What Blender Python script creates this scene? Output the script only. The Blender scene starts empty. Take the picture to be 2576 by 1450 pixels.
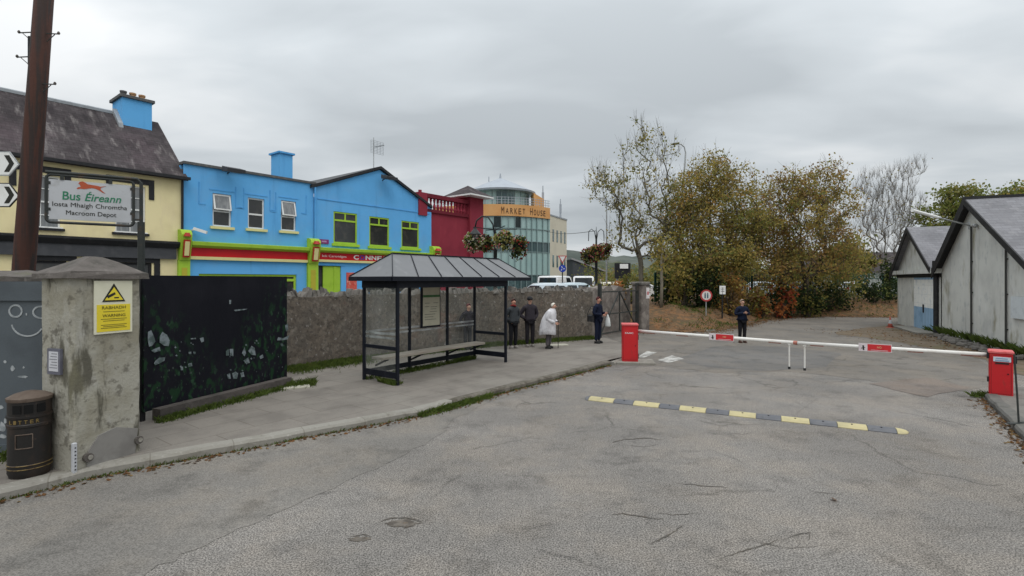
import bpy, bmesh, math, random
import numpy as np
from mathutils import Vector, Matrix
random.seed(7); rng = np.random.default_rng(7)
R = math.radians
scene = bpy.context.scene
COL = scene.collection
# ---------------------------------------------------------------- camera
HC = 2.5                      # eye height of the street camera
FPX, CX, HY = 1300.0, 1288.0, 705.0   # focal length, centre and horizon, in a 2576 px wide measure of the photograph
cam = bpy.data.cameras.new('camera'); camo = bpy.data.objects.new('camera', cam); COL.objects.link(camo)
camo.location = (0, 0, HC); camo.rotation_euler = (R(90), 0, 0)
cam.sensor_width = 36; cam.lens = 36 * FPX / 2576; cam.shift_y = -20 / 2576
cam.clip_end = 3000; cam.clip_start = 0.05
scene.camera = camo
# ---------------------------------------------------------------- world: overcast sky
world = bpy.data.worlds.new('World'); scene.world = world; world.use_nodes = True
SUN_EL, SUN_AZ = 55, 172      # sun behind the camera, to the right (azimuth from +Y, clockwise)
def build_world():
    nt = world.node_tree; nt.nodes.clear(); N = nt.nodes.new; L = nt.links.new
    out = N('ShaderNodeOutputWorld'); mix = N('ShaderNodeMixShader')
    sky = N('ShaderNodeTexSky'); sky.sky_type = 'NISHITA'; sky.sun_disc = False
    sky.sun_elevation = R(SUN_EL); sky.sun_rotation = R(SUN_AZ)
    b1 = N('ShaderNodeBackground'); b1.inputs[1].default_value = 0.08; L(sky.outputs[0], b1.inputs[0])
    tc = N('ShaderNodeTexCoord'); sep = N('ShaderNodeSeparateXYZ'); L(tc.outputs['Generated'], sep.inputs[0])
    def m(op, a, b=None):
        n = N('ShaderNodeMath'); n.operation = op
        for i, v in enumerate((a, b)):
            if v is None: continue
            if isinstance(v, (int, float)): n.inputs[i].default_value = v
            else: L(v, n.inputs[i])
        return n.outputs[0]
    z = m('MAXIMUM', sep.outputs[2], 0.0); zz = m('ADD', z, 0.16)
    cmb = N('ShaderNodeCombineXYZ'); L(m('DIVIDE', sep.outputs[0], zz), cmb.inputs[0]); L(m('DIVIDE', sep.outputs[1], zz), cmb.inputs[1])
    def noise(scale, detail, off, dist=0.3):
        mp = N('ShaderNodeMapping'); mp.inputs['Location'].default_value = off; mp.inputs['Rotation'].default_value = (0, 0, R(18))
        mp.inputs['Scale'].default_value = (0.75, 1.25, 1); L(cmb.outputs[0], mp.inputs[0])
        n = N('ShaderNodeTexNoise'); n.inputs['Scale'].default_value = scale; n.inputs['Detail'].default_value = detail
        n.inputs['Roughness'].default_value = 0.46; n.inputs['Distortion'].default_value = dist; L(mp.outputs[0], n.inputs['Vector']); return n.outputs[0]
    big = noise(0.62, 5, (3.1, 7.7, 0)); small = noise(2.3, 6, (9.2, 1.4, 0), 0.6)
    f = m('ADD', m('MULTIPLY', big, 0.83), m('MULTIPLY', small, 0.17))
    ramp = N('ShaderNodeValToRGB'); e = ramp.color_ramp.elements
    e[0].position = 0.385; e[0].color = (0.44, 0.475, 0.50, 1); e[1].position = 0.615; e[1].color = (0.81, 0.83, 0.84, 1)
    x = e.new(0.5); x.color = (0.575, 0.615, 0.642, 1)
    L(f, ramp.inputs[0])
    b2 = N('ShaderNodeBackground'); L(ramp.outputs[0], b2.inputs[0])
    # an overcast sky is brighter towards the zenith
    L(m('ADD', 0.96, m('MULTIPLY', m('POWER', z, 1.8), 2.1)), b2.inputs[1])
    mix.inputs[0].default_value = 0.94; L(b1.outputs[0], mix.inputs[1]); L(b2.outputs[0], mix.inputs[2]); L(mix.outputs[0], out.inputs[0])
build_world()
sun = bpy.data.lights.new('sun', 'SUN'); suno = bpy.data.objects.new('sun', sun); COL.objects.link(suno)
sun.energy = 0.9; sun.angle = R(40); sun.color = (1.0, 0.96, 0.9)
az, el = R(SUN_AZ), R(SUN_EL)
to_sun = Vector((math.sin(az) * math.cos(el), math.cos(az) * math.cos(el), math.sin(el)))
suno.rotation_euler = to_sun.to_track_quat('Z', 'Y').to_euler(); suno.location = (0, 0, 60)
vs = scene.view_settings; vs.view_transform = 'Standard'; vs.look = 'None'; vs.exposure = 0.0; vs.gamma = 1.0; vs.use_curve_mapping = False
scene.cycles.max_bounces = 6; scene.cycles.transparent_max_bounces = 12
# ---------------------------------------------------------------- measuring: photograph -> place
def ray(x, y): return Vector(((x - CX) / FPX, 1.0, (HY - y) / FPX))
def G(x, y, h=0.0):           # point of the level z = h seen at x, y
    d = ray(x, y); t = (h - HC) / d.z; return Vector((d.x * t, d.y * t, h))
def P(x, y, Y):               # point at depth Y
    d = ray(x, y); return Vector((d.x * Y, Y, HC + d.z * Y))
def hit(x, y, p, n):          # point of a plane
    d = ray(x, y); o = Vector((0, 0, HC)); t = (Vector(p) - o).dot(n) / d.dot(n); return o + d * t
# ---------------------------------------------------------------- mesh builder
class MB:
    def __init__(s): s.v = []; s.f = []; s.m = []; s.cur = 0; s.M = None
    def add(s, vs, fs):
        b = len(s.v)
        if s.M is not None: vs = [tuple(s.M @ Vector(p)) for p in vs]
        s.v += [tuple(p) for p in vs]
        for f in fs: s.f.append(tuple(i + b for i in f)); s.m.append(s.cur)
        return s
    def box(s, p0, p1):
        x0, y0, z0 = p0; x1, y1, z1 = p1
        return s.add([(x0,y0,z0),(x1,y0,z0),(x1,y1,z0),(x0,y1,z0),(x0,y0,z1),(x1,y0,z1),(x1,y1,z1),(x0,y1,z1)],
                     [(0,3,2,1),(4,5,6,7),(0,1,5,4),(1,2,6,5),(2,3,7,6),(3,0,4,7)])
    def bbox(s, p0, p1, b=0.02):      # box with chamfered vertical edges and top
        x0, y0, z0 = p0; x1, y1, z1 = p1
        ring = lambda z, i: [(x0+b+i,y0+i,z),(x1-b-i,y0+i,z),(x1-i,y0+b+i,z),(x1-i,y1-b-i,z),(x1-b-i,y1-i,z),(x0+b+i,y1-i,z),(x0+i,y1-b-i,z),(x0+i,y0+b+i,z)]
        vs = ring(z0, 0) + ring(z1 - b, 0) + ring(z1, b); fs = [tuple(range(7, -1, -1)), tuple(range(16, 24))]
        for k in (0, 8):
            for i in range(8): j = (i + 1) % 8; fs.append((k+i, k+j, k+8+j, k+8+i))
        return s.add(vs, fs)
    def bar(s, a, b, w, h=None, up=(0,0,1)):   # rectangular bar between two points
        a = Vector(a); b = Vector(b); h = w if h is None else h; d = (b - a).normalized(); u = Vector(up)
        if abs(d.dot(u)) > 0.98: u = Vector((0, 1, 0)) if abs(d.y) < 0.9 else Vector((1, 0, 0))
        r = d.cross(u).normalized(); u = r.cross(d); vs = []
        for p in (a, b):
            for sx, sz in ((-1,-1),(1,-1),(1,1),(-1,1)): vs.append(p + r * sx * w/2 + u * sz * h/2)
        return s.add(vs, [(0,1,2,3),(7,6,5,4),(0,4,5,1),(1,5,6,2),(2,6,7,3),(3,7,4,0)])
    def prism(s, pts, d, cap=True):   # polygon extruded along d
        n = len(pts); d = Vector(d); vs = [Vector(p) for p in pts] + [Vector(p) + d for p in pts]
        fs = [(i, (i+1) % n, (i+1) % n + n, i + n) for i in range(n)]
        if cap: fs += [tuple(range(n-1, -1, -1)), tuple(range(n, 2*n))]
        return s.add(vs, fs)
    def poly(s, pts): return s.add(pts, [tuple(range(len(pts)))])
    def tube(s, pts, r, n=8, cap=True):
        pts = [Vector(p) for p in pts]; k = len(pts); rs = list(r) if hasattr(r, '__len__') else [r] * k; vs = []
        ref = None
        for i in range(k):
            d = (pts[min(i+1, k-1)] - pts[max(i-1, 0)]).normalized()
            if ref is None: ref = Vector((0,0,1)) if abs(d.z) < 0.9 else Vector((1,0,0))
            a = (ref - d * ref.dot(d))
            if a.length < 1e-4: a = d.orthogonal()
            a.normalize(); b = d.cross(a); ref = a
            for j in range(n):
                t = 2 * math.pi * j / n; vs.append(pts[i] + (a * math.cos(t) + b * math.sin(t)) * rs[i])
        fs = [(i*n+j, i*n+(j+1) % n, (i+1)*n+(j+1) % n, (i+1)*n+j) for i in range(k-1) for j in range(n)]
        if cap: fs += [tuple(range(n-1, -1, -1)), tuple(range((k-1)*n, k*n))]
        return s.add(vs, fs)
    def lathe(s, prof, c=(0,0), n=20, a0=0.0, sy=1.0):    # profile [(r, z)]
        vs = []
        for r, z in prof:
            for j in range(n):
                t = a0 + 2 * math.pi * j / n; vs.append((c[0] + r * math.cos(t), c[1] + r * math.sin(t) * sy, z))
        k = len(prof); fs = [(i*n+j, i*n+(j+1) % n, (i+1)*n+(j+1) % n, (i+1)*n+j) for i in range(k-1) for j in range(n)]
        fs += [tuple(range(n-1, -1, -1)), tuple(range((k-1)*n, k*n))]
        return s.add(vs, fs)
    def ball(s, c, r, n=10, m=6):
        rx, ry, rz = r if hasattr(r, '__len__') else (r, r, r); vs = []
        for i in range(m + 1):
            ph = math.pi * (i / m - 0.5); q = max(math.cos(ph), 0.02)
            for j in range(n):
                t = 2 * math.pi * j / n; vs.append((c[0] + rx*q*math.cos(t), c[1] + ry*q*math.sin(t), c[2] + rz*math.sin(ph)))
        fs = [(i*n+j, i*n+(j+1) % n, (i+1)*n+(j+1) % n, (i+1)*n+j) for i in range(m) for j in range(n)]
        fs += [tuple(range(n-1, -1, -1)), tuple(range(m*n, (m+1)*n))]
        return s.add(vs, fs)
    def build(s, name, mats, parent=None, smooth=False, loc=None):
        me = bpy.data.meshes.new(name); me.from_pydata(s.v, [], s.f)
        for mt in (mats if isinstance(mats, (list, tuple)) else [mats]): me.materials.append(mt)
        if any(s.m): me.polygons.foreach_set('material_index', s.m)
        bm = bmesh.new(); bm.from_mesh(me); bmesh.ops.recalc_face_normals(bm, faces=bm.faces); bm.to_mesh(me); bm.free()
        if smooth: me.shade_smooth()
        me.update(); o = bpy.data.objects.new(name, me); COL.objects.link(o)
        if parent is not None: o.parent = parent
        if loc is not None: o.location = loc
        return o
def tag(o, label=None, cat=None, group=None, kind=None):
    if label: o['label'] = label
    if cat: o['category'] = cat
    if group: o['group'] = group
    if kind: o['kind'] = kind
    return o
def empty(name, loc, rz=0, label=None, cat=None, group=None):
    o = bpy.data.objects.new(name, None); COL.objects.link(o); o.location = loc; o.rotation_euler = (0, 0, rz); o.empty_display_size = 0.2
    return tag(o, label, cat, group)
def copy_tree(o, parent=None):
    c = o.copy(); COL.objects.link(c)
    if parent is not None: c.parent = parent
    for ch in list(o.children): copy_tree(ch, c)
    return c
def struct(o): o['kind'] = 'structure'; return o
def smooth_angle(o, deg=35):
    me = o.data; me.shade_smooth()
    try: me.set_sharp_from_angle(angle=R(deg))
    except Exception: pass
    return o
# ---------------------------------------------------------------- lettering
def lettering(txt, w, h, mt, parent, at, name='lettering', depth=0.004, shear=0.0, bold=0.0, flip=False):
    """Letters in the local XZ plane (read from -Y), w wide, h high, lower left corner at `at`."""
    cu = bpy.data.curves.new('t', 'FONT'); cu.body = txt; cu.size = 1; cu.extrude = 0.01; cu.shear = shear; cu.offset = bold
    to = bpy.data.objects.new('t', cu); COL.objects.link(to)
    dg = bpy.context.evaluated_depsgraph_get(); me = bpy.data.meshes.new_from_object(to.evaluated_get(dg))
    bpy.data.objects.remove(to); bpy.data.curves.remove(cu)
    n = len(me.vertices); co = np.empty(n * 3); me.vertices.foreach_get('co', co); co = co.reshape(-1, 3)
    lo, hi = co.min(0), co.max(0); sp = np.maximum(hi - lo, 1e-6); q = (co - lo) / sp
    out = np.stack([at[0] + q[:, 0] * w, at[1] - q[:, 2] * depth, at[2] + q[:, 1] * h], 1)
    me.vertices.foreach_set('co', out.ravel()); me.name = name; me.materials.clear(); me.materials.append(mt); me.update()
    o = bpy.data.objects.new(name, me); COL.objects.link(o); o.parent = parent
    return o
# ---------------------------------------------------------------- materials
def mat(name, c, layers=(), rough=0.85, metal=0.0, spec=0.3, bump=0.0, bscale=30.0, coat=0.0, trans=0.0):
    """Principled with noise layers: (colour, scale, lo, hi, strength[, stretch[, detail]])."""
    m = bpy.data.materials.new(name); m.use_nodes = True; nt = m.node_tree; N = nt.nodes.new; L = nt.links.new
    b = nt.nodes['Principled BSDF']; b.inputs['Roughness'].default_value = rough; b.inputs['Metallic'].default_value = metal
    b.inputs['Specular IOR Level'].default_value = spec; b.inputs['Coat Weight'].default_value = coat
    col4 = (*c, 1); b.inputs['Base Color'].default_value = col4
    tc = N('ShaderNodeTexCoord'); cur = None
    for i, ly in enumerate(layers):
        lc, sc, lo, hi, st = ly[:5]; stretch = ly[5] if len(ly) > 5 and ly[5] else (1, 1, 1); det = ly[6] if len(ly) > 6 else 5
        mp = N('ShaderNodeMapping'); mp.inputs['Scale'].default_value = stretch; mp.inputs['Location'].default_value = (i * 3.7, i * 1.9, i * 5.3)
        L(tc.outputs['Object'], mp.inputs[0]); n = N('ShaderNodeTexNoise'); n.inputs['Scale'].default_value = sc; n.inputs['Detail'].default_value = det
        n.inputs['Roughness'].default_value = 0.6; L(mp.outputs[0], n.inputs['Vector'])
        mr = N('ShaderNodeMapRange'); mr.interpolation_type = 'SMOOTHSTEP'
        for k, v in ((1, lo), (2, hi), (3, 0.0), (4, st)): mr.inputs[k].default_value = v
        L(n.outputs[0], mr.inputs[0]); mx = N('ShaderNodeMix'); mx.data_type = 'RGBA'; L(mr.outputs[0], mx.inputs[0])
        if cur is None: mx.inputs[6].default_value = col4
        else: L(cur, mx.inputs[6])
        mx.inputs[7].default_value = (*lc, 1); cur = mx.outputs[2]
    if cur is not None: L(cur, b.inputs['Base Color'])
    if bump:
        n = N('ShaderNodeTexNoise'); n.inputs['Scale'].default_value = bscale; n.inputs['Detail'].default_value = 5; L(tc.outputs['Object'], n.inputs['Vector'])
        bp = N('ShaderNodeBump'); bp.inputs['Strength'].default_value = bump; bp.inputs['Distance'].default_value = 0.02; L(n.outputs[0], bp.inputs['Height']); L(bp.outputs[0], b.inputs['Normal'])
    if trans: b.inputs['Transmission Weight'].default_value = trans
    return m
def plain(name, c, rough=0.6, **k): return mat(name, c, [(tuple(x * 0.72 for x in c), 6, 0.45, 0.75, 0.6)], rough, **k)
def courses(m, axes, bw, bh, mortar, strength=0.6, msize=0.03, rot=0.0, vary=0.35, offs=0.5):
    """Lay a pattern of courses (slates, slabs, blocks) over a material."""
    nt = m.node_tree; N = nt.nodes.new; L = nt.links.new; b = nt.nodes['Principled BSDF']
    tc = N('ShaderNodeTexCoord'); sep = N('ShaderNodeSeparateXYZ')
    mp = N('ShaderNodeMapping'); mp.inputs['Rotation'].default_value = (0, 0, rot); L(tc.outputs['Object'], mp.inputs[0]); L(mp.outputs[0], sep.inputs[0])
    cmb = N('ShaderNodeCombineXYZ'); L(sep.outputs['XYZ'.index(axes[0])], cmb.inputs[0]); L(sep.outputs['XYZ'.index(axes[1])], cmb.inputs[1])
    br = N('ShaderNodeTexBrick'); br.inputs['Scale'].default_value = 1; br.inputs['Brick Width'].default_value = bw; br.inputs['Row Height'].default_value = bh
    br.inputs['Mortar Size'].default_value = msize; br.inputs['Mortar Smooth'].default_value = 0.4; br.offset = offs
    br.inputs['Color1'].default_value = (1, 1, 1, 1); br.inputs['Color2'].default_value = (1 - vary,) * 3 + (1,); br.inputs['Mortar'].default_value = (*mortar, 1)
    L(cmb.outputs[0], br.inputs[0]); mx = N('ShaderNodeMix'); mx.data_type = 'RGBA'; mx.blend_type = 'MULTIPLY'; mx.inputs[0].default_value = strength
    lk = b.inputs['Base Color'].links
    if lk: L(lk[0].from_socket, mx.inputs[6])
    else: mx.inputs[6].default_value = b.inputs['Base Color'].default_value
    L(br.outputs[0], mx.inputs[7]); L(mx.outputs[2], b.inputs['Base Color'])
    return m
def stones(m, scale, dark, strength=0.7, bumpd=0.03, tints=0.35, edge=0.08, lines=True):
    """Rubble cells with dark joints over a material."""
    nt = m.node_tree; N = nt.nodes.new; L = nt.links.new; b = nt.nodes['Principled BSDF']
    tc = N('ShaderNodeTexCoord'); nz = N('ShaderNodeTexNoise'); nz.inputs['Scale'].default_value = scale * 0.8; L(tc.outputs['Object'], nz.inputs['Vector'])
    vm = N('ShaderNodeMix'); vm.data_type = 'VECTOR'; vm.inputs[0].default_value = 0.12; L(tc.outputs['Object'], vm.inputs[4]); L(nz.outputs[1], vm.inputs[5])
    v1 = N('ShaderNodeTexVoronoi'); v1.inputs['Scale'].default_value = scale; L(vm.outputs[1], v1.inputs['Vector'])
    v2 = N('ShaderNodeTexVoronoi'); v2.feature = 'DISTANCE_TO_EDGE'; v2.inputs['Scale'].default_value = scale; L(vm.outputs[1], v2.inputs['Vector'])
    hs = N('ShaderNodeSeparateColor'); L(v1.outputs['Color'], hs.inputs[0])
    mr = N('ShaderNodeMapRange'); mr.inputs[3].default_value = 1 - tints; mr.inputs[4].default_value = 1 + tints; L(hs.outputs[0], mr.inputs[0])
    vx = N('ShaderNodeVectorMath'); vx.operation = 'SCALE'; lk = b.inputs['Base Color'].links
    if lk: L(lk[0].from_socket, vx.inputs[0])
    else: vx.inputs[0].default_value = b.inputs['Base Color'].default_value[:3]
    L(mr.outputs[0], vx.inputs['Scale'])
    er = N('ShaderNodeMapRange'); er.interpolation_type = 'SMOOTHSTEP'; er.inputs[1].default_value = 0.0; er.inputs[2].default_value = edge; er.inputs[3].default_value = strength; er.inputs[4].default_value = 0.0
    L(v2.outputs[0], er.inputs[0]); mx = N('ShaderNodeMix'); mx.data_type = 'RGBA'; L(er.outputs[0], mx.inputs[0]); L(vx.outputs[0], mx.inputs[6]); mx.inputs[7].default_value = (*dark, 1)
    L(mx.outputs[2], b.inputs['Base Color'])
    bp = N('ShaderNodeBump'); bp.inputs['Strength'].default_value = 0.8; bp.inputs['Distance'].default_value = bumpd; L(v2.outputs[0], bp.inputs['Height'])
    nl = b.inputs['Normal'].links
    if nl: L(nl[0].from_socket, bp.inputs['Normal'])
    L(bp.outputs[0], b.inputs['Normal'])
    return m
def glass_mat(name, tint=(0.86, 0.9, 0.88), dirt=0.12, dirtc=(0.5, 0.52, 0.5)):
    m = bpy.data.materials.new(name); m.use_nodes = True; nt = m.node_tree; nt.nodes.clear(); N = nt.nodes.new; L = nt.links.new
    o = N('ShaderNodeOutputMaterial'); t = N('ShaderNodeBsdfTransparent'); t.inputs[0].default_value = (*tint, 1)
    d = N('ShaderNodeBsdfDiffuse'); d.inputs[0].default_value = (*dirtc, 1); g = N('ShaderNodeBsdfGlossy'); g.inputs['Roughness'].default_value = 0.04
    tc = N('ShaderNodeTexCoord'); n = N('ShaderNodeTexNoise'); n.inputs['Scale'].default_value = 2.5; n.inputs['Detail'].default_value = 6; L(tc.outputs['Object'], n.inputs['Vector'])
    mr = N('ShaderNodeMapRange'); mr.inputs[1].default_value = 0.35; mr.inputs[2].default_value = 0.75; mr.inputs[3].default_value = dirt * 0.4; mr.inputs[4].default_value = dirt * 1.7; L(n.outputs[0], mr.inputs[0])
    m1 = N('ShaderNodeMixShader'); L(mr.outputs[0], m1.inputs[0]); L(t.outputs[0], m1.inputs[1]); L(d.outputs[0], m1.inputs[2])
    lw = N('ShaderNodeLayerWeight'); lw.inputs[0].default_value = 0.5; fr = N('ShaderNodeMapRange'); pw = N('ShaderNodeMath'); pw.operation = 'POWER'; pw.inputs[1].default_value = 4.0; L(lw.outputs['Facing'], pw.inputs[0]); L(pw.outputs[0], fr.inputs[0]); fr.inputs[3].default_value = 0.035; fr.inputs[4].default_value = 0.6; m2 = N('ShaderNodeMixShader'); L(fr.outputs[0], m2.inputs[0]); L(m1.outputs[0], m2.inputs[1]); L(g.outputs[0], m2.inputs[2])
    L(m2.outputs[0], o.inputs[0]); return m
def leaf_mat(name, c, c2=None, tr=0.5):
    m = mat(name, c, [(c2 or tuple(x * 0.62 for x in c), 1.3, 0.4, 0.65, 0.8), (tuple(min(1, x * 1.5) for x in c), 9, 0.5, 0.75, 0.5)], 0.75, spec=0.12)
    nt = m.node_tree; N = nt.nodes.new; L = nt.links.new; b = nt.nodes['Principled BSDF']; o = nt.nodes['Material Output']     # leaves let some light through
    t = N('ShaderNodeBsdfTranslucent'); L(b.inputs['Base Color'].links[0].from_socket, t.inputs[0]); mx = N('ShaderNodeMixShader'); mx.inputs[0].default_value = tr
    L(b.outputs[0], mx.inputs[1]); L(t.outputs[0], mx.inputs[2]); L(mx.outputs[0], o.inputs[0]); return m
# ================================================================ setting: ground, road, pavement, street, hills
def asphalt(name, base, grain=1.0, cracks=True):
    m = bpy.data.materials.new(name); m.use_nodes = True; nt = m.node_tree; N = nt.nodes.new; L = nt.links.new; b = nt.nodes['Principled BSDF']
    b.inputs['Roughness'].default_value = 0.92; b.inputs['Specular IOR Level'].default_value = 0.25
    tc = N('ShaderNodeTexCoord'); V = tc.outputs['Object']
    def noise(sc, det=4, rough=0.6, w=None):
        n = N('ShaderNodeTexNoise'); n.inputs['Scale'].default_value = sc; n.inputs['Detail'].default_value = det; n.inputs['Roughness'].default_value = rough
        L(w or V, n.inputs['Vector']); return n.outputs[0]
    def rng_(s, lo, hi, a, c):
        r = N('ShaderNodeMapRange'); r.interpolation_type = 'SMOOTHSTEP'
        for i, v in ((1, lo), (2, hi), (3, a), (4, c)): r.inputs[i].default_value = v
        L(s, r.inputs[0]); return r.outputs[0]
    def mul(a, c):
        n = N('ShaderNodeMath'); n.operation = 'MULTIPLY'
        for i, v in enumerate((a, c)):
            if isinstance(v, (int, float)): n.inputs[i].default_value = v
            else: L(v, n.inputs[i])
        return n.outputs[0]
    g = grain
    k = rng_(noise(62, 2, 0.8), 0.38, 0.62, 1 - 0.55 * g, 1 + 0.60 * g)          # chippings
    k = mul(k, rng_(noise(11, 4, 0.7), 0.35, 0.68, 1 - 0.10 * g, 1 + 0.08 * g))
    k = mul(k, rng_(noise(0.45, 5), 0.38, 0.64, 0.86, 1.08))                       # broad tone
    k = mul(k, rng_(noise(1.5, 6, 0.68), 0.49, 0.69, 1.0, 0.74))                   # damp and dirt
    mpp = N('ShaderNodeMapping'); mpp.inputs['Rotation'].default_value = (0, 0, R(-28)); mpp.inputs['Scale'].default_value = (0.25, 2.2, 1); L(V, mpp.inputs[0])
    k = mul(k, rng_(noise(1.0, 5, 0.6, mpp.outputs[0]), 0.5, 0.8, 1.0, 0.88))      # wheel tracks
    if cracks:
        wn = N('ShaderNodeTexNoise'); wn.inputs['Scale'].default_value = 2.2; wn.inputs['Detail'].default_value = 6; L(V, wn.inputs['Vector'])
        wm = N('ShaderNodeMix'); wm.data_type = 'VECTOR'; wm.inputs[0].default_value = 0.3; L(V, wm.inputs[4]); L(wn.outputs[1], wm.inputs[5])
        vo = N('ShaderNodeTexVoronoi'); vo.feature = 'DISTANCE_TO_EDGE'; vo.inputs['Scale'].default_value = 0.85; L(wm.outputs[1], vo.inputs['Vector'])
        cr = rng_(vo.outputs[0], 0.0, 0.028, 1.0, 0.0); cr = mul(cr, rng_(noise(0.6, 4), 0.47, 0.61, 0.0, 0.34))
        inv = N('ShaderNodeMath'); inv.operation = 'SUBTRACT'; inv.inputs[0].default_value = 1.0; L(cr, inv.inputs[1]); k = mul(k, inv.outputs[0])
    hue = N('ShaderNodeMix'); hue.data_type = 'RGBA'; L(rng_(noise(0.9, 4), 0.4, 0.65, 0, 1), hue.inputs[0])
    hue.inputs[6].default_value = (*base, 1); hue.inputs[7].default_value = (base[0] * 1.02, base[1] * 0.985, base[2] * 0.94, 1)
    sc = N('ShaderNodeVectorMath'); sc.operation = 'SCALE'; L(hue.outputs[2], sc.inputs[0]); L(k, sc.inputs['Scale']); L(sc.outputs[0], b.inputs['Base Color'])
    bp = N('ShaderNodeBump'); bp.inputs['Strength'].default_value = 0.5 * g; bp.inputs['Distance'].default_value = 0.012; L(noise(55, 3, 0.7), bp.inputs['Height']); L(bp.outputs[0], b.inputs['Normal'])
    return m
M = {}
M['asphalt'] = asphalt('asphalt_chippings', (0.197, 0.183, 0.168))
M['asphalt_worn'] = asphalt('asphalt_worn', (0.178, 0.166, 0.151), 0.5, False)
M['asphalt_far'] = asphalt('asphalt_far', (0.170, 0.155, 0.138), 0.35)
M['street'] = asphalt('street_asphalt', (0.14, 0.14, 0.14), 0.5)
M['slabs'] = courses(mat('pavement_slabs', (0.208, 0.187, 0.163), [((0.14, 0.125, 0.11), 1.6, 0.42, 0.7, 0.7), ((0.25, 0.235, 0.205), 0.7, 0.5, 0.75, 0.6), ((0.12, 0.11, 0.10), 22, 0.55, 0.75, 0.5)], 0.9, bump=0.25, bscale=40), 'XY', 1.2, 0.6, (0.5, 0.47, 0.43), 0.75, 0.009, rot=R(-53), vary=0.16)
M['kerb'] = courses(mat('kerb_concrete', (0.26, 0.245, 0.215), [((0.2, 0.185, 0.155), 2.2, 0.45, 0.7, 0.75), ((0.13, 0.115, 0.09), 7, 0.55, 0.75, 0.6), ((0.46, 0.44, 0.4), 14, 0.55, 0.75, 0.4)], 0.9, bump=0.3, bscale=25), 'XY', 1.0, 8.0, (0.55, 0.52, 0.48), 0.6, 0.01, rot=R(-35), vary=0.18)
M['bank'] = mat('leafy_bank', (0.125, 0.075, 0.040), [((0.08, 0.06, 0.032), 1.1, 0.4, 0.65, 0.8), ((0.23, 0.11, 0.045), 3.5, 0.42, 0.66, 0.85), ((0.085, 0.085, 0.03), 0.6, 0.56, 0.72, 0.7), ((0.05, 0.04, 0.025), 14, 0.5, 0.7, 0.6)], 0.95, bump=0.8, bscale=9)
M['verge'] = mat('soil_verge', (0.15, 0.12, 0.088), [((0.095, 0.072, 0.045), 1.3, 0.42, 0.68, 0.8), ((0.20, 0.12, 0.065), 4, 0.48, 0.7, 0.6), ((0.085, 0.085, 0.035), 0.9, 0.55, 0.72, 0.8)], 0.95, bump=0.7, bscale=10)
M['hill'] = mat('far_hillside', (0.10, 0.112, 0.098), [((0.05, 0.064, 0.054), 0.03, 0.4, 0.6, 0.9), ((0.15, 0.145, 0.095), 0.012, 0.52, 0.66, 0.7)], 0.95)
M['land'] = mat('far_grass', (0.07, 0.09, 0.035), [((0.1, 0.1, 0.05), 0.05, 0.4, 0.6, 0.8)], 0.95)
# ground sheet to the horizon (yard asphalt near, land far)
mb = MB(); mb.poly([(-900, -40, -0.02), (900, -40, -0.02), (900, 1500, -0.02), (-900, 1500, -0.02)]); struct(mb.build('ground', M['land']))
mb = MB(); mb.poly([(-14, -12, 0), (46, -12, 0), (46, 60, 0), (-14, 60, 0)]); struct(mb.build('road', M['asphalt']))
# smoother, older strip along the kerb and the worn, far part of the yard
def sheet(name, pts, z, m):
    b = MB(); b.poly([(p.x, p.y, z) for p in pts]); return struct(b.build(name, m))
def wob(pts, amp, k=6):
    out = []
    for a, b in zip(pts[:-1], pts[1:]):
        for i in range(k):
            p = a.lerp(b, i / k); d = (b - a); nrm = Vector((-d.y, d.x, 0)).normalized(); out.append(p + nrm * random.uniform(-amp, amp))
    return out + [pts[-1]]
KERB = [Vector((-10.5, -4, 0)), Vector((-8.6, 1.4, 0)), Vector((-7.3, 3.5, 0)), G(-420, 1372), G(-160, 1305), G(0, 1262), G(220, 1206), G(400, 1171), G(520, 1149), G(650, 1126), G(760, 1103), G(900, 1078), G(1050, 1049), G(1140, 1024), G(1230, 999), G(1320, 975), G(1400, 955), G(1480, 934), G(1535, 919)]
inner = wob([G(1420, 958), G(1240, 1010), G(1130, 1062), G(1120, 1090), G(950, 1180), G(700, 1290), G(480, 1385), G(260, 1500), G(-300, 1700)], 0.05, 8)
sheet('road_edge_strip', [k + Vector((0.02, -0.02, 0)) for k in KERB[3:-1]] + inner, 0.004, M['asphalt_worn'])
sheet('yard_far_surface', wob([G(1535, 921), G(1650, 922), G(1800, 938), G(1990, 935), G(2200, 960), G(2420, 985)], 0.08, 8) + [G(2560, 960), Vector((17, 20, 0)), Vector((30, 36, 0)), Vector((26, 40, 0)), Vector((5, 40, 0)), Vector((4.2, 22, 0))], 0.004, M['asphalt_far'])
M['tar_patch'] = asphalt('tar_patch', (0.142, 0.135, 0.128), 0.3, False)
sheet('road_patch', wob([G(1690, 905), G(1800, 872), G(1960, 872), G(2120, 890), G(2080, 925), G(1930, 935), G(1780, 925), G(1690, 905)], 0.07, 6), 0.007, M['tar_patch'])
sheet('road_patch', wob([G(2180, 965), G(2330, 950), G(2440, 975), G(2330, 1000), G(2180, 965)], 0.06, 6), 0.007, asphalt('rust_patch', (0.172, 0.146, 0.128), 0.3, False))
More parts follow.
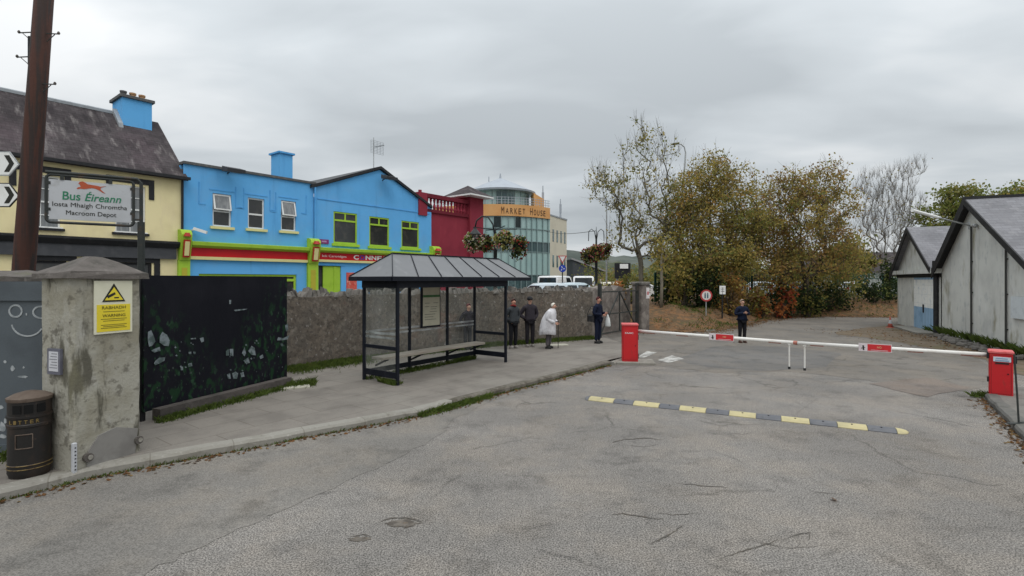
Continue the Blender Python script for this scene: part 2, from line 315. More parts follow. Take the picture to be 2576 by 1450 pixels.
# ---- kerb and pavement along the stone wall
PAV = 0.12
def offs(pl, d):
    out = []
    for i, p in enumerate(pl):
        t = (pl[min(i+1, len(pl)-1)] - pl[max(i-1, 0)]).normalized(); out.append(p + Vector((-t.y, t.x, 0)) * d)
    return out
def kerbstone(name, line, width, h, m, jitter=0.012):
    b = MB(); sub = []
    for p, q in zip(line[:-1], line[1:]):
        n = max(1, int((q - p).length / 0.25)); sub += [p.lerp(q, i / n) for i in range(n)]
    sub.append(line[-1]); sub = [p + Vector((random.uniform(-jitter, jitter), random.uniform(-jitter, jitter), 0)) for p in sub]
    a = sub; c1 = offs(sub, 0.03); c2 = offs(sub, width); vs = []
    for i in range(len(a)):
        dz = random.uniform(-0.008, 0.006)
        vs += [(a[i].x, a[i].y, -0.01), (a[i].x, a[i].y, h - 0.03 + dz), (c1[i].x, c1[i].y, h + 0.006 + dz), (c2[i].x, c2[i].y, h + 0.006), (c2[i].x, c2[i].y, -0.01)]
    fs = [(5*i+k, 5*i+k+1, 5*i+k+6, 5*i+k+5) for i in range(len(a)-1) for k in range(4)]
    fs += [(0, 1, 2, 3, 4), tuple(5*(len(a)-1)+k for k in (4, 3, 2, 1, 0))]
    b.add(vs, fs); return struct(b.build(name, m))
kerbstone('kerb', KERB[:14], 0.22, PAV, M['kerb']); M['kerb_dirty'] = mat('dirty_kerb', (0.15, 0.135, 0.112), [((0.07, 0.06, 0.045), 4, 0.42, 0.66, 0.85), ((0.24, 0.22, 0.19), 6, 0.54, 0.72, 0.6)], 0.95, bump=0.4)
kerbstone('kerb', KERB[13:], 0.16, PAV, M['kerb_dirty'], 0.02)
WALL = [G(600, 960, PAV), G(728, 932, PAV), G(915, 905, PAV), G(1080, 887, PAV), G(1230, 870, PAV), G(1370, 860, PAV), G(1490, 852, PAV)]
inner_k = offs(KERB, 0.15)
mb = MB(); mb.poly([(p.x, p.y, PAV) for p in inner_k] + [(4.0, 16.6, PAV), (4.3, 18.5, PAV), (3.9, 21.3, PAV)] + [(p.x - 0.15, p.y + 0.2, PAV) for p in WALL[::-1]] + [(-6.4, 12.6, PAV), (-7.2, 9.0, PAV), (-16, 8.2, PAV), (-16, -4, PAV)])
struct(mb.build('pavement', M['slabs']))
# kerb round the far end of the pavement
kerbstone('kerb_return', [inner_k[-1] + Vector((0.25, -0.1, 0)), Vector((4.05, 16.6, 0)), Vector((4.35, 18.5, 0)), Vector((4.0, 21.2, 0))], 0.15, 0.09, M['kerb'])
# pavement on the right side of the exit
RK = [G(2478, 1003), G(2500, 1030), G(2540, 1072), G(2600, 1137), G(2760, 1310), Vector((5.2, 3.4, 0)), Vector((4.8, 0, 0)), Vector((4.8, -8, 0))]
kerbstone('kerb_exit', RK, 0.2, 0.11, mat('kerb_dark', (0.12, 0.115, 0.105), [((0.2, 0.18, 0.15), 5, 0.5, 0.7, 0.7), ((0.06, 0.06, 0.05), 2, 0.5, 0.7, 0.7)], 0.9, bump=0.3))
RI = offs(RK, 0.18)
M['slabs_right'] = mat('exit_pavement', (0.17, 0.158, 0.142), [((0.11, 0.1, 0.09), 2, 0.42, 0.7, 0.8), ((0.25, 0.235, 0.2), 9, 0.55, 0.75, 0.5)], 0.9, bump=0.3)
mb = MB(); mb.poly([(p.x, p.y, 0.105) for p in RI] + [(20, -8, 0.105), (20, 9, 0.105), (13.2, 11.6, 0.105), (RI[0].x + 0.6, RI[0].y + 0.75, 0.105)]); struct(mb.build('pavement_exit', M['slabs_right']))
# street beyond the stone wall: it lies higher than the yard
ZS = 0.9
mb = MB(); mb.poly([(x, y, ZS) for x, y in ((-9.5, 7.6), (-7.6, 10.5), (-6.9, 13.9), (-4.9, 16.3), (-1.3, 19.9), (3.0, 22.0), (3.6, 27), (9, 40), (30, 75), (60, 140), (-60, 140), (-60, 7.6))]); struct(mb.build('street', M['street']))
# leafy bank along the far side of the yard
EDGE = [G(1604, 838), G(1640, 833), G(1720, 836), G(1790, 836), G(1850, 826), G(1911, 809), G(1980, 801), G(2060, 797), G(2150, 798), G(2260, 799), G(2420, 797), G(2700, 792)]
fine = []
for p, q in zip(EDGE[:-1], EDGE[1:]):
    n = max(2, int((q - p).length / 0.6)); fine += [p.lerp(q, i / n) for i in range(n)]
fine.append(EDGE[-1])
def bank_h(o, x, y):
    t = min(max(o / 4.6, 0), 1); s = t * t * (3 - 2 * t)
    return 0.02 + 0.95 * s + (0.10 * math.sin(x * 1.7 + y) + 0.07 * math.sin(x * 3.9 - y * 2.3)) * min(o, 1)
rows = [0, 0.25, 0.6, 1.0, 1.5, 2.1, 2.8, 3.6, 4.6, 6, 8, 12, 20]
mb = MB(); vs = []
for p in fine:
    for o in rows: vs.append((p.x - o * 0.12, p.y + o, bank_h(o, p.x, p.y + o) + (random.uniform(-0.03, 0.03) if 0 < o < 6 else 0)))
k = len(rows); mb.add(vs, [(i*k+j, (i+1)*k+j, (i+1)*k+j+1, i*k+j+1) for i in range(len(fine)-1) for j in range(k-1)])
struct(mb.build('bank', M['bank'], smooth=True))
def bank_edge_y(x):
    best = None
    for p, q in zip(fine[:-1], fine[1:]):
        if min(p.x, q.x) <= x <= max(p.x, q.x) and abs(q.x - p.x) > 1e-6:
            y = p.y + (q.y - p.y) * (x - p.x) / (q.x - p.x); best = y if best is None else min(best, y)
    return best if best is not None else 30.0
def bank_z(x, y):
    o = y - bank_edge_y(x); return bank_h(max(o, 0), x, y) if o > 0 else 0.0
# soil verge before the sheds
sheet('verge', wob([G(2105, 836), G(2180, 825), G(2262, 817)], 0.1, 5) + [G(2358, 838), G(2372, 852), G(2460, 880), Vector((19, 16, 0)), Vector((17.5, 13.4, 0))] + wob([G(2580, 948), G(2470, 905), G(2380, 884), G(2290, 868), G(2180, 850), G(2105, 842)], 0.12, 6), 0.008, M['verge'])
# hills
def hill(name, x0, x1, Y, hfun, m, depth=60):
    b = MB(); n = 90; vs = []
    for i in range(n + 1):
        x = x0 + (x1 - x0) * i / n; h = hfun(x)
        for j, (t, kk) in enumerate(((0, 0.0), (0.35, 0.45), (0.7, 0.8), (1.0, 1.0), (1.6, 0.7), (2.4, 0))):
            vs.append((x, Y + depth * t, h * kk - 0.1 + (random.uniform(-0.6, 0.6) if 0 < kk < 1 else random.uniform(0, 1.3) * (kk == 1))))
    b.add(vs, [(i*6+j, (i+1)*6+j, (i+1)*6+j+1, i*6+j+1) for i in range(n) for j in range(5)]); return struct(b.build(name, m))
hill('hill', -150, 420, 330, lambda x: 17 + 6 * math.sin(x * 0.017 + 0.6) + 2.5 * math.sin(x * 0.06), M['hill'])
hill('hill_wooded', 10, 260, 170, lambda x: 7.5 + 1.6 * math.sin(x * 0.05) + 0.8 * math.sin(x * 0.21), mat('wooded_slope', (0.062, 0.072, 0.035), [((0.035, 0.045, 0.025), 0.25, 0.4, 0.6, 0.9), ((0.13, 0.105, 0.045), 0.12, 0.55, 0.7, 0.7)], 0.95), 40)
# painted markings and cracks
M['worn_paint'] = mat('worn_white_paint', (0.5, 0.49, 0.46), [((0.2, 0.19, 0.175), 3.5, 0.42, 0.62, 0.95), ((0.22, 0.21, 0.19), 16, 0.45, 0.65, 0.8)], 0.9)
for pts in ([(1628, 884), (1653, 888), (1618, 901.5), (1604, 899)], [(1690, 895), (1721.5, 904), (1682, 914), (1655, 907)]):
    sheet('road_marking', [G(x, y) for x, y in pts], 0.009, M['worn_paint'])
M['crack'] = mat('crack_dirt', (0.09, 0.082, 0.072), [((0.11, 0.09, 0.07), 9, 0.45, 0.65, 0.8)], 0.95)
M['pothole'] = mat('pothole_grit', (0.15, 0.132, 0.112), [((0.07, 0.06, 0.05), 8, 0.42, 0.62, 0.9), ((0.25, 0.17, 0.1), 16, 0.6, 0.75, 0.6)], 0.95, bump=0.6)
mb = MB()
def crack(pts, w0):
    pl = [];
    for (a, b) in zip(pts[:-1], pts[1:]):
        for i in range(5):
            t = i / 5; pl.append(G(a[0] + (b[0]-a[0])*t + random.uniform(-2.5, 2.5), a[1] + (b[1]-a[1])*t + random.uniform(-1.2, 1.2)))
    pl.append(G(*pts[-1])); vs = []; n = len(pl)
    for i, p in enumerate(pl):
        t = (pl[min(i+1, n-1)] - pl[max(i-1, 0)]).normalized(); w = w0 * (0.25 + math.sin(math.pi * (i + 0.5) / n)) * random.uniform(0.4, 1.3) / 2
        nn = Vector((-t.y, t.x, 0)); z = Vector((0, 0, 0.006)); vs += [p + nn * w + z, p - nn * w + z]
    mb.add(vs, [(2*i, 2*i+1, 2*i+3, 2*i+2) for i in range(n-1)])
for pts, w in (([(1543, 1113), (1575, 1106), (1620, 1103), (1668, 1108)], 0.06), ([(1560, 1118), (1620, 1125), (1665, 1118)], 0.02), ([(1540, 1296), (1570, 1293), (1625, 1303), (1670, 1308)], 0.035),
               ([(955, 1313), (985, 1305), (1015, 1303), (1045, 1308), (1068, 1318)], 0.035), ([(880, 1352), (915, 1346), (935, 1352)], 0.03), ([(1700, 1216), (1760, 1222), (1830, 1228)], 0.03),
               ([(1635, 1370), (1660, 1358), (1695, 1340), (1720, 1322)], 0.03), ([(1810, 1408), (1860, 1390), (1905, 1378), (1960, 1360)], 0.022), ([(1960, 1360), (2010, 1345), (2040, 1340), (2035, 1362)], 0.018),
               ([(1992, 1050), (2020, 1030), (2045, 1010), (2062, 1000)], 0.012), ([(1820, 975), (2000, 985), (2250, 997), (2440, 1015)], 0.012), 
               ([(1650, 1292), (1700, 1297), (1760, 1292)], 0.02), ([(1598, 1044), (1630, 1048), (1648, 1046)], 0.02), ([(1830, 1090), (1865, 1093), (1900, 1090)], 0.02), ([(2040, 1238), (2090, 1244), (2130, 1240)], 0.016), ([(1870, 1360), (1990, 1380), (2100, 1372)], 0.014)):
    crack(pts, w * 0.5)
struct(mb.build('road_cracks', M['crack']))
for c, rx, ry in (((1012, 1318), 0.19, 0.09), ((905, 1358), 0.10, 0.06)):
    p = G(*c); b = MB(); b.poly([(p.x + rx * math.cos(t) * random.uniform(0.45, 1.3), p.y + ry * math.sin(t) * random.uniform(0.45, 1.3), 0.005) for t in np.linspace(0, 6.28, 23)[:-1]]); struct(b.build('road_pothole', M['pothole']))
# ================================================================ the row of houses across the street
UX, UY = 0.614, 0.789; FD = 26.5; FROT = math.atan2(UY, UX)
def fa(x, D=FD):              # along the facade line
    s = (x - CX) / FPX; Y = D / (UX - UY * s); return s * Y * UX + Y * UY, Y
def fh(x, y, D=FD): return HC + (HY - y) * fa(x, D)[1] / FPX - ZS
def fpos(a, D=FD, z=ZS): return (UX * a - UY * D, UY * a + UX * D, z)
def wall_holes(b, x0, x1, z0, z1, holes, depth=0.14, y=0.0):
    """Flat wall facing -Y with openings and their reveals."""
    xs = sorted({x0, x1, *[h[0] for h in holes], *[h[1] for h in holes]}); zs = sorted({z0, z1, *[h[2] for h in holes], *[h[3] for h in holes]})
    for xa, xb in zip(xs[:-1], xs[1:]):
        for za, zb in zip(zs[:-1], zs[1:]):
            cx, cz = (xa + xb) / 2, (za + zb) / 2
            if any(h[0] < cx < h[1] and h[2] < cz < h[3] for h in holes): continue
            b.add([(xa, y, za), (xb, y, za), (xb, y, zb), (xa, y, zb)], [(0, 1, 2, 3)])
    for hx0, hx1, hz0, hz1 in holes:
        for q in ([(hx0, y, hz0), (hx0, y + depth, hz0), (hx0, y + depth, hz1), (hx0, y, hz1)], [(hx1, y, hz0), (hx1, y, hz1), (hx1, y + depth, hz1), (hx1, y + depth, hz0)],
                  [(hx0, y, hz1), (hx0, y + depth, hz1), (hx1, y + depth, hz1), (hx1, y, hz1)], [(hx0, y, hz0), (hx1, y, hz0), (hx1, y + depth, hz0), (hx0, y + depth, hz0)]): b.add(q, [(0, 1, 2, 3)])
M['pane'] = mat('dark_window_glass', (0.03, 0.032, 0.032), [((0.075, 0.068, 0.058), 1.4, 0.45, 0.7, 0.8), ((0.09, 0.085, 0.075), 3.0, 0.6, 0.72, 0.5, (1, 1, 0.2))], 0.06, spec=0.5)
M['pane_grey'] = mat('curtained_glass', (0.14, 0.15, 0.155), [((0.28, 0.28, 0.28), 2.5, 0.4, 0.7, 0.8, (3, 3, 0.3))], 0.08, spec=0.5)
M['upvc'] = mat('white_window_paint', (0.74, 0.74, 0.72), [((0.55, 0.54, 0.5), 4, 0.55, 0.75, 0.5)], 0.45)
M['black_trim'] = mat('black_paint', (0.016, 0.016, 0.018), [((0.05, 0.05, 0.05), 5, 0.5, 0.75, 0.5)], 0.5)
M['grey_fascia'] = mat('charcoal_fascia', (0.055, 0.057, 0.063), [((0.085, 0.085, 0.09), 3, 0.45, 0.7, 0.6)], 0.6)
M['cream'] = mat('cream_render', (0.84, 0.73, 0.42), [((0.72, 0.61, 0.34), 0.9, 0.45, 0.7, 0.6), ((0.74, 0.62, 0.40), 3, 0.5, 0.75, 0.5, (1, 1, 0.25))], 0.9, bump=0.12, bscale=60)
M['blue'] = mat('sky_blue_render', (0.125, 0.42, 0.78), [((0.105, 0.37, 0.70), 0.8, 0.42, 0.7, 0.7), ((0.135, 0.41, 0.76), 3, 0.52, 0.78, 0.6, (1, 1, 0.2)), ((0.085, 0.30, 0.60), 1.6, 0.52, 0.72, 0.55, (1.4, 1.4, 0.12)), ((0.16, 0.40, 0.70), 0.6, 0.52, 0.68, 0.5)], 0.85, bump=0.1, bscale=50)
M['blue_trim'] = mat('sky_blue_plaster_trim', (0.105, 0.375, 0.72), [((0.05, 0.24, 0.55), 2, 0.45, 0.7, 0.6)], 0.85)
M['lime'] = mat('lime_paint', (0.36, 0.56, 0.045), [((0.28, 0.46, 0.03), 2, 0.45, 0.7, 0.6), ((0.38, 0.55, 0.06), 6, 0.5, 0.75, 0.5)], 0.55)
M['ochre'] = mat('ochre_paint', (0.46, 0.40, 0.04), [((0.36, 0.34, 0.03), 4, 0.45, 0.7, 0.6)], 0.55)
M['red_fascia'] = mat('red_fascia_paint', (0.56, 0.008, 0.012), [((0.44, 0.006, 0.012), 0.8, 0.42, 0.68, 0.7)], 0.45)
M['red_trim'] = mat('dark_red_trim', (0.42, 0.03, 0.02), [((0.3, 0.02, 0.01), 5, 0.5, 0.7, 0.5)], 0.5)
M['cream_line'] = mat('pale_yellow_trim', (0.72, 0.66, 0.30), [((0.6, 0.52, 0.22), 4, 0.5, 0.7, 0.5)], 0.6)
M['maroon'] = mat('maroon_render', (0.26, 0.028, 0.048), [((0.20, 0.020, 0.036), 0.7, 0.42, 0.7, 0.7), ((0.33, 0.045, 0.06), 2.5, 0.55, 0.75, 0.5, (1, 1, 0.25))], 0.85, bump=0.1)
M['maroon_dark'] = mat('dark_maroon_trim', (0.15, 0.012, 0.024), [((0.1, 0.01, 0.02), 3, 0.45, 0.7, 0.6)], 0.85)
M['slate'] = courses(mat('old_slates', (0.085, 0.074, 0.076), [((0.045, 0.038, 0.04), 0.9, 0.38, 0.66, 0.85), ((0.20, 0.18, 0.175), 2.4, 0.53, 0.68, 0.8, (1.3, 0.28, 0.28)), ((0.03, 0.026, 0.028), 1.7, 0.52, 0.68, 0.7, (1.3, 0.25, 0.25)), ((0.055, 0.042, 0.046), 5, 0.5, 0.7, 0.7), ((0.12, 0.09, 0.10), 0.5, 0.5, 0.7, 0.5)], 0.9, spec=0.12, bump=0.3, bscale=20), 'XZ', 0.26, 0.13, (0.5, 0.48, 0.48), 0.7, 0.012, vary=0.3)
M['lead'] = mat('grey_lead', (0.30, 0.32, 0.34), [((0.18, 0.19, 0.2), 3, 0.45, 0.7, 0.7)], 0.6)
M['clay'] = mat('clay_pot', (0.42, 0.24, 0.12), [((0.22, 0.12, 0.07), 6, 0.45, 0.7, 0.7)], 0.9)
M['stone_cap'] = mat('dark_cap', (0.10, 0.10, 0.10), [((0.2, 0.19, 0.17), 5, 0.5, 0.7, 0.6)], 0.9)
M['galv'] = mat('galvanised_steel', (0.42, 0.43, 0.43), [((0.25, 0.25, 0.25), 6, 0.5, 0.7, 0.6)], 0.45, metal=0.6)
M['white'] = mat('white_paint', (0.78, 0.78, 0.76), [((0.6, 0.58, 0.54), 3, 0.55, 0.75, 0.6)], 0.5)
def bar_window(par, x0, x1, z0, z1, fm, fw, transom=None, mullion_top=False, sash=False, y=0.07, sill=None, sillmat=None, panemat=None, open_top=False):
    b = MB(); d = 0.06
    for q in ((x0, x1, z1 - fw, z1), (x0, x1, z0, z0 + fw), (x0, x0 + fw, z0 + fw, z1 - fw), (x1 - fw, x1, z0 + fw, z1 - fw)): b.box((q[0], y, q[2]), (q[1], y + d, q[3]))
    if transom is not None:
        zt = z0 + (z1 - z0) * transom; b.box((x0 + fw, y - 0.012, zt - fw * 0.55), (x1 - fw, y + d - 0.012, zt + fw * 0.55))
        if mullion_top: xm = (x0 + x1) / 2; b.box((xm - fw * 0.5, y + 0.006, zt + fw * 0.55), (xm + fw * 0.5, y + d - 0.006, z1 - fw))
    if sash:
        for t in sash: zt = z0 + (z1 - z0) * t; b.box((x0 + fw, y + 0.01, zt - fw * 0.3), (x1 - fw, y + d - 0.01, zt + fw * 0.3))
        xm = (x0 + x1) / 2; b.box((xm - 0.012, y + 0.016, z0 + fw), (xm + 0.012, y + d - 0.016, z1 - fw))
    f = b.build('window', fm, par)
    g = MB(); g.box((x0 + fw * 0.5, y + d - 0.02, z0 + fw * 0.5), (x1 - fw * 0.5, y + d, z1 - fw * 0.5)); g.build('pane', panemat or M['pane'], f)
    if open_top and transom is not None:      # a top light tilted open
        zt = z0 + (z1 - z0) * transom; s = MB(); dy = 0.16
        pts = lambda i, o: [(x0 + fw * 0.4 + i, y - 0.03 - dy + o - 0.0, zt + 0.05 + i), (x1 - fw * 0.4 - i, y - 0.03 - dy + o, zt + 0.05 + i), (x1 - fw * 0.4 - i, y - 0.03 + o, z1 - 0.03 - i), (x0 + fw * 0.4 + i, y - 0.03 + o, z1 - 0.03 - i)]
        a = pts(0, 0); c = pts(fw * 0.9, 0)
        for i in range(4): j = (i + 1) % 4; s.prism([a[i], a[j], c[j], c[i]], (0, 0.035, 0.006))
        s.build('top_sash', fm, f); s = MB(); s.prism(pts(fw * 0.85, 0.015), (0, 0.006, 0.001)); s.build('pane', M['pane_grey'], f)
    if sill: s = MB(); s.box((x0 - 0.12, -0.10, z0 - sill), (x1 + 0.12, y + 0.01, z0 - 0.002)); s.build('sill', sillmat, f)
    return f
def roof_slope(b, x0, x1, ye, ze, yr, zr, t=0.12):    # one slope from eave to ridge
    b.prism([(x0, ye, ze), (x0, yr, zr), (x0, yr, zr + t), (x0, ye, ze + t)], (x1 - x0, 0, 0))
# ---------------------------------------------------------------- cream house
a1 = fa(459)[0]; a0 = fa(-420)[0]; W = a1 - a0; ev = 7.15 - ZS; rg = 10.3 - ZS
t = empty('cream_house', fpos(a0), FROT, 'two storey cream rendered house with dark slate roof and black window hoods', 'house')
lx = lambda x: fa(x)[0] - a0
w1 = (lx(52), lx(152)); w2 = (lx(290), lx(366)); wz = (fh(100, 573) , fh(100, 440))
shopw = [(lx(60), lx(168), 0.9, 2.35), (lx(272), lx(382), 0.9, 2.35)]
w0 = (lx(-170), lx(-90))
holes = [(*w1, *wz), (*w2, *wz), (*w0, *wz)] + shopw
b = MB(); wall_holes(b, 0, W, 0, ev, holes); b.box((0, 0.3, 0), (W, 7.0, ev - 0.01)); b.prism([(W - 0.02, 0.3, ev), (W - 0.02, 7.0, ev), (W - 0.02, 3.6, rg - 0.05)], (-0.25, 0, 0)); b.build('wall', M['cream'], t)
for w in (w0, w1, w2):
    f = bar_window(t, *w, *wz, M['upvc'], 0.06, 0.5, sash=(0.25, 0.75), sill=0.10, sillmat=M['black_trim'], panemat=M['pane_grey'])
    s = MB(); s.box((w[0] - 0.06, -0.11, wz[0] - 0.002), (w[1] + 0.06, 0.05, wz[0] + 0.05)); s.build('sill_top', M['white'], f)
    h = MB(); z = wz[1] + 0.10; h.box((w[0] - 0.32, -0.04, z), (w[1] + 0.32, 0.0, z + 0.24)); h.box((w[0] - 0.32, -0.04, z - 0.62), (w[0] - 0.12, 0.0, z)); h.box((w[1] + 0.12, -0.04, z - 0.62), (w[1] + 0.32, 0.0, z)); h.build('hood_moulding', M['black_trim'], t)
for x0, x1, z0, z1 in shopw:
    f = bar_window(t, x0, x1, z0, z1, M['black_trim'], 0.1, 0.62, sill=0.12, sillmat=M['black_trim'])
    s = MB(); s.box((x0 - 0.3, -0.05, z1), (x1 + 0.3, 0, z1 + 0.22)); s.box((x0 - 0.3, -0.05, z0), (x0 - 0.08, 0, z1)); s.box((x1 + 0.08, -0.05, z0), (x1 + 0.3, 0, z1)); s.build('surround', M['black_trim'], f)
fz0, fz1 = fh(300, 650), fh(300, 603)
b = MB(); b.box((0, -0.16, fz0 + 0.02), (W - 0.3, 0, fz1 - 0.28)); b.build('shop_fascia', M['grey_fascia'], t)
b = MB(); b.prism([(0, 0, fz1 - 0.275), (0, -0.22, fz1 - 0.275), (0, -0.34, fz1 - 0.08), (0, -0.34, fz1), (0, 0, fz1 + 0.04)], (W - 0.22, 0, 0)); b.build('cornice', M['black_trim'], t)
b = MB(); roof_slope(b, -0.2, W + 0.14, -0.28, ev - 0.12, 3.5, rg); roof_slope(b, -0.2, W + 0.14, 7.2, ev - 0.12, 3.5, rg); rf = b.build('roof', M['slate'], t)
b = MB(); b.tube([(-0.2, 3.5, rg + 0.12), (W - 1.0, 3.5, rg + 0.12)], 0.12, 6); b.build('ridge_tiles', M['lead'], rf)
b = MB(); b.bar((-0.2, -0.34, ev - 0.02), (W + 0.2, -0.34, ev - 0.02), 0.13, 0.13); b.build('gutter', M['black_trim'], t)
b = MB(); b.tube([(W - 0.04, -0.1, ev - 0.05), (W - 0.04, -0.08, 2.6)], 0.055); b.build('downpipe', M['black_trim'], t)
cx0, cx1 = W - 1.55, W - 0.35
b = MB(); b.box((cx0, 2.75, rg - 1.0), (cx1, 4.2, rg + 0.78)); ch = b.build('chimney', M['blue'], t)
b = MB(); b.box((cx0 - 0.1, 2.65, rg + 0.78), (cx1 + 0.1, 4.3, rg + 0.91)); b.build('cap', M['stone_cap'], ch)
for i in range(3): b = MB(); x = cx0 + 0.25 + i * 0.38; b.lathe([(0.13, rg + 0.91), (0.12, rg + 1.18), (0.15, rg + 1.21), (0.15, rg + 1.28)], (x, 3.5), 10); b.build('chimney_pot', M['clay'] if i else M['stone_cap'], ch)
b = MB(); b.prism([(cx0 - 0.18, 2.5, rg - 0.88), (cx0 - 0.18, 3.5, rg + 0.13), (cx0 - 0.18, 3.5, rg + 0.35), (cx0 - 0.18, 2.6, rg - 0.5)], (0.18, 0, 0)); b.build('flashing', M['lead'], ch)
# ---------------------------------------------------------------- flat fronted blue shop
a0 = fa(461)[0]; a1 = fa(789)[0]; W = a1 - a0; top = 7.85 - ZS
lx = lambda x: fa(x)[0] - a0
t = empty('blue_shop', fpos(a0), FROT, 'flat fronted sky blue shop with three white windows and a blank red fascia', 'shop')
wins = []
for x0, x1, yt, yb in ((534.8, 582, 485.7, 569), (623.7, 665.3, 496.8, 574.6), (707, 744.5, 503.8, 580.1)): wins.append((lx(x0), lx(x1), fh(x0, yb), fh(x0, yt)))
sz1 = fh(600, 690); shop = (lx(500), lx(746), 0.7, sz1)
b = MB(); wall_holes(b, 0, W, 0, top, wins + [shop]); b.box((0, 0.3, 0), (W, 8, top - 0.01)); b.build('wall', M['blue'], t)
for i, w in enumerate(wins): bar_window(t, *w, M['upvc'], 0.075, 0.47, sill=0.13, sillmat=M['cream_line'], open_top=i != 1)
for i, w in enumerate(wins):       # raised plaster hoods: thin stepped lines
    h = MB(); z = w[3] + 0.14
    for q in ((w[0] - 0.15, w[1] + 0.15, z, z + 0.05), (w[0] - 0.62, w[0] - 0.57, z - 0.7, z + 0.3), (w[1] + 0.57, w[1] + 0.62, z - 0.7, z + 0.3), (w[0] - 0.62, w[0] - 0.3, z - 0.75, z - 0.7), (w[1] + 0.3, w[1] + 0.62, z - 0.75, z - 0.7)): h.box((q[0], -0.018, q[2]), (q[1], 0, q[3]))
    h.build('hood_moulding', M['blue_trim'], t)
b = MB(); b.box((-0.02, -0.10, top), (W + 0.1, 0.5, top + 0.12)); b.build('parapet_coping', M['stone_cap'], t)
def fascia(t, x0, x1, xa, ya, yb, yc, yd, m):
    zt, zr, zb, zl = fh(xa, ya), fh(xa, yb), fh(xa, yc), fh(xa, yd)
    b = MB(); b.box((x0, -0.10, zb), (x1, 0, zr)); f = b.build('shop_fascia', M['red_fascia'], t)
    b = MB(); b.prism([(x0, 0, zr), (x0, -0.16, zr), (x0, -0.34, zr + (zt - zr) * 0.4), (x0, -0.36, zt), (x0, 0, zt + 0.05)], (x1 - x0, 0, 0)); b.build('cornice', M['lime'], t)
    b = MB(); b.box((x0, -0.15, zl), (x1, 0, zb - 0.002)); b.build('fascia_rail', M['cream_line'], t)
    return f, zb, zr
FA, za, zb_ = fascia(t, lx(476), lx(771), 480, 609, 623, 645, 653, None)
b = MB(); b.box((shop[0], -0.06, shop[2] - 0.15), (shop[1], 0.02, shop[2])); b.build('stall_riser', M['blue_trim'], t)
bar_window(t, *shop, M['lime'], 0.12, 0.75, panemat=M['pane'])
def bracket(t, x0, x1, zb, zt, zp0):
    """console bracket with a dark red outline, on a fluted pilaster"""
    xm = (x0 + x1) / 2; w = x1 - x0
    b = MB(); b.prism([(x0, 0, zb), (x0, -0.22, zb), (x0, -0.42, zb + (zt - zb) * 0.62), (x0, -0.46, zt - 0.18), (x0, -0.40, zt - 0.04), (x0, -0.2, zt + 0.06), (x0, 0, zt + 0.06)], (w, 0, 0)); br = b.build('console_bracket', M['lime'], t)
    b = MB(); b.tube([(xm, -0.485, zt - 0.26), (xm, -0.50, zt - 0.10)], [w * 0.36, w * 0.2], 10); b.build('rosette', M['red_trim'], br)
    b = MB(); b.bar((xm, -0.34, zb + 0.12), (xm, -0.475, zt - 0.42), w * 0.62, 0.06, (0, -1, 0)); b.build('bracket_panel', M['red_trim'], br)
    b = MB(); b.bar((xm, -0.385, zb + 0.2), (xm, -0.50, zt - 0.5), w * 0.42, 0.06, (0, -1, 0)); b.build('panel_field', M['cream_line'], br)
    b = MB(); b.box((x0 - 0.02, -0.16, 0), (x1 + 0.02, 0, zb - 0.002)); pi = b.build('pilaster', M['lime'], t)
    b = MB(); b.box((x0 + w * 0.25, -0.175, 0.3), (x1 - w * 0.25, -0.15, zb - 0.35)); b.build('pilaster_panel', M['ochre'], pi)
zb0, zt0 = fh(462, 655), fh(462, 582)
bracket(t, lx(447), lx(474), zb0, zt0, 0); bracket(t, lx(772), lx(796), zb0, zt0, 0)
def floodlight(t, x, z):
    b = MB(); b.bar((x, 0, z - 0.1), (x, -0.5, z + 0.02), 0.05); f = b.build('floodlight', M['black_trim'], t)
    b = MB(); b.prism([(x - 0.42, -0.40, z + 0.16), (x - 0.42, -1.0, z + 0.0), (x - 0.42, -0.95, z - 0.16), (x - 0.42, -0.40, z - 0.10)], (0.84, 0, 0)); b.build('lamp_head', M['grey_fascia'], f)
    b = MB(); b.prism([(x - 0.26, -0.9, z - 0.165), (x - 0.26, -0.45, z - 0.095), (x - 0.26, -0.45, z - 0.1), (x - 0.26, -0.9, z - 0.175)], (0.52, 0, 0)); b.build('lens', M['lead'], f)
floodlight(t, lx(572), fh(572, 432))
b = MB(); z = fh(490, 580); x = lx(482); b.bar((x, 0, z), (x, -0.25, z), 0.06); cc = b.build('security_camera', M['white'], t); b = MB(); b.bar((x, -0.25, z + 0.06), (x + 0.42, -0.6, z - 0.12), 0.14, 0.13); b.build('camera_body', M['white'], cc)
cx0, cx1, cy0, cy1 = fa(704, FD + 2.2)[0] - a0, fa(736, FD + 2.2)[0] - a0, 2.2, 3.2
b = MB(); b.box((cx0, cy0, top - 0.5), (cx1, cy1, fh(704, 385, FD + 2.2))); ch = b.build('chimney', M['blue'], t)
zt = fh(704, 385, FD + 2.2); b = MB(); b.box((cx0 - 0.1, cy0 - 0.1, zt), (cx1 + 0.1, cy1 + 0.1, zt + 0.1)); b.build('cap', M['blue_trim'], ch)
b = MB(); b.box((0, 0.501, top - 0.05), (W, 8, top + 0.04)); b.build('roof', M['stone_cap'], t)
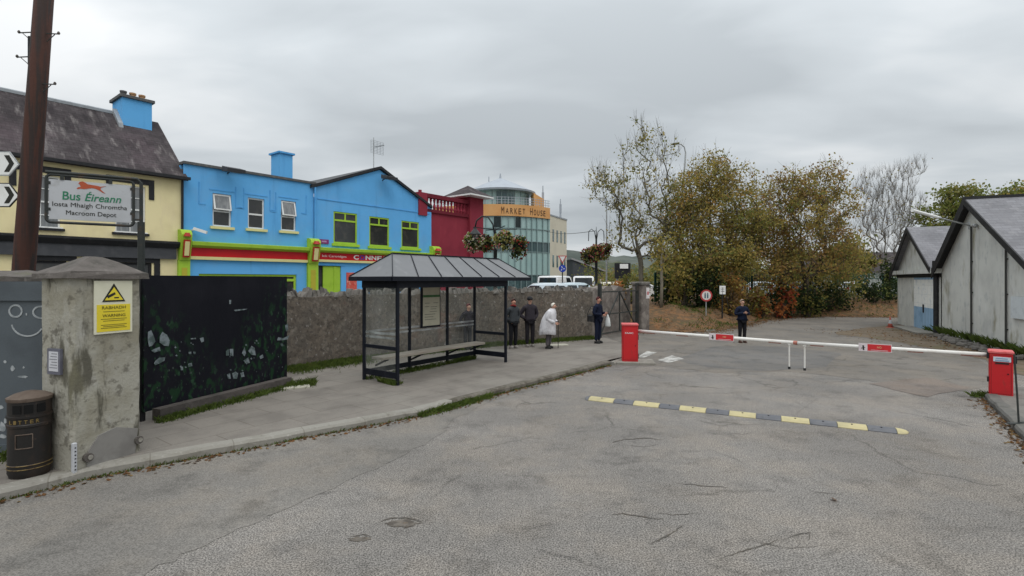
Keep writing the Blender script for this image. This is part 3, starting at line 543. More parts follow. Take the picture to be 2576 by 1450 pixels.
# ---------------------------------------------------------------- gabled blue shop
a0 = fa(790)[0]; a1 = fa(1085)[0]; W = a1 - a0; lx = lambda x: fa(x)[0] - a0
t = empty('gabled_blue_shop', fpos(a0), FROT, 'gabled sky blue shop with lime green windows and a red lettered fascia', 'shop')
ev = fh(800, 474); apx = lx(955); apz = fh(955, 428); er = fh(1070, 522)
wins = []
for x0, x1, yt, yb in ((838.9, 898.6, 531.5, 612), (929, 979, 544, 619), (1009.8, 1054, 555, 623)): wins.append((lx(x0), lx(x1), fh(x0, yb), fh(x0, yt)))
door = (lx(800), lx(858), 0.0, fh(800, 668)); shop2 = (lx(915), lx(1060), 0.7, fh(900, 672))
ez = min(ev, er)
b = MB(); wall_holes(b, 0, W, 0, ez, wins + [door, shop2]); b.poly([(0, 0, ez), (W, 0, ez), (W, 0, er), (apx, 0, apz), (0, 0, ev)]); b.box((0, 0.3, 0), (W, 9, ez - 0.3)); b.build('wall', M['blue'], t)
for w in wins: bar_window(t, *w, M['lime'], 0.09, 0.73, mullion_top=True, sill=0.15, sillmat=M['lime'], y=0.03)
b = MB(); b.box((0.2, -0.03, fh(900, 515)), (W - 0.2, 0, fh(900, 515) + 0.05)); b.build('string_course', M['blue_trim'], t)
b = MB()
for (xa, z0), (xb, z1) in ((((-0.25), ev - 0.06), (apx, apz + 0.05)), ((apx, apz + 0.05), (W - 0.05, er - 0.02))):
    b.prism([(xa, -0.16, z0), (xb, -0.16, z1), (xb, -0.16, z1 + 0.17), (xa, -0.16, z0 + 0.17)], (0, 9.3, 0))
rf = b.build('roof', M['black_trim'], t)
b = MB(); b.tube([(0.0, -0.12, ev), (0.0, -0.12, 2.8)], 0.05); b.build('downpipe', M['blue_trim'], t)
FB, zb1, zr1 = fascia(t, lx(797), lx(1081), 797, 623.5, 635, 653, 659, None)
fzh = zr1 - zb1
lettering('Ink Cartridges', lx(869) - lx(808), fzh * 0.40, M['white'], FB, (lx(808), -0.101, zb1 + fzh * 0.28))
M['blue_letter'] = plain('blue_letter', (0.03, 0.06, 0.42), 0.4)
xl = lx(887); cwid = (lx(960) - lx(887)) / 5.0
for i, chh in enumerate('CONNECT'): lettering(chh, cwid * 0.86, fzh * 0.66, M['blue_letter'] if chh == 'O' else M['white'], FB, (xl + i * cwid, -0.101, zb1 + fzh * 0.17), bold=0.03)
b = MB(); b.box((door[0] + 0.35, 0.05, 0), (door[1] - 0.02, 0.12, door[3] - 0.04)); d = b.build('door', M['lime'], t); b = MB(); b.box((door[1] - 0.45, 0.02, 0), (door[1] - 0.3, 0.05, door[3] - 0.05)); b.build('door_rail', M['lime'], d)
b = MB(); b.box((door[0], 0.141, 0), (door[1], 0.16, door[3])); b.build('doorway', M['pane'], t)
b = MB(); b.box((door[0] - 0.25, -0.04, 0), (door[0], 0, door[3])); b.box((door[0] - 0.25, -0.04, door[3]), (door[1] + 0.25, 0, door[3] + 0.14)); b.build('door_surround', M['blue_trim'], t)
bar_window(t, *shop2, M['blue_trim'], 0.12, 0.78)
M['poster'] = mat('red_poster', (0.60, 0.10, 0.07), [((0.75, 0.45, 0.38), 5, 0.52, 0.66, 0.8), ((0.5, 0.03, 0.03), 2.5, 0.5, 0.65, 0.7)], 0.5)
x0, x1 = lx(871), lx(897); b = MB(); b.box((x0, -0.03, 0.4), (x1, 0, fh(871, 686))); b.build('poster', M['poster'], t)
bracket(t, lx(1080), lx(1099), fh(1080, 668), fh(1080, 622), 0)
floodlight(t, lx(962), fh(962, 450))
x0, x1 = lx(802), lx(826); z1, z0 = fh(802, 602), fh(802, 613); b = MB(); b.box((x0, -0.05, z0), (x1, -0.01, z1)); sg = b.build('street_name_plate', plain('plum_enamel', (0.22, 0.03, 0.16), 0.4), t)
b = MB(); b.box((x0 + 0.15, -0.055, (z0+z1)/2 - 0.04), (x1 - 0.15, -0.05, (z0+z1)/2 + 0.05)); b.build('plate_field', plain('lilac', (0.45, 0.25, 0.45), 0.4), sg)
b = MB(); zt = fh(955, 347); b.tube([(apx, 0.6, apz), (apx, 0.6, zt + 0.1)], 0.03, 6); ae = b.build('aerial', M['galv'], t)
b = MB(); xa, xb, z0, z1 = lx(946), lx(977), fh(946, 381), fh(946, 349)
for i in range(9): z = z0 + (z1 - z0) * i / 8; b.bar((xa, 0.5, z), (xb, 0.5, z), 0.012)
for i in range(5): x = xa + (xb - xa) * i / 4; b.bar((x, 0.52, z0), (x, 0.52, z1), 0.014)
b.bar((apx, 0.5, (z0+z1)/2), (apx + 0.1, -0.3, (z0+z1)/2), 0.05); b.build('aerial_grid', M['lead'], ae)
# ---------------------------------------------------------------- maroon building
a0 = fa(1086)[0]; a1 = fa(1213)[0]; W = a1 - a0; lx = lambda x: fa(x)[0] - a0
t = empty('maroon_building', fpos(a0), FROT, 'deep maroon walled building with balustraded parapet and tiled corner piers', 'building')
pz = fh(1130, 541); bz = fh(1130, 512)
xp0 = lx(1180)
b = MB(); b.box((0, 0.12, 0), (xp0, 8, pz)); b.build('wall', M['maroon'], t)
b = MB(); b.box((-1.1, 0.0, pz), (xp0, 0.3, pz + 0.22)); b.box((-1.1, -0.04, pz + 1.0), (xp0, 0.34, pz + 1.28)); pr = b.build('parapet', M['maroon_dark'], t)
b = MB(); n = 13
for i in range(n): x = -0.8 + (xp0 + 0.6) * (i + 0.5) / n; b.lathe([(0.07, pz + 0.22), (0.12, pz + 0.42), (0.05, pz + 0.66), (0.10, pz + 0.88), (0.07, pz + 1.0)], (x, 0.15), 8)
b.build('balusters', M['maroon'], pr)
b = MB(); b.box((-1.25, -0.1, pz - 0.3), (-0.5, 0.6, fh(1075, 487))); b.tube([(-0.9, 0.2, fh(1075, 487)), (-0.9, 0.2, fh(1075, 480))], 0.12, 8); b.build('pier', M['maroon'], t)
b = MB(); zt = fh(1195, 497); b.box((xp0, -0.12, 0), (W, 1.4, zt)); p2 = b.build('pier', M['maroon'], t)
b = MB(); e = 0.75; x0, x1, y0, y1 = xp0 - e, W + e * 0.5, -0.12 - e, 1.4 + e; xm, ym = (x0 + x1) / 2, (y0 + y1) / 2
b.add([(x0, y0, zt + 0.06), (x1, y0, zt + 0.06), (x1, y1, zt + 0.06), (x0, y1, zt + 0.06), (xm, ym, zt + 0.95)], [(0, 1, 4), (1, 2, 4), (2, 3, 4), (3, 0, 4), (3, 2, 1, 0)]); b.build('pier_roof', M['slate'], p2)
b = MB(); b.box((x0, y0, zt - 0.05), (x1, y1, zt + 0.055)); b.build('eave_board', M['white'], p2)
b = MB(); b.box((-0.5, 2.0, pz), (xp0 - 2.2, 6, pz + 1.0)); b.prism([(-0.5, 2, pz + 1.0), (-0.5, 6, pz + 1.0), (-0.5, 4, pz + 2.3)], (xp0 - 2.0, 0, 0)); b.build('roof', M['slate'], t)
# ---------------------------------------------------------------- glass fronted office building with an orange band
t = empty('glass_office_building', (0, 62, 0), 0, 'curved green glass office building with orange sign band and round rooftop room', 'building')
M['spandrel'] = mat('green_glass_panels', (0.34, 0.48, 0.46), [((0.28, 0.42, 0.41), 0.25, 0.42, 0.66, 0.8), ((0.40, 0.52, 0.51), 0.6, 0.5, 0.75, 0.6)], 0.18, spec=0.5)
M['win_green'] = mat('dark_green_glass', (0.06, 0.10, 0.105), [((0.12, 0.2, 0.2), 0.7, 0.5, 0.66, 0.8)], 0.06, spec=0.5)
M['mullion'] = plain('grey_green_metal', (0.20, 0.27, 0.27), 0.5)
M['orange'] = mat('orange_band', (0.64, 0.35, 0.14), [((0.56, 0.27, 0.09), 0.5, 0.42, 0.66, 0.7)], 0.6)
M['cream_far'] = mat('pale_cream_render', (0.60, 0.55, 0.44), [((0.5, 0.46, 0.37), 0.4, 0.45, 0.7, 0.6)], 0.9)
M['zinc'] = mat('pale_zinc', (0.36, 0.39, 0.43), [((0.28, 0.3, 0.34), 0.8, 0.45, 0.7, 0.6, (1, 1, 0.2))], 0.5, metal=0.2)
pts = [(-9.5, 0.8), (-7.3, -0.6), (-5, -1.6), (-2.6, -2.1), (-0.4, -2.0), (1.4, -1.3), (3.0, -0.3), (4.65, 1.2)]
def spline(pts, n):
    P_ = [Vector((*p, 0)) for p in pts]; out = []
    for i in range(len(P_) - 1):
        p0, p1, p2, p3 = P_[max(i-1, 0)], P_[i], P_[i+1], P_[min(i+2, len(P_)-1)]
        for k in range(n):
            u = k / n; out.append(0.5 * ((2*p1) + (p2 - p0) * u + (2*p0 - 5*p1 + 4*p2 - p3) * u*u + (3*p1 - p0 - 3*p2 + p3) * u**3))
    return out + [P_[-1]]
arc = spline(pts, 5)
def curtain(b, line, z0, z1, off):
    ln = [Vector((p.x, p.y + off, 0)) for p in line]; b.add([(p.x, p.y, z) for p in ln for z in (z0, z1)], [(2*i, 2*i+2, 2*i+3, 2*i+1) for i in range(len(ln)-1)])
zrow = [0.9, 3.1, 5.85, 7.05, 8.55, 9.95]
b = MB(); b.prism([(p.x, p.y + 0.25, 0.5) for p in arc] + [(4.65, 14, 0.5), (-9.5, 14, 0.5)], (0, 0, 9.4)); b.build('core', M['spandrel'], t)
for i, (z0, z1) in enumerate(zip(zrow[:-1], zrow[1:])):
    b = MB(); curtain(b, arc, z0, z1, 0.15); b.build('glazing', M['win_green'] if i in (0, 2) else M['spandrel'], t)
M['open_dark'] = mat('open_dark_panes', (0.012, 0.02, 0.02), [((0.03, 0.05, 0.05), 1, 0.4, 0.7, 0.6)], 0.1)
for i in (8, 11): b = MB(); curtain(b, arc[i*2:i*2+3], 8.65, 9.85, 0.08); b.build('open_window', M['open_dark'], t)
b = MB()
for p in arc[::2]: b.bar((p.x, p.y + 0.05, 0.9), (p.x, p.y + 0.05, 9.95), 0.09, 0.14)
for z in zrow[1:]:
    for p, q in zip(arc[:-1], arc[1:]): b.bar((p.x, p.y + 0.08, z), (q.x, q.y + 0.08, z), 0.07, 0.08)
b.build('mullions', M['mullion'], t)
b = MB(); band = [Vector((p.x * 1.0, p.y - 0.1, 0)) for p in arc]; ln = [(p.x, p.y, 0) for p in band]
b.prism([(p.x, p.y, 9.95) for p in band] + [(p.x, p.y + 0.5, 9.95) for p in band[::-1]], (0, 0, 1.35)); bd = b.build('sign_band', M['orange'], t)
M['brown_letter'] = plain('brown_letters', (0.07, 0.035, 0.02), 0.5)
cum = [0.0]
for p, q in zip(band[:-1], band[1:]): cum.append(cum[-1] + (q - p).length)
def on_band(s):
    for i in range(len(cum) - 1):
        if cum[i+1] >= s: u = (s - cum[i]) / (cum[i+1] - cum[i]); d = (band[i+1] - band[i]).normalized(); return band[i].lerp(band[i+1], u), d
    return band[-1], (band[-1] - band[-2]).normalized()
i0 = min(range(len(band)), key=lambda i: abs(band[i].x + 1.45)); s = cum[i0]
for chh in 'MARKET HOUSE':
    p, d = on_band(s); h = 0.8 if chh in 'MH' else 0.66
    if chh != ' ':
        o = lettering(chh, 0.34, h, M['brown_letter'], bd, (0, 0, 0)); o.location = (p.x + d.y * 0.03, p.y - d.x * 0.03, 10.2); o.rotation_euler = (0, 0, math.atan2(d.y, d.x))
    s += 0.52
b = MB(); x0, y0, x1, y1 = 4.65, 1.35, 7.26, 6.6
sd = Vector((x1 - x0, y1 - y0, 0)); sl = sd.length; sd.normalize(); sn = Vector((sd.y, -sd.x, 0))
b.prism([(x0, y0, 0.5), (x1, y1, 0.5), (x1 - 6, y1 + 3, 0.5), (x0 - 6, y0 + 6, 0.5)], (0, 0, 9.9)); sw = b.build('side_wall', M['cream_far'], t)
b = MB(); b.prism([(x0, y0 - 0.1, 10.4), (x1 + 0.1, y1, 10.4), (x1 - 6, y1 + 3, 10.4), (x0 - 6, y0 + 6, 10.4)], (0, 0, 0.18)); b.build('parapet_coping', M['lead'], sw)
for zz in (7.3, 4.1):
    for k in range(4):
        p = Vector((x0, y0, 0)) + sd * (sl * (0.14 + 0.23 * k)) + sn * 0.03; q = p + sd * 0.5; b = MB(); b.prism([p + Vector((0, 0, zz)), q + Vector((0, 0, zz)), q + Vector((0, 0, zz + 1.5)), p + Vector((0, 0, zz + 1.5))], sn * -0.08); b.build('window', M['win_green'], t)
for k in range(2):
    p = Vector((x0, y0, 0)) + sd * (sl * (0.25 + 0.4 * k)) + sn * 0.03; q = p + sd * 1.0; b = MB(); b.prism([p + Vector((0, 0, 1.0)), q + Vector((0, 0, 1.0)), q + Vector((0, 0, 2.7)), p + Vector((0, 0, 2.7))], sn * -0.08); b.build('window', M['win_green'], t)
c = (-1.5, 4.5); b = MB(); b.lathe([(3.6, 10.5), (3.6, 13.5)], c, 24); dr = b.build('rooftop_room', M['spandrel'], t)
b = MB(); b.lathe([(4.5, 13.45), (4.55, 13.65), (2.3, 14.7), (0.15, 15.6), (0.06, 16.2)], c, 24); b.build('conical_roof', M['zinc'], dr)
b = MB()
for k in range(24):
    an = 2 * math.pi * k / 24; b.bar((c[0] + 3.62 * math.cos(an), c[1] + 3.62 * math.sin(an), 10.6), (c[0] + 3.62 * math.cos(an), c[1] + 3.62 * math.sin(an), 13.45), 0.09)
b.build('room_mullions', M['mullion'], dr)
for x in (-1.9, -1.15, -0.4): b = MB(); y = c[1] - math.sqrt(3.7**2 - (x + 0.3 - c[0])**2); b.box((x, y - 0.05, 11.4), (x + 0.6, y + 0.15, 13.3)); b.build('terrace_door', M['win_green'], dr)
b = MB()
for p, q in zip(band[:-1], band[1:]):
    for z in (11.6, 11.9, 12.2): b.bar((p.x, p.y + 0.5, z), (q.x, q.y + 0.5, z), 0.05)
    b.bar((p.x, p.y + 0.5, 11.25), (p.x, p.y + 0.5, 12.25), 0.05)
b.build('terrace_railing', M['zinc'], t)
b = MB(); b.prism([(2.7, 2, 11.3), (4.0, 2.6, 11.3), (4.0, 2.6, 12.6), (2.7, 2, 13.3)], (-0.3, 2, 0)); b.build('orange_fin', M['orange'], t)
for x, y, z0, z1 in ((-3.0, 5, 12, 15.9), (3.9, 3.2, 11, 14.4), (6.4, 6.2, 10.4, 13.2)):
    b = MB(); b.tube([(x, y, z0), (x, y, z1)], [0.14, 0.05], 6); b.box((x - 0.14, y - 0.1, z0 + (z1 - z0) * 0.35), (x + 0.14, y + 0.1, z0 + (z1 - z0) * 0.75)); b.build('mast', M['zinc'], t)
# low buildings beyond
t = empty('roadside_shed', (12.2, 74, 0.7), 0, 'low dark grey shed with sloping roof beside the cream office wall', 'shed')
b = MB(); b.prism([(-3.5, 0, 0), (1.6, 3, 0), (1.6, 3, 3.0), (-3.5, 0, 4.8)], (-2, 8, 0)); b.build('wall', plain('dark_cladding', (0.06, 0.065, 0.07), 0.7), t)
b = MB(); b.prism([(-3.7, -0.3, 4.75), (1.9, 2.7, 2.95), (1.9, 2.7, 3.2), (-3.7, -0.3, 5.0)], (-2.2, 8.4, 0)); b.build('roof', plain('grey_sheet_roof', (0.3, 0.3, 0.3), 0.7), t)
b = MB(); b.box((-0.5, 0.9, 0), (1.9, 1.5, 1.9)); b.build('annex', M['cream_far'], t)
t = empty('white_bungalow', (42, 66, 0.3), R(-8), 'long low white house half hidden behind the trees and palisade fence', 'house')
b = MB(); b.box((-6, 0, 0), (8, 7, 3.4)); b.build('wall', M['white'], t); b = MB(); b.prism([(-6.4, -0.5, 3.3), (-6.4, 7.5, 3.3), (-6.4, 3.5, 5.9)], (14.8, 0, 0)); b.build('roof', M['slate'], t)
for x in (-4, -1, 2, 5.5): b = MB(); b.box((x, -0.03, 1.1), (x + 1.3, 0, 2.4)); b.build('window', M['pane'], t)
t = empty('billboard', P(1570, 671, 52), R(5), 'small white billboard on dark backing beside the hedge', 'sign')
b = MB(); b.box((-0.42, 0, -0.2), (0.42, 0.08, 0.26)); b.build('board', M['white'], t); b = MB(); b.box((-0.9, 0.1, -1.2), (0.7, 0.3, 0.35)); b.build('backing', M['black_trim'], t); 
for x in (-0.6, 0.5): b = MB(); b.bar((x, 0.35, -1.2), (x, 0.35, -3.2), 0.15); b.build('post', M['galv'], t)
# ---------------------------------------------------------------- sheds on the right
C0 = Vector((19.3, 23.2, 0)); gd = Vector((0.40, 0.9165, 0)); gin = Vector((0.9165, -0.40, 0))
GROT = math.atan2(-0.9165, -0.40)     # local X runs along the gable from the far corner towards the camera, local Y into the building
M['shed_wall'] = mat('weathered_cement_render', (0.62, 0.62, 0.58), [((0.50, 0.50, 0.475), 0.7, 0.42, 0.68, 0.8), ((0.70, 0.70, 0.67), 1.6, 0.5, 0.72, 0.6, (1, 1, 0.35)), ((0.24, 0.215, 0.13), 1.0, 0.57, 0.72, 0.8, (1, 1, 0.45)), ((0.38, 0.40, 0.40), 4, 0.53, 0.70, 0.6, (1, 1, 0.5)), ((0.22, 0.22, 0.18), 2.2, 0.57, 0.74, 0.4, (1.2, 1.2, 0.12))], 0.92, bump=0.2, bscale=22)
M['shed_slate'] = courses(mat('shed_slates', (0.225, 0.222, 0.235), [((0.16, 0.158, 0.168), 1.0, 0.4, 0.68, 0.8), ((0.29, 0.283, 0.288), 3, 0.52, 0.74, 0.6, (0.5, 1, 1)), ((0.12, 0.11, 0.115), 8, 0.56, 0.74, 0.5)], 0.8, bump=0.2), 'YZ', 0.28, 0.11, (0.6, 0.58, 0.6), 0.7, 0.01, vary=0.28)
M['barge'] = mat('black_barge_board', (0.02, 0.02, 0.022), [((0.045, 0.045, 0.045), 4, 0.5, 0.7, 0.6)], 0.6)
def gm(x):           # distance along the gable line for a column of the photograph
    s = (x - CX) / FPX; return (C0.x - s * C0.y) / (0.40 - 0.9165 * s)
def gh(x, y): m = gm(x); return HC + (HY - y) * (C0.y - 0.9165 * m) / FPX
t = empty('large_shed', C0, GROT, 'large grey rendered shed with black barge boards and slate roof beyond the barrier', 'shed')
am = gm(2447); ah = gh(2447, 508); eh0 = gh(2370, 672); rw = 8.6; eh1 = ah - (rw - am) * 0.56
b = MB(); b.poly([(0, 0, -0.05), (rw, 0, -0.05), (rw, 0, eh1), (am, 0, ah), (0, 0, eh0)])
b.poly([(rw, 0, -0.05), (rw, 14, -0.05), (rw, 14, eh1), (rw, 0, eh1)]); b.poly([(0, 14, -0.05), (0, 0, -0.05), (0, 0, eh0), (0, 14, eh0)]); b.poly([(rw, 14, -0.05), (0, 14, -0.05), (0, 14, eh0), (am, 14, ah), (rw, 14, eh1)]); b.build('wall', M['shed_wall'], t)
def slope2(b, xa, za, xb, zb, y0, y1, th=0.14): b.prism([(xa, y0, za), (xb, y0, zb), (xb, y0, zb + th), (xa, y0, za + th)], (0, y1 - y0, 0))
def lerp(a, c, u): return a + (c - a) * u
b = MB(); k0 = -0.35; z0_ = eh0 + k0 * (ah - eh0) / am; slope2(b, k0, z0_, am, ah, -0.25, 14.2); k1 = rw + 0.35; z1_ = eh1 - 0.35 * 0.56; slope2(b, am, ah, k1, z1_, -0.25, 14.2); rf = b.build('roof', M['shed_slate'], t)
b = MB(); slope2(b, k0, z0_ - 0.26, am, ah - 0.24, -0.30, -0.255, 0.42); slope2(b, am, ah - 0.10, k1, z1_ - 0.10, -0.30, -0.255, 0.25); b.build('barge_board', M['barge'], t)
b = MB(); b.prism([(k0, -0.25, z0_ - 0.02), (am, -0.25, ah - 0.02), (am, -0.005, ah - 0.02), (k0, -0.005, z0_ - 0.02)], (0, 0, -0.05)); b.build('soffit', M['barge'], t)
b = MB(); b.bar((am, -0.3, ah + 0.15), (am, 14.3, ah + 0.15), 0.2, 0.1); b.build('ridge_tiles', M['barge'], rf)
for x, yt in ((2447, 570), (2535, 590)):
    m_ = gm(x); b = MB(); b.tube([(m_, -0.05, gh(x, yt)), (m_, -0.05, 0.1)], 0.032, 8)
    for z in (0.8, 2.0, 3.2): b.box((m_ - 0.06, -0.045, z), (m_ + 0.06, -0.005, z + 0.04))
    b.build('downpipe', plain('dark_grey_pipe', (0.05, 0.05, 0.047), 0.6), t)
m_ = gm(2461); b = MB(); b.ball((m_, -0.1, gh(2461, 568)), 0.09); b.bar((m_, 0, gh(2461, 568)), (m_, -0.1, gh(2461, 568)), 0.05); b.build('gable_lamp', M['galv'], t)
b = MB(); x0 = gm(2551); b.box((x0, -0.09, gh(2551, 800)), (x0 + 1.3, -0.04, gh(2551, 746))); nb = b.build('notice_board', plain('white_sheet_board', (0.62, 0.66, 0.68), 0.5), t)
# lamp arm reaching out from the gable
t2 = empty('lamp_arm', tuple(C0 - gd * gm(2440) + Vector((0, 0, gh(2440, 568)))), math.atan2(-0.40, -0.9165) + math.pi, 'long thin arm with a white tube lamp reaching out from the shed gable', 'lamp')
b = MB(); b.tube([(0.02, 0, 0), (-2.2, 0, 0.22)], 0.028, 6); b.bar((0, 0, -0.15), (0, 0, 0.15), 0.08); b.build('arm', M['galv'], t2)
b = MB(); b.tube([(-2.15, 0, 0.22), (-3.75, 0, 0.40)], 0.062, 8); b.build('tube_lamp', M['white'], t2)
# small shed
t = empty('small_shed', C0, GROT, 'narrow gabled shed with a faded blue and white door', 'shed')
l0 = gm(2258); r0 = -0.12
am2 = gm(2298); ah2 = gh(2298, 578); el = gh(2250, 682); er_ = gh(2345, 672); rr = gm(2352)
d0, d1 = gm(2301), gm(2353); dz = gh(2301, 699)
b = MB(); wall_holes(b, l0, r0, -0.05, el - 0.12, [(d0, d1, -0.05, dz)], 0.2); b.poly([(l0, 0, el - 0.12), (r0, 0, el - 0.12), (rr, 0, er_), (am2, 0, ah2), (l0, 0, el)])
b.poly([(l0, 9, -0.05), (l0, 0, -0.05), (l0, 0, el), (l0, 9, el)]); b.poly([(r0, 9, -0.05), (l0, 9, -0.05), (l0, 9, el), (am2, 9, ah2), (r0, 9, el)]); b.build('wall', M['shed_wall'], t)
k0 = l0 - 0.35; z0_ = el - 0.3; b = MB(); slope2(b, k0, z0_, am2, ah2, -0.28, 9, 0.13); slope2(b, am2, ah2, rr + 0.35, er_ - 0.2, -0.28, 9, 0.13); b.build('roof', M['shed_slate'], t)
b = MB(); slope2(b, k0, z0_ - 0.22, am2, ah2 - 0.2, -0.33, -0.285, 0.36); slope2(b, am2, ah2 - 0.12, rr + 0.35, er_ - 0.28, -0.33, -0.285, 0.26); b.build('barge_board', M['barge'], t)
b = MB(); b.box((am2 - 0.22, -0.05, ah2 - 0.62), (am2 + 0.22, -0.005, ah2 - 0.42)); b.build('red_plate', plain('faded_red_plate', (0.30, 0.07, 0.07), 0.6), t)
b = MB(); b.box((l0 - 0.1, -0.28, gh(2298, 690)), (rr + 0.9, 0.0, gh(2298, 680))); b.build('concrete_canopy', M['shed_wall'], t)
b = MB(); b.box((l0, -0.05, dz + 0.01), (r0, -0.002, gh(2298, 690) - 0.005)); b.build('lintel', M['barge'], t)
M['door_blue'] = courses(mat('faded_blue_door', (0.33, 0.50, 0.68), [((0.19, 0.33, 0.50), 2, 0.45, 0.7, 0.7), ((0.24, 0.36, 0.48), 5, 0.5, 0.75, 0.5, (1, 1, 0.3))], 0.7), 'XZ', 0.22, 9, (0.3, 0.3, 0.3), 0.8, 0.02, vary=0.1)
M['door_white'] = courses(mat('peeling_white_door', (0.86, 0.86, 0.82), [((0.55, 0.60, 0.66), 3, 0.5, 0.7, 0.6), ((0.5, 0.36, 0.26), 7, 0.62, 0.74, 0.7), ((0.30, 0.4, 0.5), 5, 0.6, 0.72, 0.7)], 0.8), 'XZ', 0.45, 0.45, (0.7, 0.72, 0.74), 0.4, 0.02, vary=0.06, offs=0)
hz = gh(2301, 770); b = MB(); b.box((d0, -0.03, -0.03), (d1, 0.03, hz)); b.box((d0, -0.03, dz - 0.1), (d1, 0.03, dz)); dr = b.build('door', M['door_blue'], t); b = MB(); b.box((d0, -0.026, hz), (d1, 0.028, dz - 0.1)); b.build('upper_panels', M['door_white'], dr)
b = MB(); b.box(((d0+d1)/2 - 0.1, -0.06, 0.9), ((d0+d1)/2 + 0.06, -0.032, 1.3)); b.build('latch', M['barge'], dr)
b = MB(); b.tube([(r0 - 0.3, -0.1, el + 0.1), (r0 - 0.3, -0.1, 0.0)], 0.1, 8); b.box((r0 - 0.45, -0.2, el), (r0 - 0.12, -0.02, el + 0.35)); b.build('downpipe', M['barge'], t)
b = MB(); b.box((d0 - 0.4, -0.9, -0.01), (r0 - 0.1, 0.0, 0.09)); b.build('doorstep', M['kerb'], t)
# ================================================================ objects in the yard
def frame(a, b):      # ground frame with local X from a towards b
    d = (b - a); return math.atan2(d.y, d.x), math.hypot(d.x, d.y)
def to_local(o, p): return Matrix.Translation(o.location) .to_4x4() and (Matrix.Rotation(-o.rotation_euler.z, 4, 'Z') @ (p - o.location))
# ---- stone boundary wall with rough coping
M['rubble'] = stones(mat('rubble_stone', (0.132, 0.109, 0.087), [((0.105, 0.094, 0.08), 1.1, 0.42, 0.66, 0.85), ((0.21, 0.188, 0.16), 3.2, 0.5, 0.72, 0.6), ((0.20, 0.13, 0.10), 1.8, 0.58, 0.72, 0.5), ((0.36, 0.34, 0.32), 9, 0.60, 0.70, 0.7), ((0.06, 0.052, 0.044), 13, 0.52, 0.64, 0.7)], 0.95, bump=0.5, bscale=30), 11, (0.10, 0.09, 0.08), 0.25, 0.008, 0.25, 0.12)
M['coping'] = mat('coping_stones', (0.17, 0.155, 0.14), [((0.09, 0.085, 0.075), 2.5, 0.42, 0.66, 0.8), ((0.3, 0.28, 0.25), 5, 0.58, 0.75, 0.7), ((0.10, 0.11, 0.06), 1.6, 0.58, 0.74, 0.6)], 0.95, bump=0.6, bscale=12)
fw = []
for p, q in zip(WALL[:-1], WALL[1:]):
    n = max(1, int((q - p).length / 0.5)); fw += [p.lerp(q, i / n) for i in range(n)]
fw.append(WALL[-1]); fo = offs(fw, 0.45); WH = 2.06
b = MB(); vs = []
for i, (p, q) in enumerate(zip(fw, fo)):
    h = WH + random.uniform(-0.04, 0.05); j = random.uniform(-0.02, 0.02); vs += [(p.x + j, p.y - j, 0), (p.x + j * 2, p.y - j, h), (q.x, q.y, h), (q.x, q.y, 0)]
n = len(fw); b.add(vs, [(4*i+k, 4*i+4+k, 4*i+5+k, 4*i+1+k) for i in range(n-1) for k in range(3)] + [(3, 2, 1, 0), (4*n-4, 4*n-3, 4*n-2, 4*n-1)])
sw = tag(b.build('stone_boundary_wall', M['rubble']), 'rough grey rubble stone wall running behind the bus shelter', 'wall')
b = MB(); L_ = sum((q - p).length for p, q in zip(fw[:-1], fw[1:])); s = 0.0; i = 0
for p, q in zip(fw[:-1], fw[1:]):
    d = (q - p).normalized(); nn = Vector((-d.y, d.x, 0)); L1 = (q - p).length; s = 0
    while s < L1:
        w = random.uniform(0.07, 0.2); h = random.uniform(0.06, 0.2) * (1.25 if random.random() < 0.2 else 1); c = p + d * (s + w / 2) + nn * random.uniform(0.12, 0.32); lean = random.uniform(-0.09, 0.09)
        hw = w / 2 * 0.95; dp = random.uniform(0.11, 0.21)
        base = [c - d*hw - nn*dp, c + d*hw - nn*dp, c + d*hw + nn*dp, c - d*hw + nn*dp]
        topc = [c - d*hw*random.uniform(0.2, 0.95) - nn*dp*random.uniform(.3, .9) + d*lean, c + d*hw*random.uniform(0.2, 0.95) - nn*dp*random.uniform(.3, .9) + d*lean, c + d*hw*random.uniform(0.2, 0.95) + nn*dp*0.6 + d*lean, c - d*hw*random.uniform(0.2, 0.95) + nn*dp*0.6 + d*lean]
        vs = [(v.x, v.y, WH - 0.05) for v in base] + [(v.x, v.y, WH + h * random.uniform(0.7, 1.1)) for v in topc]
        b.add(vs, [(0, 3, 2, 1), (4, 5, 6, 7), (0, 1, 5, 4), (1, 2, 6, 5), (2, 3, 7, 6), (3, 0, 4, 7)]); s += w
b.build('coping_stones', M['coping'], sw)
# ---- gate pier at the end of the wall and the old field gate
gp = G(1612, 836)
M['pier_stone'] = stones(mat('pier_stone', (0.20, 0.175, 0.155), [((0.12, 0.10, 0.09), 1.8, 0.42, 0.68, 0.8), ((0.28, 0.25, 0.22), 5, 0.52, 0.75, 0.6), ((0.30, 0.12, 0.10), 2.2, 0.6, 0.74, 0.5)], 0.95, bump=0.5, bscale=15), 4.5, (0.12, 0.1, 0.09), 0.4, 0.02, 0.25, 0.1)
t = empty('gate_pier', (gp.x, gp.y, 0), R(40), 'square rough stone gate pier with a reddish top beside the field gate', 'pillar')
b = MB(); b.bbox((-0.3, -0.3, -0.1), (0.3, 0.3, 2.28), 0.04); b.build('shaft', M['pier_stone'], t); b = MB(); b.bbox((-0.34, -0.34, 2.28), (0.34, 0.34, 2.42), 0.04); b.build('cap', M['coping'], t)
b = MB(); b.box((0.0, -0.325, 1.62), (0.24, -0.30, 2.14)); sg = b.build('notice', plain('white_notice', (0.7, 0.66, 0.65), 0.5), t); b = MB(); b.box((0.04, -0.328, 1.8), (0.2, -0.325, 1.95)); b.build('notice_text', plain('pink_print', (0.5, 0.2, 0.2), 0.6), sg)
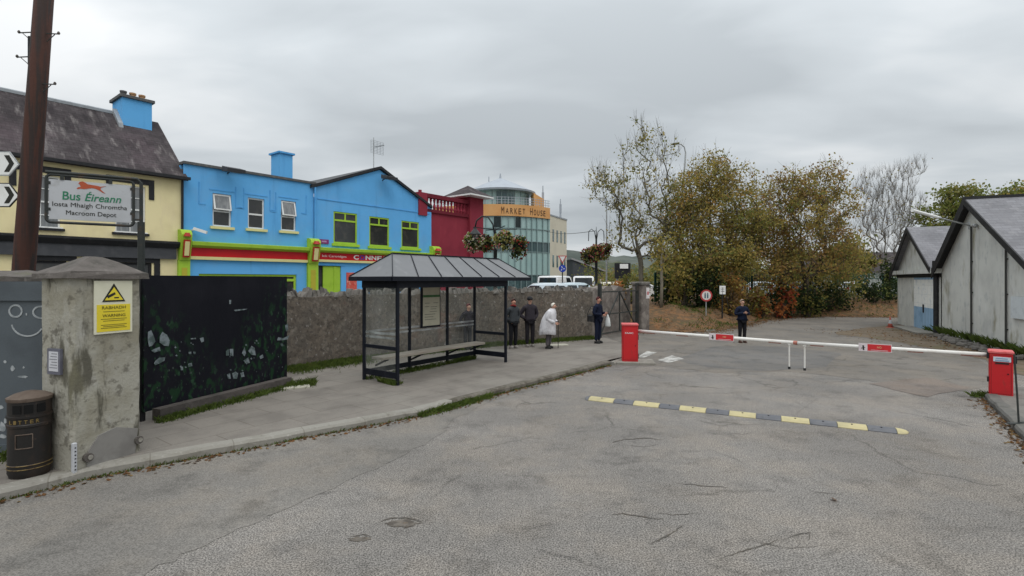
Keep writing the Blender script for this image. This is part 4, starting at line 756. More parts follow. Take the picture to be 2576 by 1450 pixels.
M['gate_steel'] = mat('dark_gate_steel', (0.03, 0.034, 0.032), [((0.08, 0.05, 0.03), 5, 0.52, 0.7, 0.7)], 0.6)
ga = WALL[-1] + Vector((0.35, 0.35, 0)); gb = Vector((gp.x - 0.25, gp.y - 0.35, 0.12)); rot, gl = frame(ga, gb)
t = empty('field_gate', (ga.x, ga.y, 0.05), rot, 'dark steel gate with crossed diagonal bars between wall end and stone pier', 'gate')
for x0, x1 in ((-0.05, 0.1), (gl - 0.1, gl + 0.03)): b = MB(); b.box((x0, -0.06, 0), (x1, 0.06, 2.3)); b.build('post', M['gate_steel'], t)
b = MB()
for z in (0.2, 1.0, 1.95): b.bar((0.1, 0, z), (gl - 0.1, 0, z), 0.05)
b.bar((0.1, 0, 0.2), (gl * 0.5, 0, 1.95), 0.045); b.bar((gl * 0.5, 0, 1.95), (gl - 0.1, 0, 0.2), 0.045); b.bar((gl*0.5, 0, 1.95), (gl*0.5, 0, 0.2), 0.05); b.build('bars', M['gate_steel'], t)
wa, wb = Vector((3.30, 22.2, 0)), Vector((5.85, 25.5, 0)); rot, wl_ = frame(wa, wb); b = MB(); nn_ = 16; vs = []
for i in range(nn_ + 1): x = wl_ * i / nn_; h = 2.1 + random.uniform(-0.12, 0.14); vs += [(x, 0, 0), (x, random.uniform(-.03, .03), h), (x, 0.5, h + random.uniform(-.1, .1)), (x, 0.5, 0)]
b.add(vs, [(4*i+k, 4*i+4+k, 4*i+5+k, 4*i+1+k) for i in range(nn_) for k in range(3)] + [(3, 2, 1, 0), (4*nn_, 4*nn_+1, 4*nn_+2, 4*nn_+3)]); o = b.build('old_stone_wall', M['pier_stone']); o.location = wa; o.rotation_euler = (0, 0, rot); tag(o, 'tumbledown stone wall seen through the bars of the steel gate', 'wall')
# ---- big square pier with yellow sign
M['pier_cement'] = mat('stained_cement', (0.34, 0.325, 0.275), [((0.235, 0.215, 0.16), 1.6, 0.42, 0.66, 0.85), ((0.40, 0.39, 0.36), 3.6, 0.52, 0.74, 0.7, (1, 1, 0.6)), ((0.065, 0.06, 0.044), 2.3, 0.535, 0.63, 0.85, (1.4, 1.4, 0.38)), ((0.11, 0.10, 0.078), 7, 0.54, 0.66, 0.7), ((0.25, 0.235, 0.14), 1.1, 0.56, 0.72, 0.6, (1, 1, 0.3))], 0.95, bump=0.45, bscale=24)
M['pier_cap'] = mat('mossy_cap', (0.125, 0.11, 0.10), [((0.065, 0.06, 0.052), 3, 0.42, 0.66, 0.8), ((0.22, 0.20, 0.18), 7, 0.55, 0.74, 0.6), ((0.10, 0.11, 0.05), 2, 0.6, 0.74, 0.5)], 0.95, bump=0.7, bscale=14)
M['sign_grey'] = mat('weathered_white_sheet', (0.47, 0.48, 0.50), [((0.38, 0.39, 0.40), 1.6, 0.42, 0.68, 0.7), ((0.30, 0.30, 0.29), 5, 0.58, 0.75, 0.5)], 0.5)
pc = G(180, 1188, PAV); pr = G(356, 1134, PAV); rot, pw = frame(pc, pr); pd = 0.62
t = empty('square_pier', pc, rot, 'thick stained cement gate pier with a pyramid cap and a yellow warning sign', 'pillar')
b = MB(); nz = 14; vs = []
ring = [(0.04, 0), (pw - 0.04, 0), (pw, 0.04), (pw, pd - 0.04), (pw - 0.04, pd), (0.04, pd), (0, pd - 0.04), (0, 0.04)]
for i in range(nz + 1):
    z = -0.03 + 2.44 * i / nz
    for x, y in ring: vs.append((x + random.uniform(-0.006, 0.006), y + random.uniform(-0.006, 0.006), z))
b.add(vs, [(8*i+j, 8*i+(j+1) % 8, 8*i+8+(j+1) % 8, 8*i+8+j) for i in range(nz) for j in range(8)] + [tuple(range(8*nz, 8*nz+8))]); b.build('shaft', M['pier_cement'], t)
b = MB(); o = 0.055; zc = 2.40; x0, x1, y0, y1 = -o, pw + o, -o, pd + o; cx, cy = pw / 2, pd / 2
rings = [(0.0, zc), (0.0, zc + 0.07), (0.03, zc + 0.09), (0.30, zc + 0.22), (0.44, zc + 0.29)]
vs = []
for k, z in rings:
    for (u, v) in ((x0, y0), (cx, y0), (x1, y0), (x1, cy), (x1, y1), (cx, y1), (x0, y1), (x0, cy)): vs.append((u + (cx - u) * k * 1.9 + random.uniform(-.012, .012), v + (cy - v) * k * 1.9 + random.uniform(-.012, .012), z + random.uniform(-.008, .008)))
b.add(vs, [(8*i+j, 8*i+(j+1) % 8, 8*i+8+(j+1) % 8, 8*i+8+j) for i in range(len(rings)-1) for j in range(8)] + [tuple(range(7, -1, -1)), tuple(range(8*len(rings)-8, 8*len(rings)))]); b.build('cap', M['pier_cap'], t)
M['smooth_cement'] = mat('smooth_cement_patch', (0.225, 0.215, 0.20), [((0.16, 0.15, 0.14), 2.5, 0.45, 0.7, 0.7), ((0.28, 0.27, 0.25), 6, 0.5, 0.75, 0.5)], 0.9)
b = MB(); b.prism([(0.16, -0.018, 0), (pw - 0.1, -0.018, 0), (pw - 0.06, -0.018, 0.33), (pw * 0.6, -0.018, 0.42), (0.3, -0.018, 0.37), (0.18, -0.018, 0.2)], (0, 0.03, 0)); b.build('repair_patch', M['smooth_cement'], t)
for x, z in ((0.17, 0.13), (pw - 0.06, 0.17)): b = MB(); b.tube([(x, 0.0, z), (x, -0.05, z)], 0.055, 12); st = b.build('bolt', M['pier_cap'], t); b = MB(); b.tube([(x + .012, -0.05, z), (x + .012, -0.06, z)], 0.03, 10); b.build('bolt_face', M['kerb'], st)
b = MB(); b.bbox((-0.01, -0.045, -0.02), (0.04, 0.0, 0.36), 0.008); st = b.build('marker_post', M['sign_grey'], t)
b = MB()
for k in range(7): b.tube([(0.015, -0.045, 0.03 + k * 0.045), (0.015, -0.05, 0.03 + k * 0.045)], 0.009, 6)
b.build('holes', M['black_trim'], st)
loc = lambda o, p: Matrix.Rotation(-o.rotation_euler.z, 4, 'Z') @ (Vector(p) - o.location)
fn = Vector((math.sin(rot), -math.cos(rot), 0))
def onface(o, x, y, nrm, p0): return loc(o, hit(x, y, p0, nrm))
tl = onface(t, 234, 706, fn, pc); br = onface(t, 330, 834, fn, pc); bl = onface(t, 234, 838, fn, pc)
s0, s1, sz0, sz1 = tl.x, br.x, min(bl.z, br.z), min(tl.z, 2.37); shh = sz1 - sz0; sww = s1 - s0
M['sign_yellow'] = mat('yellow_sign_sheet', (0.72, 0.58, 0.04), [((0.64, 0.50, 0.03), 1.5, 0.45, 0.7, 0.5)], 0.4)
M['sign_cream'] = mat('cream_sign_sheet', (0.66, 0.64, 0.50), [((0.58, 0.57, 0.42), 2.5, 0.45, 0.7, 0.6)], 0.4)
M['ink'] = plain('black_ink', (0.02, 0.02, 0.015), 0.6); M['ink_brown'] = plain('olive_ink', (0.16, 0.13, 0.02), 0.6)
b = MB(); b.box((s0, -0.022, sz0), (s1, -0.008, sz1)); sg = b.build('warning_sign', M['sign_cream'], t)
b = MB(); b.box((s0 + 0.03, -0.026, sz0 + shh * 0.04), (s1 - 0.03, -0.022, sz0 + shh * 0.55)); b.build('yellow_panel', M['sign_yellow'], sg)
cx = (s0 + s1) / 2; za, zb = sz0 + shh * 0.60, sz0 + shh * 0.95; hw = (zb - za) * 0.60
b = MB(); b.prism([(cx - hw, -0.022, za), (cx + hw, -0.022, za), (cx, -0.022, zb)], (0, -0.004, 0)); b.build('triangle_border', M['ink'], sg)
b = MB(); b.prism([(cx - hw * 0.78, -0.026, za + 0.022), (cx + hw * 0.78, -0.026, za + 0.022), (cx, -0.026, zb - 0.05)], (0, -0.003, 0)); b.build('triangle_field', M['sign_yellow'], sg)
b = MB(); zc = za + (zb - za) * 0.36; b.M = Matrix.Translation((cx - 0.035, -0.0305, zc)) @ Matrix.Rotation(R(-28), 4, 'Y'); b.box((-0.055, 0, -0.016), (0.055, 0.002, 0.016)); b.M = None; b.box((cx + 0.0, -0.0305, za + 0.045), (cx + 0.06, -0.0285, za + 0.062)); b.build('pictogram', M['ink'], sg)
lettering('RABHADH', sww * 0.62, shh * 0.055, M['ink_brown'], sg, (cx - sww * 0.31, -0.0262, sz0 + shh * 0.465))
lettering('WARNING', sww * 0.6, shh * 0.055, M['ink_brown'], sg, (cx - sww * 0.3, -0.0262, sz0 + shh * 0.315))
b = MB()
for k, zz in enumerate((0.41, 0.27, 0.235, 0.16, 0.13, 0.10)): b.box((cx - sww * (0.34 if k % 2 else 0.28), -0.0275, sz0 + shh * zz), (cx + sww * (0.34 if k % 2 else 0.28), -0.0262, sz0 + shh * (zz + 0.012)))
b.build('small_print', M['ink_brown'], sg)
ln = Vector((-math.cos(rot), -math.sin(rot), 0)); q0 = loc(t, hit(127, 876, pc, ln)); q1 = loc(t, hit(159, 943, pc, ln)); ya, yb = sorted((q0.y, q1.y))
b = MB(); b.box((-0.035, ya, q1.z), (-0.004, yb, q0.z)); fr = b.build('framed_notice', mat('grey_frame', (0.12, 0.12, 0.15), [((0.2, 0.2, 0.23), 4, 0.5, 0.7, 0.5)], 0.5), t)
b = MB(); b.box((-0.038, ya + 0.035, q1.z + 0.04), (-0.035, yb - 0.035, q0.z - 0.035)); b.build('paper', plain('pale_paper', (0.55, 0.55, 0.58), 0.6), fr)
b = MB()
for k in range(6): z = q1.z + 0.08 + k * 0.035; b.box((-0.0395, ya + 0.05, z), (-0.038, yb - 0.05 - 0.02 * (k % 3), z + 0.01))
b.build('print', plain('grey_print', (0.2, 0.2, 0.22), 0.6), fr)
# ---- sheet gate with painted face, left of the pier, and the low wall end behind it
M['gate_sheet'] = mat('slate_blue_sheet', (0.085, 0.10, 0.112), [((0.06, 0.07, 0.08), 1.2, 0.42, 0.68, 0.7), ((0.13, 0.145, 0.155), 3, 0.6, 0.76, 0.5, (1, 1, 0.3))], 0.55, bump=0.1)
ga = Vector((-9.2, 7.15, PAV)); gb = Vector((-5.85, 7.0, PAV)); rot, gl = frame(ga, gb)
t = empty('sheet_gate', ga, rot, 'slate blue sheet metal gate with a white painted face, left of the pier', 'gate')
b = MB(); b.box((0, 0, 0.05), (gl, 0.04, 2.1)); b.build('sheet', M['gate_sheet'], t)
b = MB(); b.box((0, -0.03, 2.1), (gl, 0.05, 2.36)); b.build('top_rail', M['gate_sheet'], t); b = MB(); b.box((0, -0.02, 0.02), (gl, 0.0, 0.14)); b.build('bottom_rail', M['gate_sheet'], t)
M['spray'] = mat('white_spray_paint', (0.36, 0.38, 0.39), [((0.16, 0.18, 0.19), 9, 0.42, 0.64, 0.8)], 0.7)
gn = Vector((math.sin(rot), -math.cos(rot), 0)); lg = lambda x, y: loc(t, hit(x, y, ga, gn))
def paint_loop(b, pts, w, y=-0.004):
    for p, q in zip(pts[:-1], pts[1:]): b.bar((p[0], y, p[1]), (q[0], y, q[1]), w, 0.006, (0, -1, 0))
for (cx_, cy_, rx, ry) in ((40, 783, 16, 15), (104, 786, 20, 15)):
    b = MB(); pts = [lg(cx_ + rx * math.cos(a), cy_ + ry * math.sin(a)) for a in np.linspace(0, 2 * math.pi, 17)]; paint_loop(b, [(p.x, p.z) for p in pts], 0.024); b.build('painted_eye', M['spray'], t)
b = MB(); pts = [lg(70 + 40 * math.cos(a), 812 + 34 * math.sin(a)) for a in np.linspace(math.pi * 0.95, math.pi * 0.15, 12)]; paint_loop(b, [(p.x, p.z) for p in pts], 0.020); b.build('painted_smile', M['spray'], t)
b = MB(); pts = [lg(66, 791), lg(69, 791)]; paint_loop(b, [(p.x, p.z) for p in pts], 0.030); b.build('painted_nose', M['spray'], t)
def blotch(b, x, y, rx, ry, f, yy=-0.004, n=11):
    pts = []
    for a in np.linspace(0, 2 * math.pi, n)[:-1]:
        k = random.uniform(0.65, 1.15); p = f(x + rx * k * math.cos(a), y + ry * k * math.sin(a)); pts.append((p.x, yy, p.z))
    b.poly(pts)
for x, y, rx, ry in ((33, 927, 6, 8), (60, 948, 14, 3.5), (13, 911, 4, 4), (3, 1025, 8, 5), (6, 1075, 9, 14), (14, 1060, 5, 8), (60, 925, 3, 3), (8, 1098, 10, 7)): b = MB(); blotch(b, x, y, rx, ry, lg); b.build('paint_mark', M['spray'], t)
t = empty('low_stone_wall', (-9.6, 8.0, 0), R(-3), 'old wall with a rough stone coping just behind the sheet gate', 'wall')
b = MB(); b.box((0, 0, 0), (3.4, 0.5, 2.48)); b.build('body', M['pier_cement'], t)
b = MB(); vs = []; n = 14
for i in range(n + 1):
    x = -0.05 + 3.5 * i / n; vs += [(x, -0.1, 2.48), (x, -0.1, 2.56 + random.uniform(-.02, .02)), (x, 0.25, 2.63 + random.uniform(-.03, .03)), (x, 0.6, 2.56), (x, 0.6, 2.48)]
b.add(vs, [(5*i+k, 5*i+5+k, 5*i+6+k, 5*i+1+k) for i in range(n) for k in range(4)] + [(0, 1, 2, 3, 4), tuple(range(5*n+4, 5*n-1, -1))]); b.build('coping', M['pier_cap'], t)
# ---- black hoarding with printed leaves
ha = G(362, 1062, PAV); hb = G(722, 968, PAV); rot, hl = frame(ha, hb)
t = empty('hoarding', ha, rot, 'tall black hoarding printed with dark green leaves and white paint marks', 'hoarding')
def hoarding_mat():
    m = mat('printed_hoarding', (0.0075, 0.008, 0.012), [((0.013, 0.013, 0.018), 1.2, 0.45, 0.7, 0.7)], 0.5, spec=0.12); nt = m.node_tree; N = nt.nodes.new; L = nt.links.new; b = nt.nodes['Principled BSDF']
    tc = N('ShaderNodeTexCoord'); sep = N('ShaderNodeSeparateXYZ'); L(tc.outputs['Object'], sep.inputs[0])
    nz = N('ShaderNodeTexNoise'); nz.inputs['Scale'].default_value = 1.7; nz.inputs['Detail'].default_value = 3; L(tc.outputs['Object'], nz.inputs['Vector'])
    def mm(op, a, c):
        n = N('ShaderNodeMath'); n.operation = op
        for i, v in enumerate((a, c)):
            if isinstance(v, (int, float)): n.inputs[i].default_value = v
            else: L(v, n.inputs[i])
        return n.outputs[0]
    # the print shows foliage only over its lower part
    hgt = mm('SUBTRACT', mm('ADD', 0.55, mm('MULTIPLY', nz.outputs[0], 1.25)), mm('MULTIPLY', sep.outputs[2], 0.62))
    # and least of all right of the middle
    dx = mm('MULTIPLY', mm('ABSOLUTE', mm('SUBTRACT', sep.outputs[0], hl * 0.47), 0), 0.55); area = mm('ADD', hgt, mm('SUBTRACT', dx, 0.42))
    mr = N('ShaderNodeMapRange'); mr.inputs[1].default_value = 0.1; mr.inputs[2].default_value = 0.6; L(area, mr.inputs[0])
    cur = b.inputs['Base Color'].links[0].from_socket
    for sc, th0, th1, c, k in ((7.5, 0.50, 0.62, (0.012, 0.036, 0.017), 0.95), (9, 0.60, 0.68, (0.03, 0.075, 0.04), 0.7), (18, 0.66, 0.74, (0.10, 0.13, 0.11), 0.5)):
        n = N('ShaderNodeTexNoise'); n.inputs['Scale'].default_value = sc; n.inputs['Detail'].default_value = 2; mp = N('ShaderNodeMapping'); mp.inputs['Rotation'].default_value = (0, R(30), 0); mp.inputs['Scale'].default_value = (1, 1, 0.6); mp.inputs['Location'].default_value = (sc, 0, sc); L(tc.outputs['Object'], mp.inputs[0]); L(mp.outputs[0], n.inputs['Vector'])
        r = N('ShaderNodeMapRange'); r.interpolation_type = 'SMOOTHSTEP'; r.inputs[1].default_value = th0; r.inputs[2].default_value = th1; r.inputs[4].default_value = k; L(n.outputs[0], r.inputs[0])
        mx = N('ShaderNodeMix'); mx.data_type = 'RGBA'; L(mm('MULTIPLY', r.outputs[0], mr.outputs[0]), mx.inputs[0]); L(cur, mx.inputs[6]); mx.inputs[7].default_value = (*c, 1); cur = mx.outputs[2]
    L(cur, b.inputs['Base Color']); return m
M['hoarding'] = hoarding_mat()
hz0, hz1 = 0.16, 2.46
b = MB(); nxx = 24; vs = []
for i in range(nxx + 1):
    x = hl * i / nxx; dy = 0.012 * math.sin(i * 1.3) * (0 < i < nxx)
    vs += [(x, dy, hz0), (x, dy * 0.5, hz1), (x, 0.05, hz1), (x, 0.05, hz0)]
b.add(vs, [(4*i+k, 4*i+4+k, 4*i+4+(k+1) % 4, 4*i+(k+1) % 4) for i in range(nxx) for k in range(4)] + [(3, 2, 1, 0), tuple(4*nxx+k for k in range(4))]); b.build('panel', M['hoarding'], t)
hn = Vector((math.sin(rot), -math.cos(rot), 0)); lh = lambda x, y: loc(t, hit(x, y, ha, hn))
def hz_(x, y): return lh((520 + x * 0.4) / 1.4895, (1020 + y * 0.4) / 1.4895)       # read from an enlargement of the photograph
M['pale_marks'] = mat('pale_paint_marks', (0.18, 0.21, 0.225), [((0.05, 0.075, 0.07), 9, 0.42, 0.6, 0.9)], 0.6)
def shape(pts):
    b = MB(); ps = [hz_(*p) for p in pts]; b.poly([(p.x, -0.016, p.z) for p in ps]); b.build('paint_mark', M['pale_marks'], t)
shape([(80, 560), (110, 545), (135, 600), (150, 650), (120, 690), (90, 700), (78, 640)])
shape([(190, 600), (215, 560), (260, 590), (285, 640), (275, 695), (230, 690), (190, 660)])
shape([(110, 735), (150, 715), (190, 700), (200, 740), (165, 745), (140, 755)])
shape([(150, 830), (190, 800), (240, 800), (235, 830), (190, 855), (150, 870), (135, 855)])
shape([(1020, 740), (1050, 690), (1080, 710), (1090, 780), (1050, 775)])
shape([(1290, 640), (1300, 610), (1350, 620), (1405, 590), (1390, 630), (1340, 640)]); shape([(1320, 670), (1345, 670), (1350, 695), (1330, 695)])
shape([(1365, 500), (1390, 480), (1395, 540), (1375, 560)]); shape([(565, 620), (600, 610), (605, 650), (580, 660)]); shape([(870, 950), (900, 930), (925, 950), (915, 1000), (880, 1000)])
shape([(820, 960), (850, 945), (855, 1000), (830, 1000)]); shape([(945, 945), (975, 935), (985, 980), (955, 985)]); shape([(1125, 790), (1155, 770), (1165, 800), (1135, 815)])
shape([(810, 740), (835, 720), (840, 780), (812, 785)]); shape([(845, 720), (880, 720), (880, 790), (850, 780)]); shape([(960, 760), (985, 700), (1000, 760), (985, 790)]); shape([(975, 830), (1020, 800), (1035, 850), (1000, 860)])
shape([(840, 262), (860, 262), (858, 300), (842, 300)]); shape([(385, 890), (408, 885), (410, 920), (388, 920)]); shape([(460, 750), (485, 745), (487, 768), (463, 768)]); shape([(505, 745), (528, 748), (525, 768), (508, 768)])
shape([(480, 620), (530, 615), (530, 628), (482, 630)]); shape([(455, 860), (490, 850), (495, 880), (460, 890)]); shape([(885, 355), (920, 350), (985, 345), (1015, 345), (985, 355), (900, 368)])
for _ in range(26):
    x, y = random.choice((random.uniform(420, 640), random.uniform(800, 1100), random.uniform(1080, 1380), random.uniform(330, 450))), random.uniform(600, 1080); r = random.uniform(4, 11)
    shape([(x - r, y), (x, y - r), (x + r, y + r * 0.2), (x, y + r)])
b = MB(); b.box((0.12, -0.22, -0.02), (hl - 0.1, -0.03, 0.20)); b.build('concrete_plinth', mat('dark_plinth', (0.095, 0.082, 0.075), [((0.05, 0.045, 0.04), 2.5, 0.42, 0.68, 0.8), ((0.16, 0.14, 0.13), 7, 0.55, 0.75, 0.5)], 0.95, bump=0.5), t)
for x in (0.03, hl * 0.5, hl - 0.05): b = MB(); b.box((x - 0.04, 0.06, 0), (x + 0.04, 0.14, 2.45)); b.build('post', M['black_trim'], t)
# manhole slabs in the grass
for (x, y, w, dd, lab) in ((742, 976, 0.62, 0.3, 'pale concrete slab lying in the grass at the end of the hoarding'), (1402, 869.5, 0.75, 0.35, 'pale flat slab on the ground beside the walking stick')):
    p = G(x, y, PAV); o = MB().bbox((-w/2, -dd/2, 0), (w/2, dd/2, 0.035), 0.01).build('flat_slab', plain('pale_concrete', (0.42, 0.40, 0.33), 0.9)); o.location = (p.x, p.y, PAV); o.rotation_euler = (0, 0, R(20)); tag(o, lab, 'slab')
# ---- litter bin
bp = G(75, 1205, PAV); bp = Vector((bp.x - 0.15, bp.y + 0.16, PAV))
M['bin'] = mat('rusty_brown_black', (0.013, 0.011, 0.010), [((0.042, 0.024, 0.016), 3, 0.45, 0.68, 0.8), ((0.012, 0.011, 0.01), 1.4, 0.45, 0.7, 0.7), ((0.11, 0.07, 0.05), 12, 0.6, 0.75, 0.5)], 0.5, spec=0.4, bump=0.1)
M['bin_top'] = mat('rusty_lid', (0.12, 0.09, 0.07), [((0.06, 0.04, 0.03), 4, 0.42, 0.68, 0.8), ((0.2, 0.16, 0.13), 7, 0.55, 0.75, 0.5)], 0.75)
M['gold'] = mat('dull_gold_paint', (0.20, 0.14, 0.05), [((0.08, 0.05, 0.03), 9, 0.45, 0.65, 0.8)], 0.5, metal=0.2)
t = empty('litter_bin', bp, R(38), 'round rusty black litter bin with gold lettering against the pier', 'bin')
b = MB(); b.lathe([(0.245, 0), (0.25, 0.03), (0.265, 0.06), (0.262, 0.16), (0.27, 0.17), (0.262, 0.18), (0.262, 0.66), (0.275, 0.67), (0.275, 0.70), (0.265, 0.71), (0.265, 0.78), (0.277, 0.79), (0.277, 0.815), (0.262, 0.82), (0.262, 1.0)], n=28); smooth_angle(b.build('body', M['bin'], t))
b = MB(); b.lathe([(0.272, 1.0), (0.28, 1.02), (0.28, 1.045), (0.2, 1.085), (0.08, 1.115), (0.02, 1.12)], n=28); smooth_angle(b.build('lid', M['bin_top'], t))
for a in (-118, -88, -55):
    b = MB(); b.M = Matrix.Rotation(R(a + 90), 4, 'Z')
    b.bar((-0.055, -0.266, 0.91), (0.055, -0.266, 0.91), 0.012, 0.11, (0, 0, 1)); b.build('opening', mat('bin_opening', (0.004, 0.004, 0.004), [((0.008, 0.008, 0.008), 9, 0.5, 0.7, 0.5)], 0.9), t)
for i, chh in enumerate('LITTER'):
    a = R(-90 - 38 + i * 14.5 - 10); o = lettering(chh, 0.04, 0.05, M['gold'], t, (-0.02, 0, 0), bold=0.02); o.location = (0.268 * math.cos(a), 0.268 * math.sin(a), 0.72); o.rotation_euler = (0, 0, a + R(90))
b = MB(); a0, a1 = R(-90 - 32), R(-90 + 12)
arcp = lambda a, z: (0.268 * math.cos(a), 0.268 * math.sin(a), z)
for z in (0.40, 0.58): b.tube([arcp(a, z) for a in np.linspace(a0, a1, 7)], 0.007, 5)
for a in (a0, a1): b.tube([arcp(a, 0.40), arcp(a, 0.58)], 0.007, 5)
b.build('panel_frame', M['bin_top'], t)
b = MB()
for z in (0.17, 0.12): b.tube([(0.268 * math.cos(a), 0.268 * math.sin(a), z) for a in np.linspace(0, 2 * math.pi, 29)], 0.006, 5)
b.build('gold_band', M['gold'], t)
t.scale = (0.78, 0.78, 0.915)
# ---- bus shelter
fl = G(1000, 970, PAV); frt = G(1272, 912, PAV); u = (frt - fl).normalized(); SW = (frt - fl).length; SD = 1.18; nrm = Vector((-u.y, u.x, 0)); rot = math.atan2(u.y, u.x)
M['shelter_steel'] = mat('navy_black_steel', (0.008, 0.010, 0.016), [((0.02, 0.022, 0.03), 4, 0.5, 0.72, 0.5)], 0.55, spec=0.2)
M['shelter_roof'] = mat('grey_sheet_roof_weathered', (0.165, 0.168, 0.175), [((0.14, 0.145, 0.15), 1.2, 0.42, 0.68, 0.7), ((0.24, 0.245, 0.25), 3, 0.52, 0.75, 0.5, (1, 1, 0.4)), ((0.12, 0.115, 0.10), 6, 0.6, 0.76, 0.5)], 0.55, spec=0.4)
M['shelter_glass'] = glass_mat('shelter_glass', (0.95, 0.97, 0.96), 0.10)
M['frost'] = glass_mat('frosted_stripe', (0.5, 0.52, 0.52), 0.55, (0.62, 0.64, 0.64))
M['bench_wood'] = mat('grey_worn_plank', (0.30, 0.265, 0.22), [((0.2, 0.165, 0.13), 3, 0.45, 0.7, 0.7, (0.3, 3, 3)), ((0.38, 0.35, 0.31), 6, 0.5, 0.74, 0.5, (0.3, 2, 2))], 0.8)
t = empty('bus_shelter', fl, rot, 'open black steel bus shelter with glass panels, plank bench and hipped grey roof', 'bus shelter')
HT = 2.33; backx = [0.0, 0.0, 0.0, 0.0]
for k, x in enumerate((1030, 1125)):
    q = loc(t, hit(x, 700, fl + nrm * SD, nrm)); backx[k + 1] = q.x
backx[0] = 0.0; backx[3] = SW
for x, y in ((0, 0), (SW, 0), (0, SD), (backx[1], SD), (backx[2], SD), (SW, SD)):
    b = MB(); b.bbox((x - 0.035, y - 0.035, 0), (x + 0.035, y + 0.035, HT), 0.008); b.build('post', M['shelter_steel'], t)
b = MB(); o = 0.04
for z0, z1 in ((HT - 0.13, HT),): b.box((-o, -o, z0), (SW + o, o * 0.6, z1 + 0.1)); b.box((-o, SD - o * 0.6, z0), (SW + o, SD + o, z1 + 0.1)); b.box((-o, o * 0.6, z0), (o * 0.6, SD - o * 0.6, z1 + 0.1)); b.box((SW - o * 0.6, o * 0.6, z0), (SW + o, SD - o * 0.6, z1 + 0.1))
b.build('roof_beam', M['shelter_steel'], t)
b = MB()
for x in (0, SW):
    for z0, z1 in ((0.14, 0.28), (0.78, 0.86)): b = MB(); b.box((x - 0.02, 0.036, z0), (x + 0.02, SD - 0.036, z1)); b.build('rail', M['shelter_steel'], t)
for xa, xb in zip(backx[:-1], backx[1:]): b = MB(); b.box((xa + 0.036, SD - 0.02, 0.12), (xb - 0.036, SD + 0.02, 0.24)); b.build('rail', M['shelter_steel'], t)
for x in (0, SW):
    for z0, z1 in ((0.28, 0.78), (0.86, HT - 0.13)): b = MB(); b.add([(x, 0.036, z0), (x, SD - 0.036, z0), (x, SD - 0.036, z1), (x, 0.036, z1)], [(0, 1, 2, 3)]); b.build('glass_panel', M['shelter_glass'], t)
for xa, xb in zip(backx[:-1], backx[1:]):
    b = MB(); b.add([(xa + 0.036, SD, 0.24), (xb - 0.036, SD, 0.24), (xb - 0.036, SD, HT - 0.13), (xa + 0.036, SD, HT - 0.13)], [(0, 1, 2, 3)]); g = b.build('glass_panel', M['shelter_glass'], t)
    for z in (1.12, 1.02): b = MB(); b.add([(xa + 0.04, SD - 0.006, z), (xb - 0.04, SD - 0.006, z), (xb - 0.04, SD - 0.006, z + 0.05), (xa + 0.04, SD - 0.006, z + 0.05)], [(0, 1, 2, 3)]); b.build('frosted_stripe', M['frost'], g)
b = MB()
for z in (1.12, 1.02): b.add([(0.006, 0.04, z), (0.006, SD - 0.04, z), (0.006, SD - 0.04, z + 0.05), (0.006, 0.04, z + 0.05)], [(0, 1, 2, 3)])
b.build('frosted_stripe', M['frost'], t)
# hipped roof: overhanging far more at the right
ex0, ex1, ey0, ey1 = -0.30, SW + 1.05, -0.16, SD + 0.16; ez = HT + 0.13; rx0, rx1, ry, rz = 0.35, SW + 0.42, SD / 2, HT + 0.68
b = MB(); b.add([(ex0, ey0, ez), (ex1, ey0, ez), (ex1, ey1, ez), (ex0, ey1, ez), (rx0, ry, rz), (rx1, ry, rz)], [(0, 1, 5, 4), (1, 2, 5), (2, 3, 4, 5), (3, 0, 4)]); rf = b.build('roof', M['shelter_roof'], t)
b = MB(); n = 7
for i in range(n + 1):
    f = i / n; p = (rx0 + (rx1 - rx0) * f, ry, rz + 0.012); q = (ex0 + 0.02 + (ex1 - ex0 - 0.04) * f, ey0, ez + 0.012); b.bar(p, q, 0.02, 0.024)
    if 0 < i < n: b.bar(p, (q[0], ey1, ez + 0.012), 0.028, 0.028)
b.bar((rx0, ry, rz + 0.01), (rx1, ry, rz + 0.01), 0.05, 0.03); b.bar((rx0, ry, rz + .01), (ex0, ey1, ez + .01), 0.028); b.bar((rx1, ry, rz + .01), (ex1, ey1, ez + .01), 0.028); b.build('seams', M['shelter_steel'], rf)
b = MB()
for p, q in (((ex0, ey0), (ex1, ey0)), ((ex1, ey0), (ex1, ey1)), ((ex1, ey1), (ex0, ey1)), ((ex0, ey1), (ex0, ey0))): b.bar((*p, ez - 0.05), (*q, ez - 0.05), 0.06, 0.10)
b.add([(ex0, ey0, ez - 0.03), (ex1, ey0, ez - 0.03), (ex1, ey1, ez - 0.03), (ex0, ey1, ez - 0.03)], [(0, 1, 2, 3)]); b.build('eave', M['shelter_steel'], rf)
b = MB(); b.bbox((0.12, SD - 0.52, 0.49), (SW - 0.02 - 0.1, SD - 0.12, 0.55), 0.008); bn = b.build('bench', M['bench_wood'], t)
for x in (0.3, backx[1], backx[2], SW - 0.25): b = MB(); b.bar((x, SD - 0.05, 0.30), (x, SD - 0.45, 0.47), 0.035, 0.04); b.bar((x, SD - 0.04, 0.47), (x, SD - 0.5, 0.47), 0.035, 0.03); b.build('bench_bracket', M['shelter_steel'], bn)
qa = loc(t, hit(1058, 716, fl + nrm * (SD - 0.05), nrm)); qb = loc(t, hit(1106, 826, fl + nrm * (SD - 0.05), nrm)); qc = loc(t, hit(1058, 826, fl + nrm * (SD - 0.05), nrm))
b = MB(); b.bbox((qa.x, SD - 0.09, qc.z), (qb.x, SD - 0.03, qa.z), 0.01); tc_ = b.build('timetable_case', M['shelter_steel'], t)
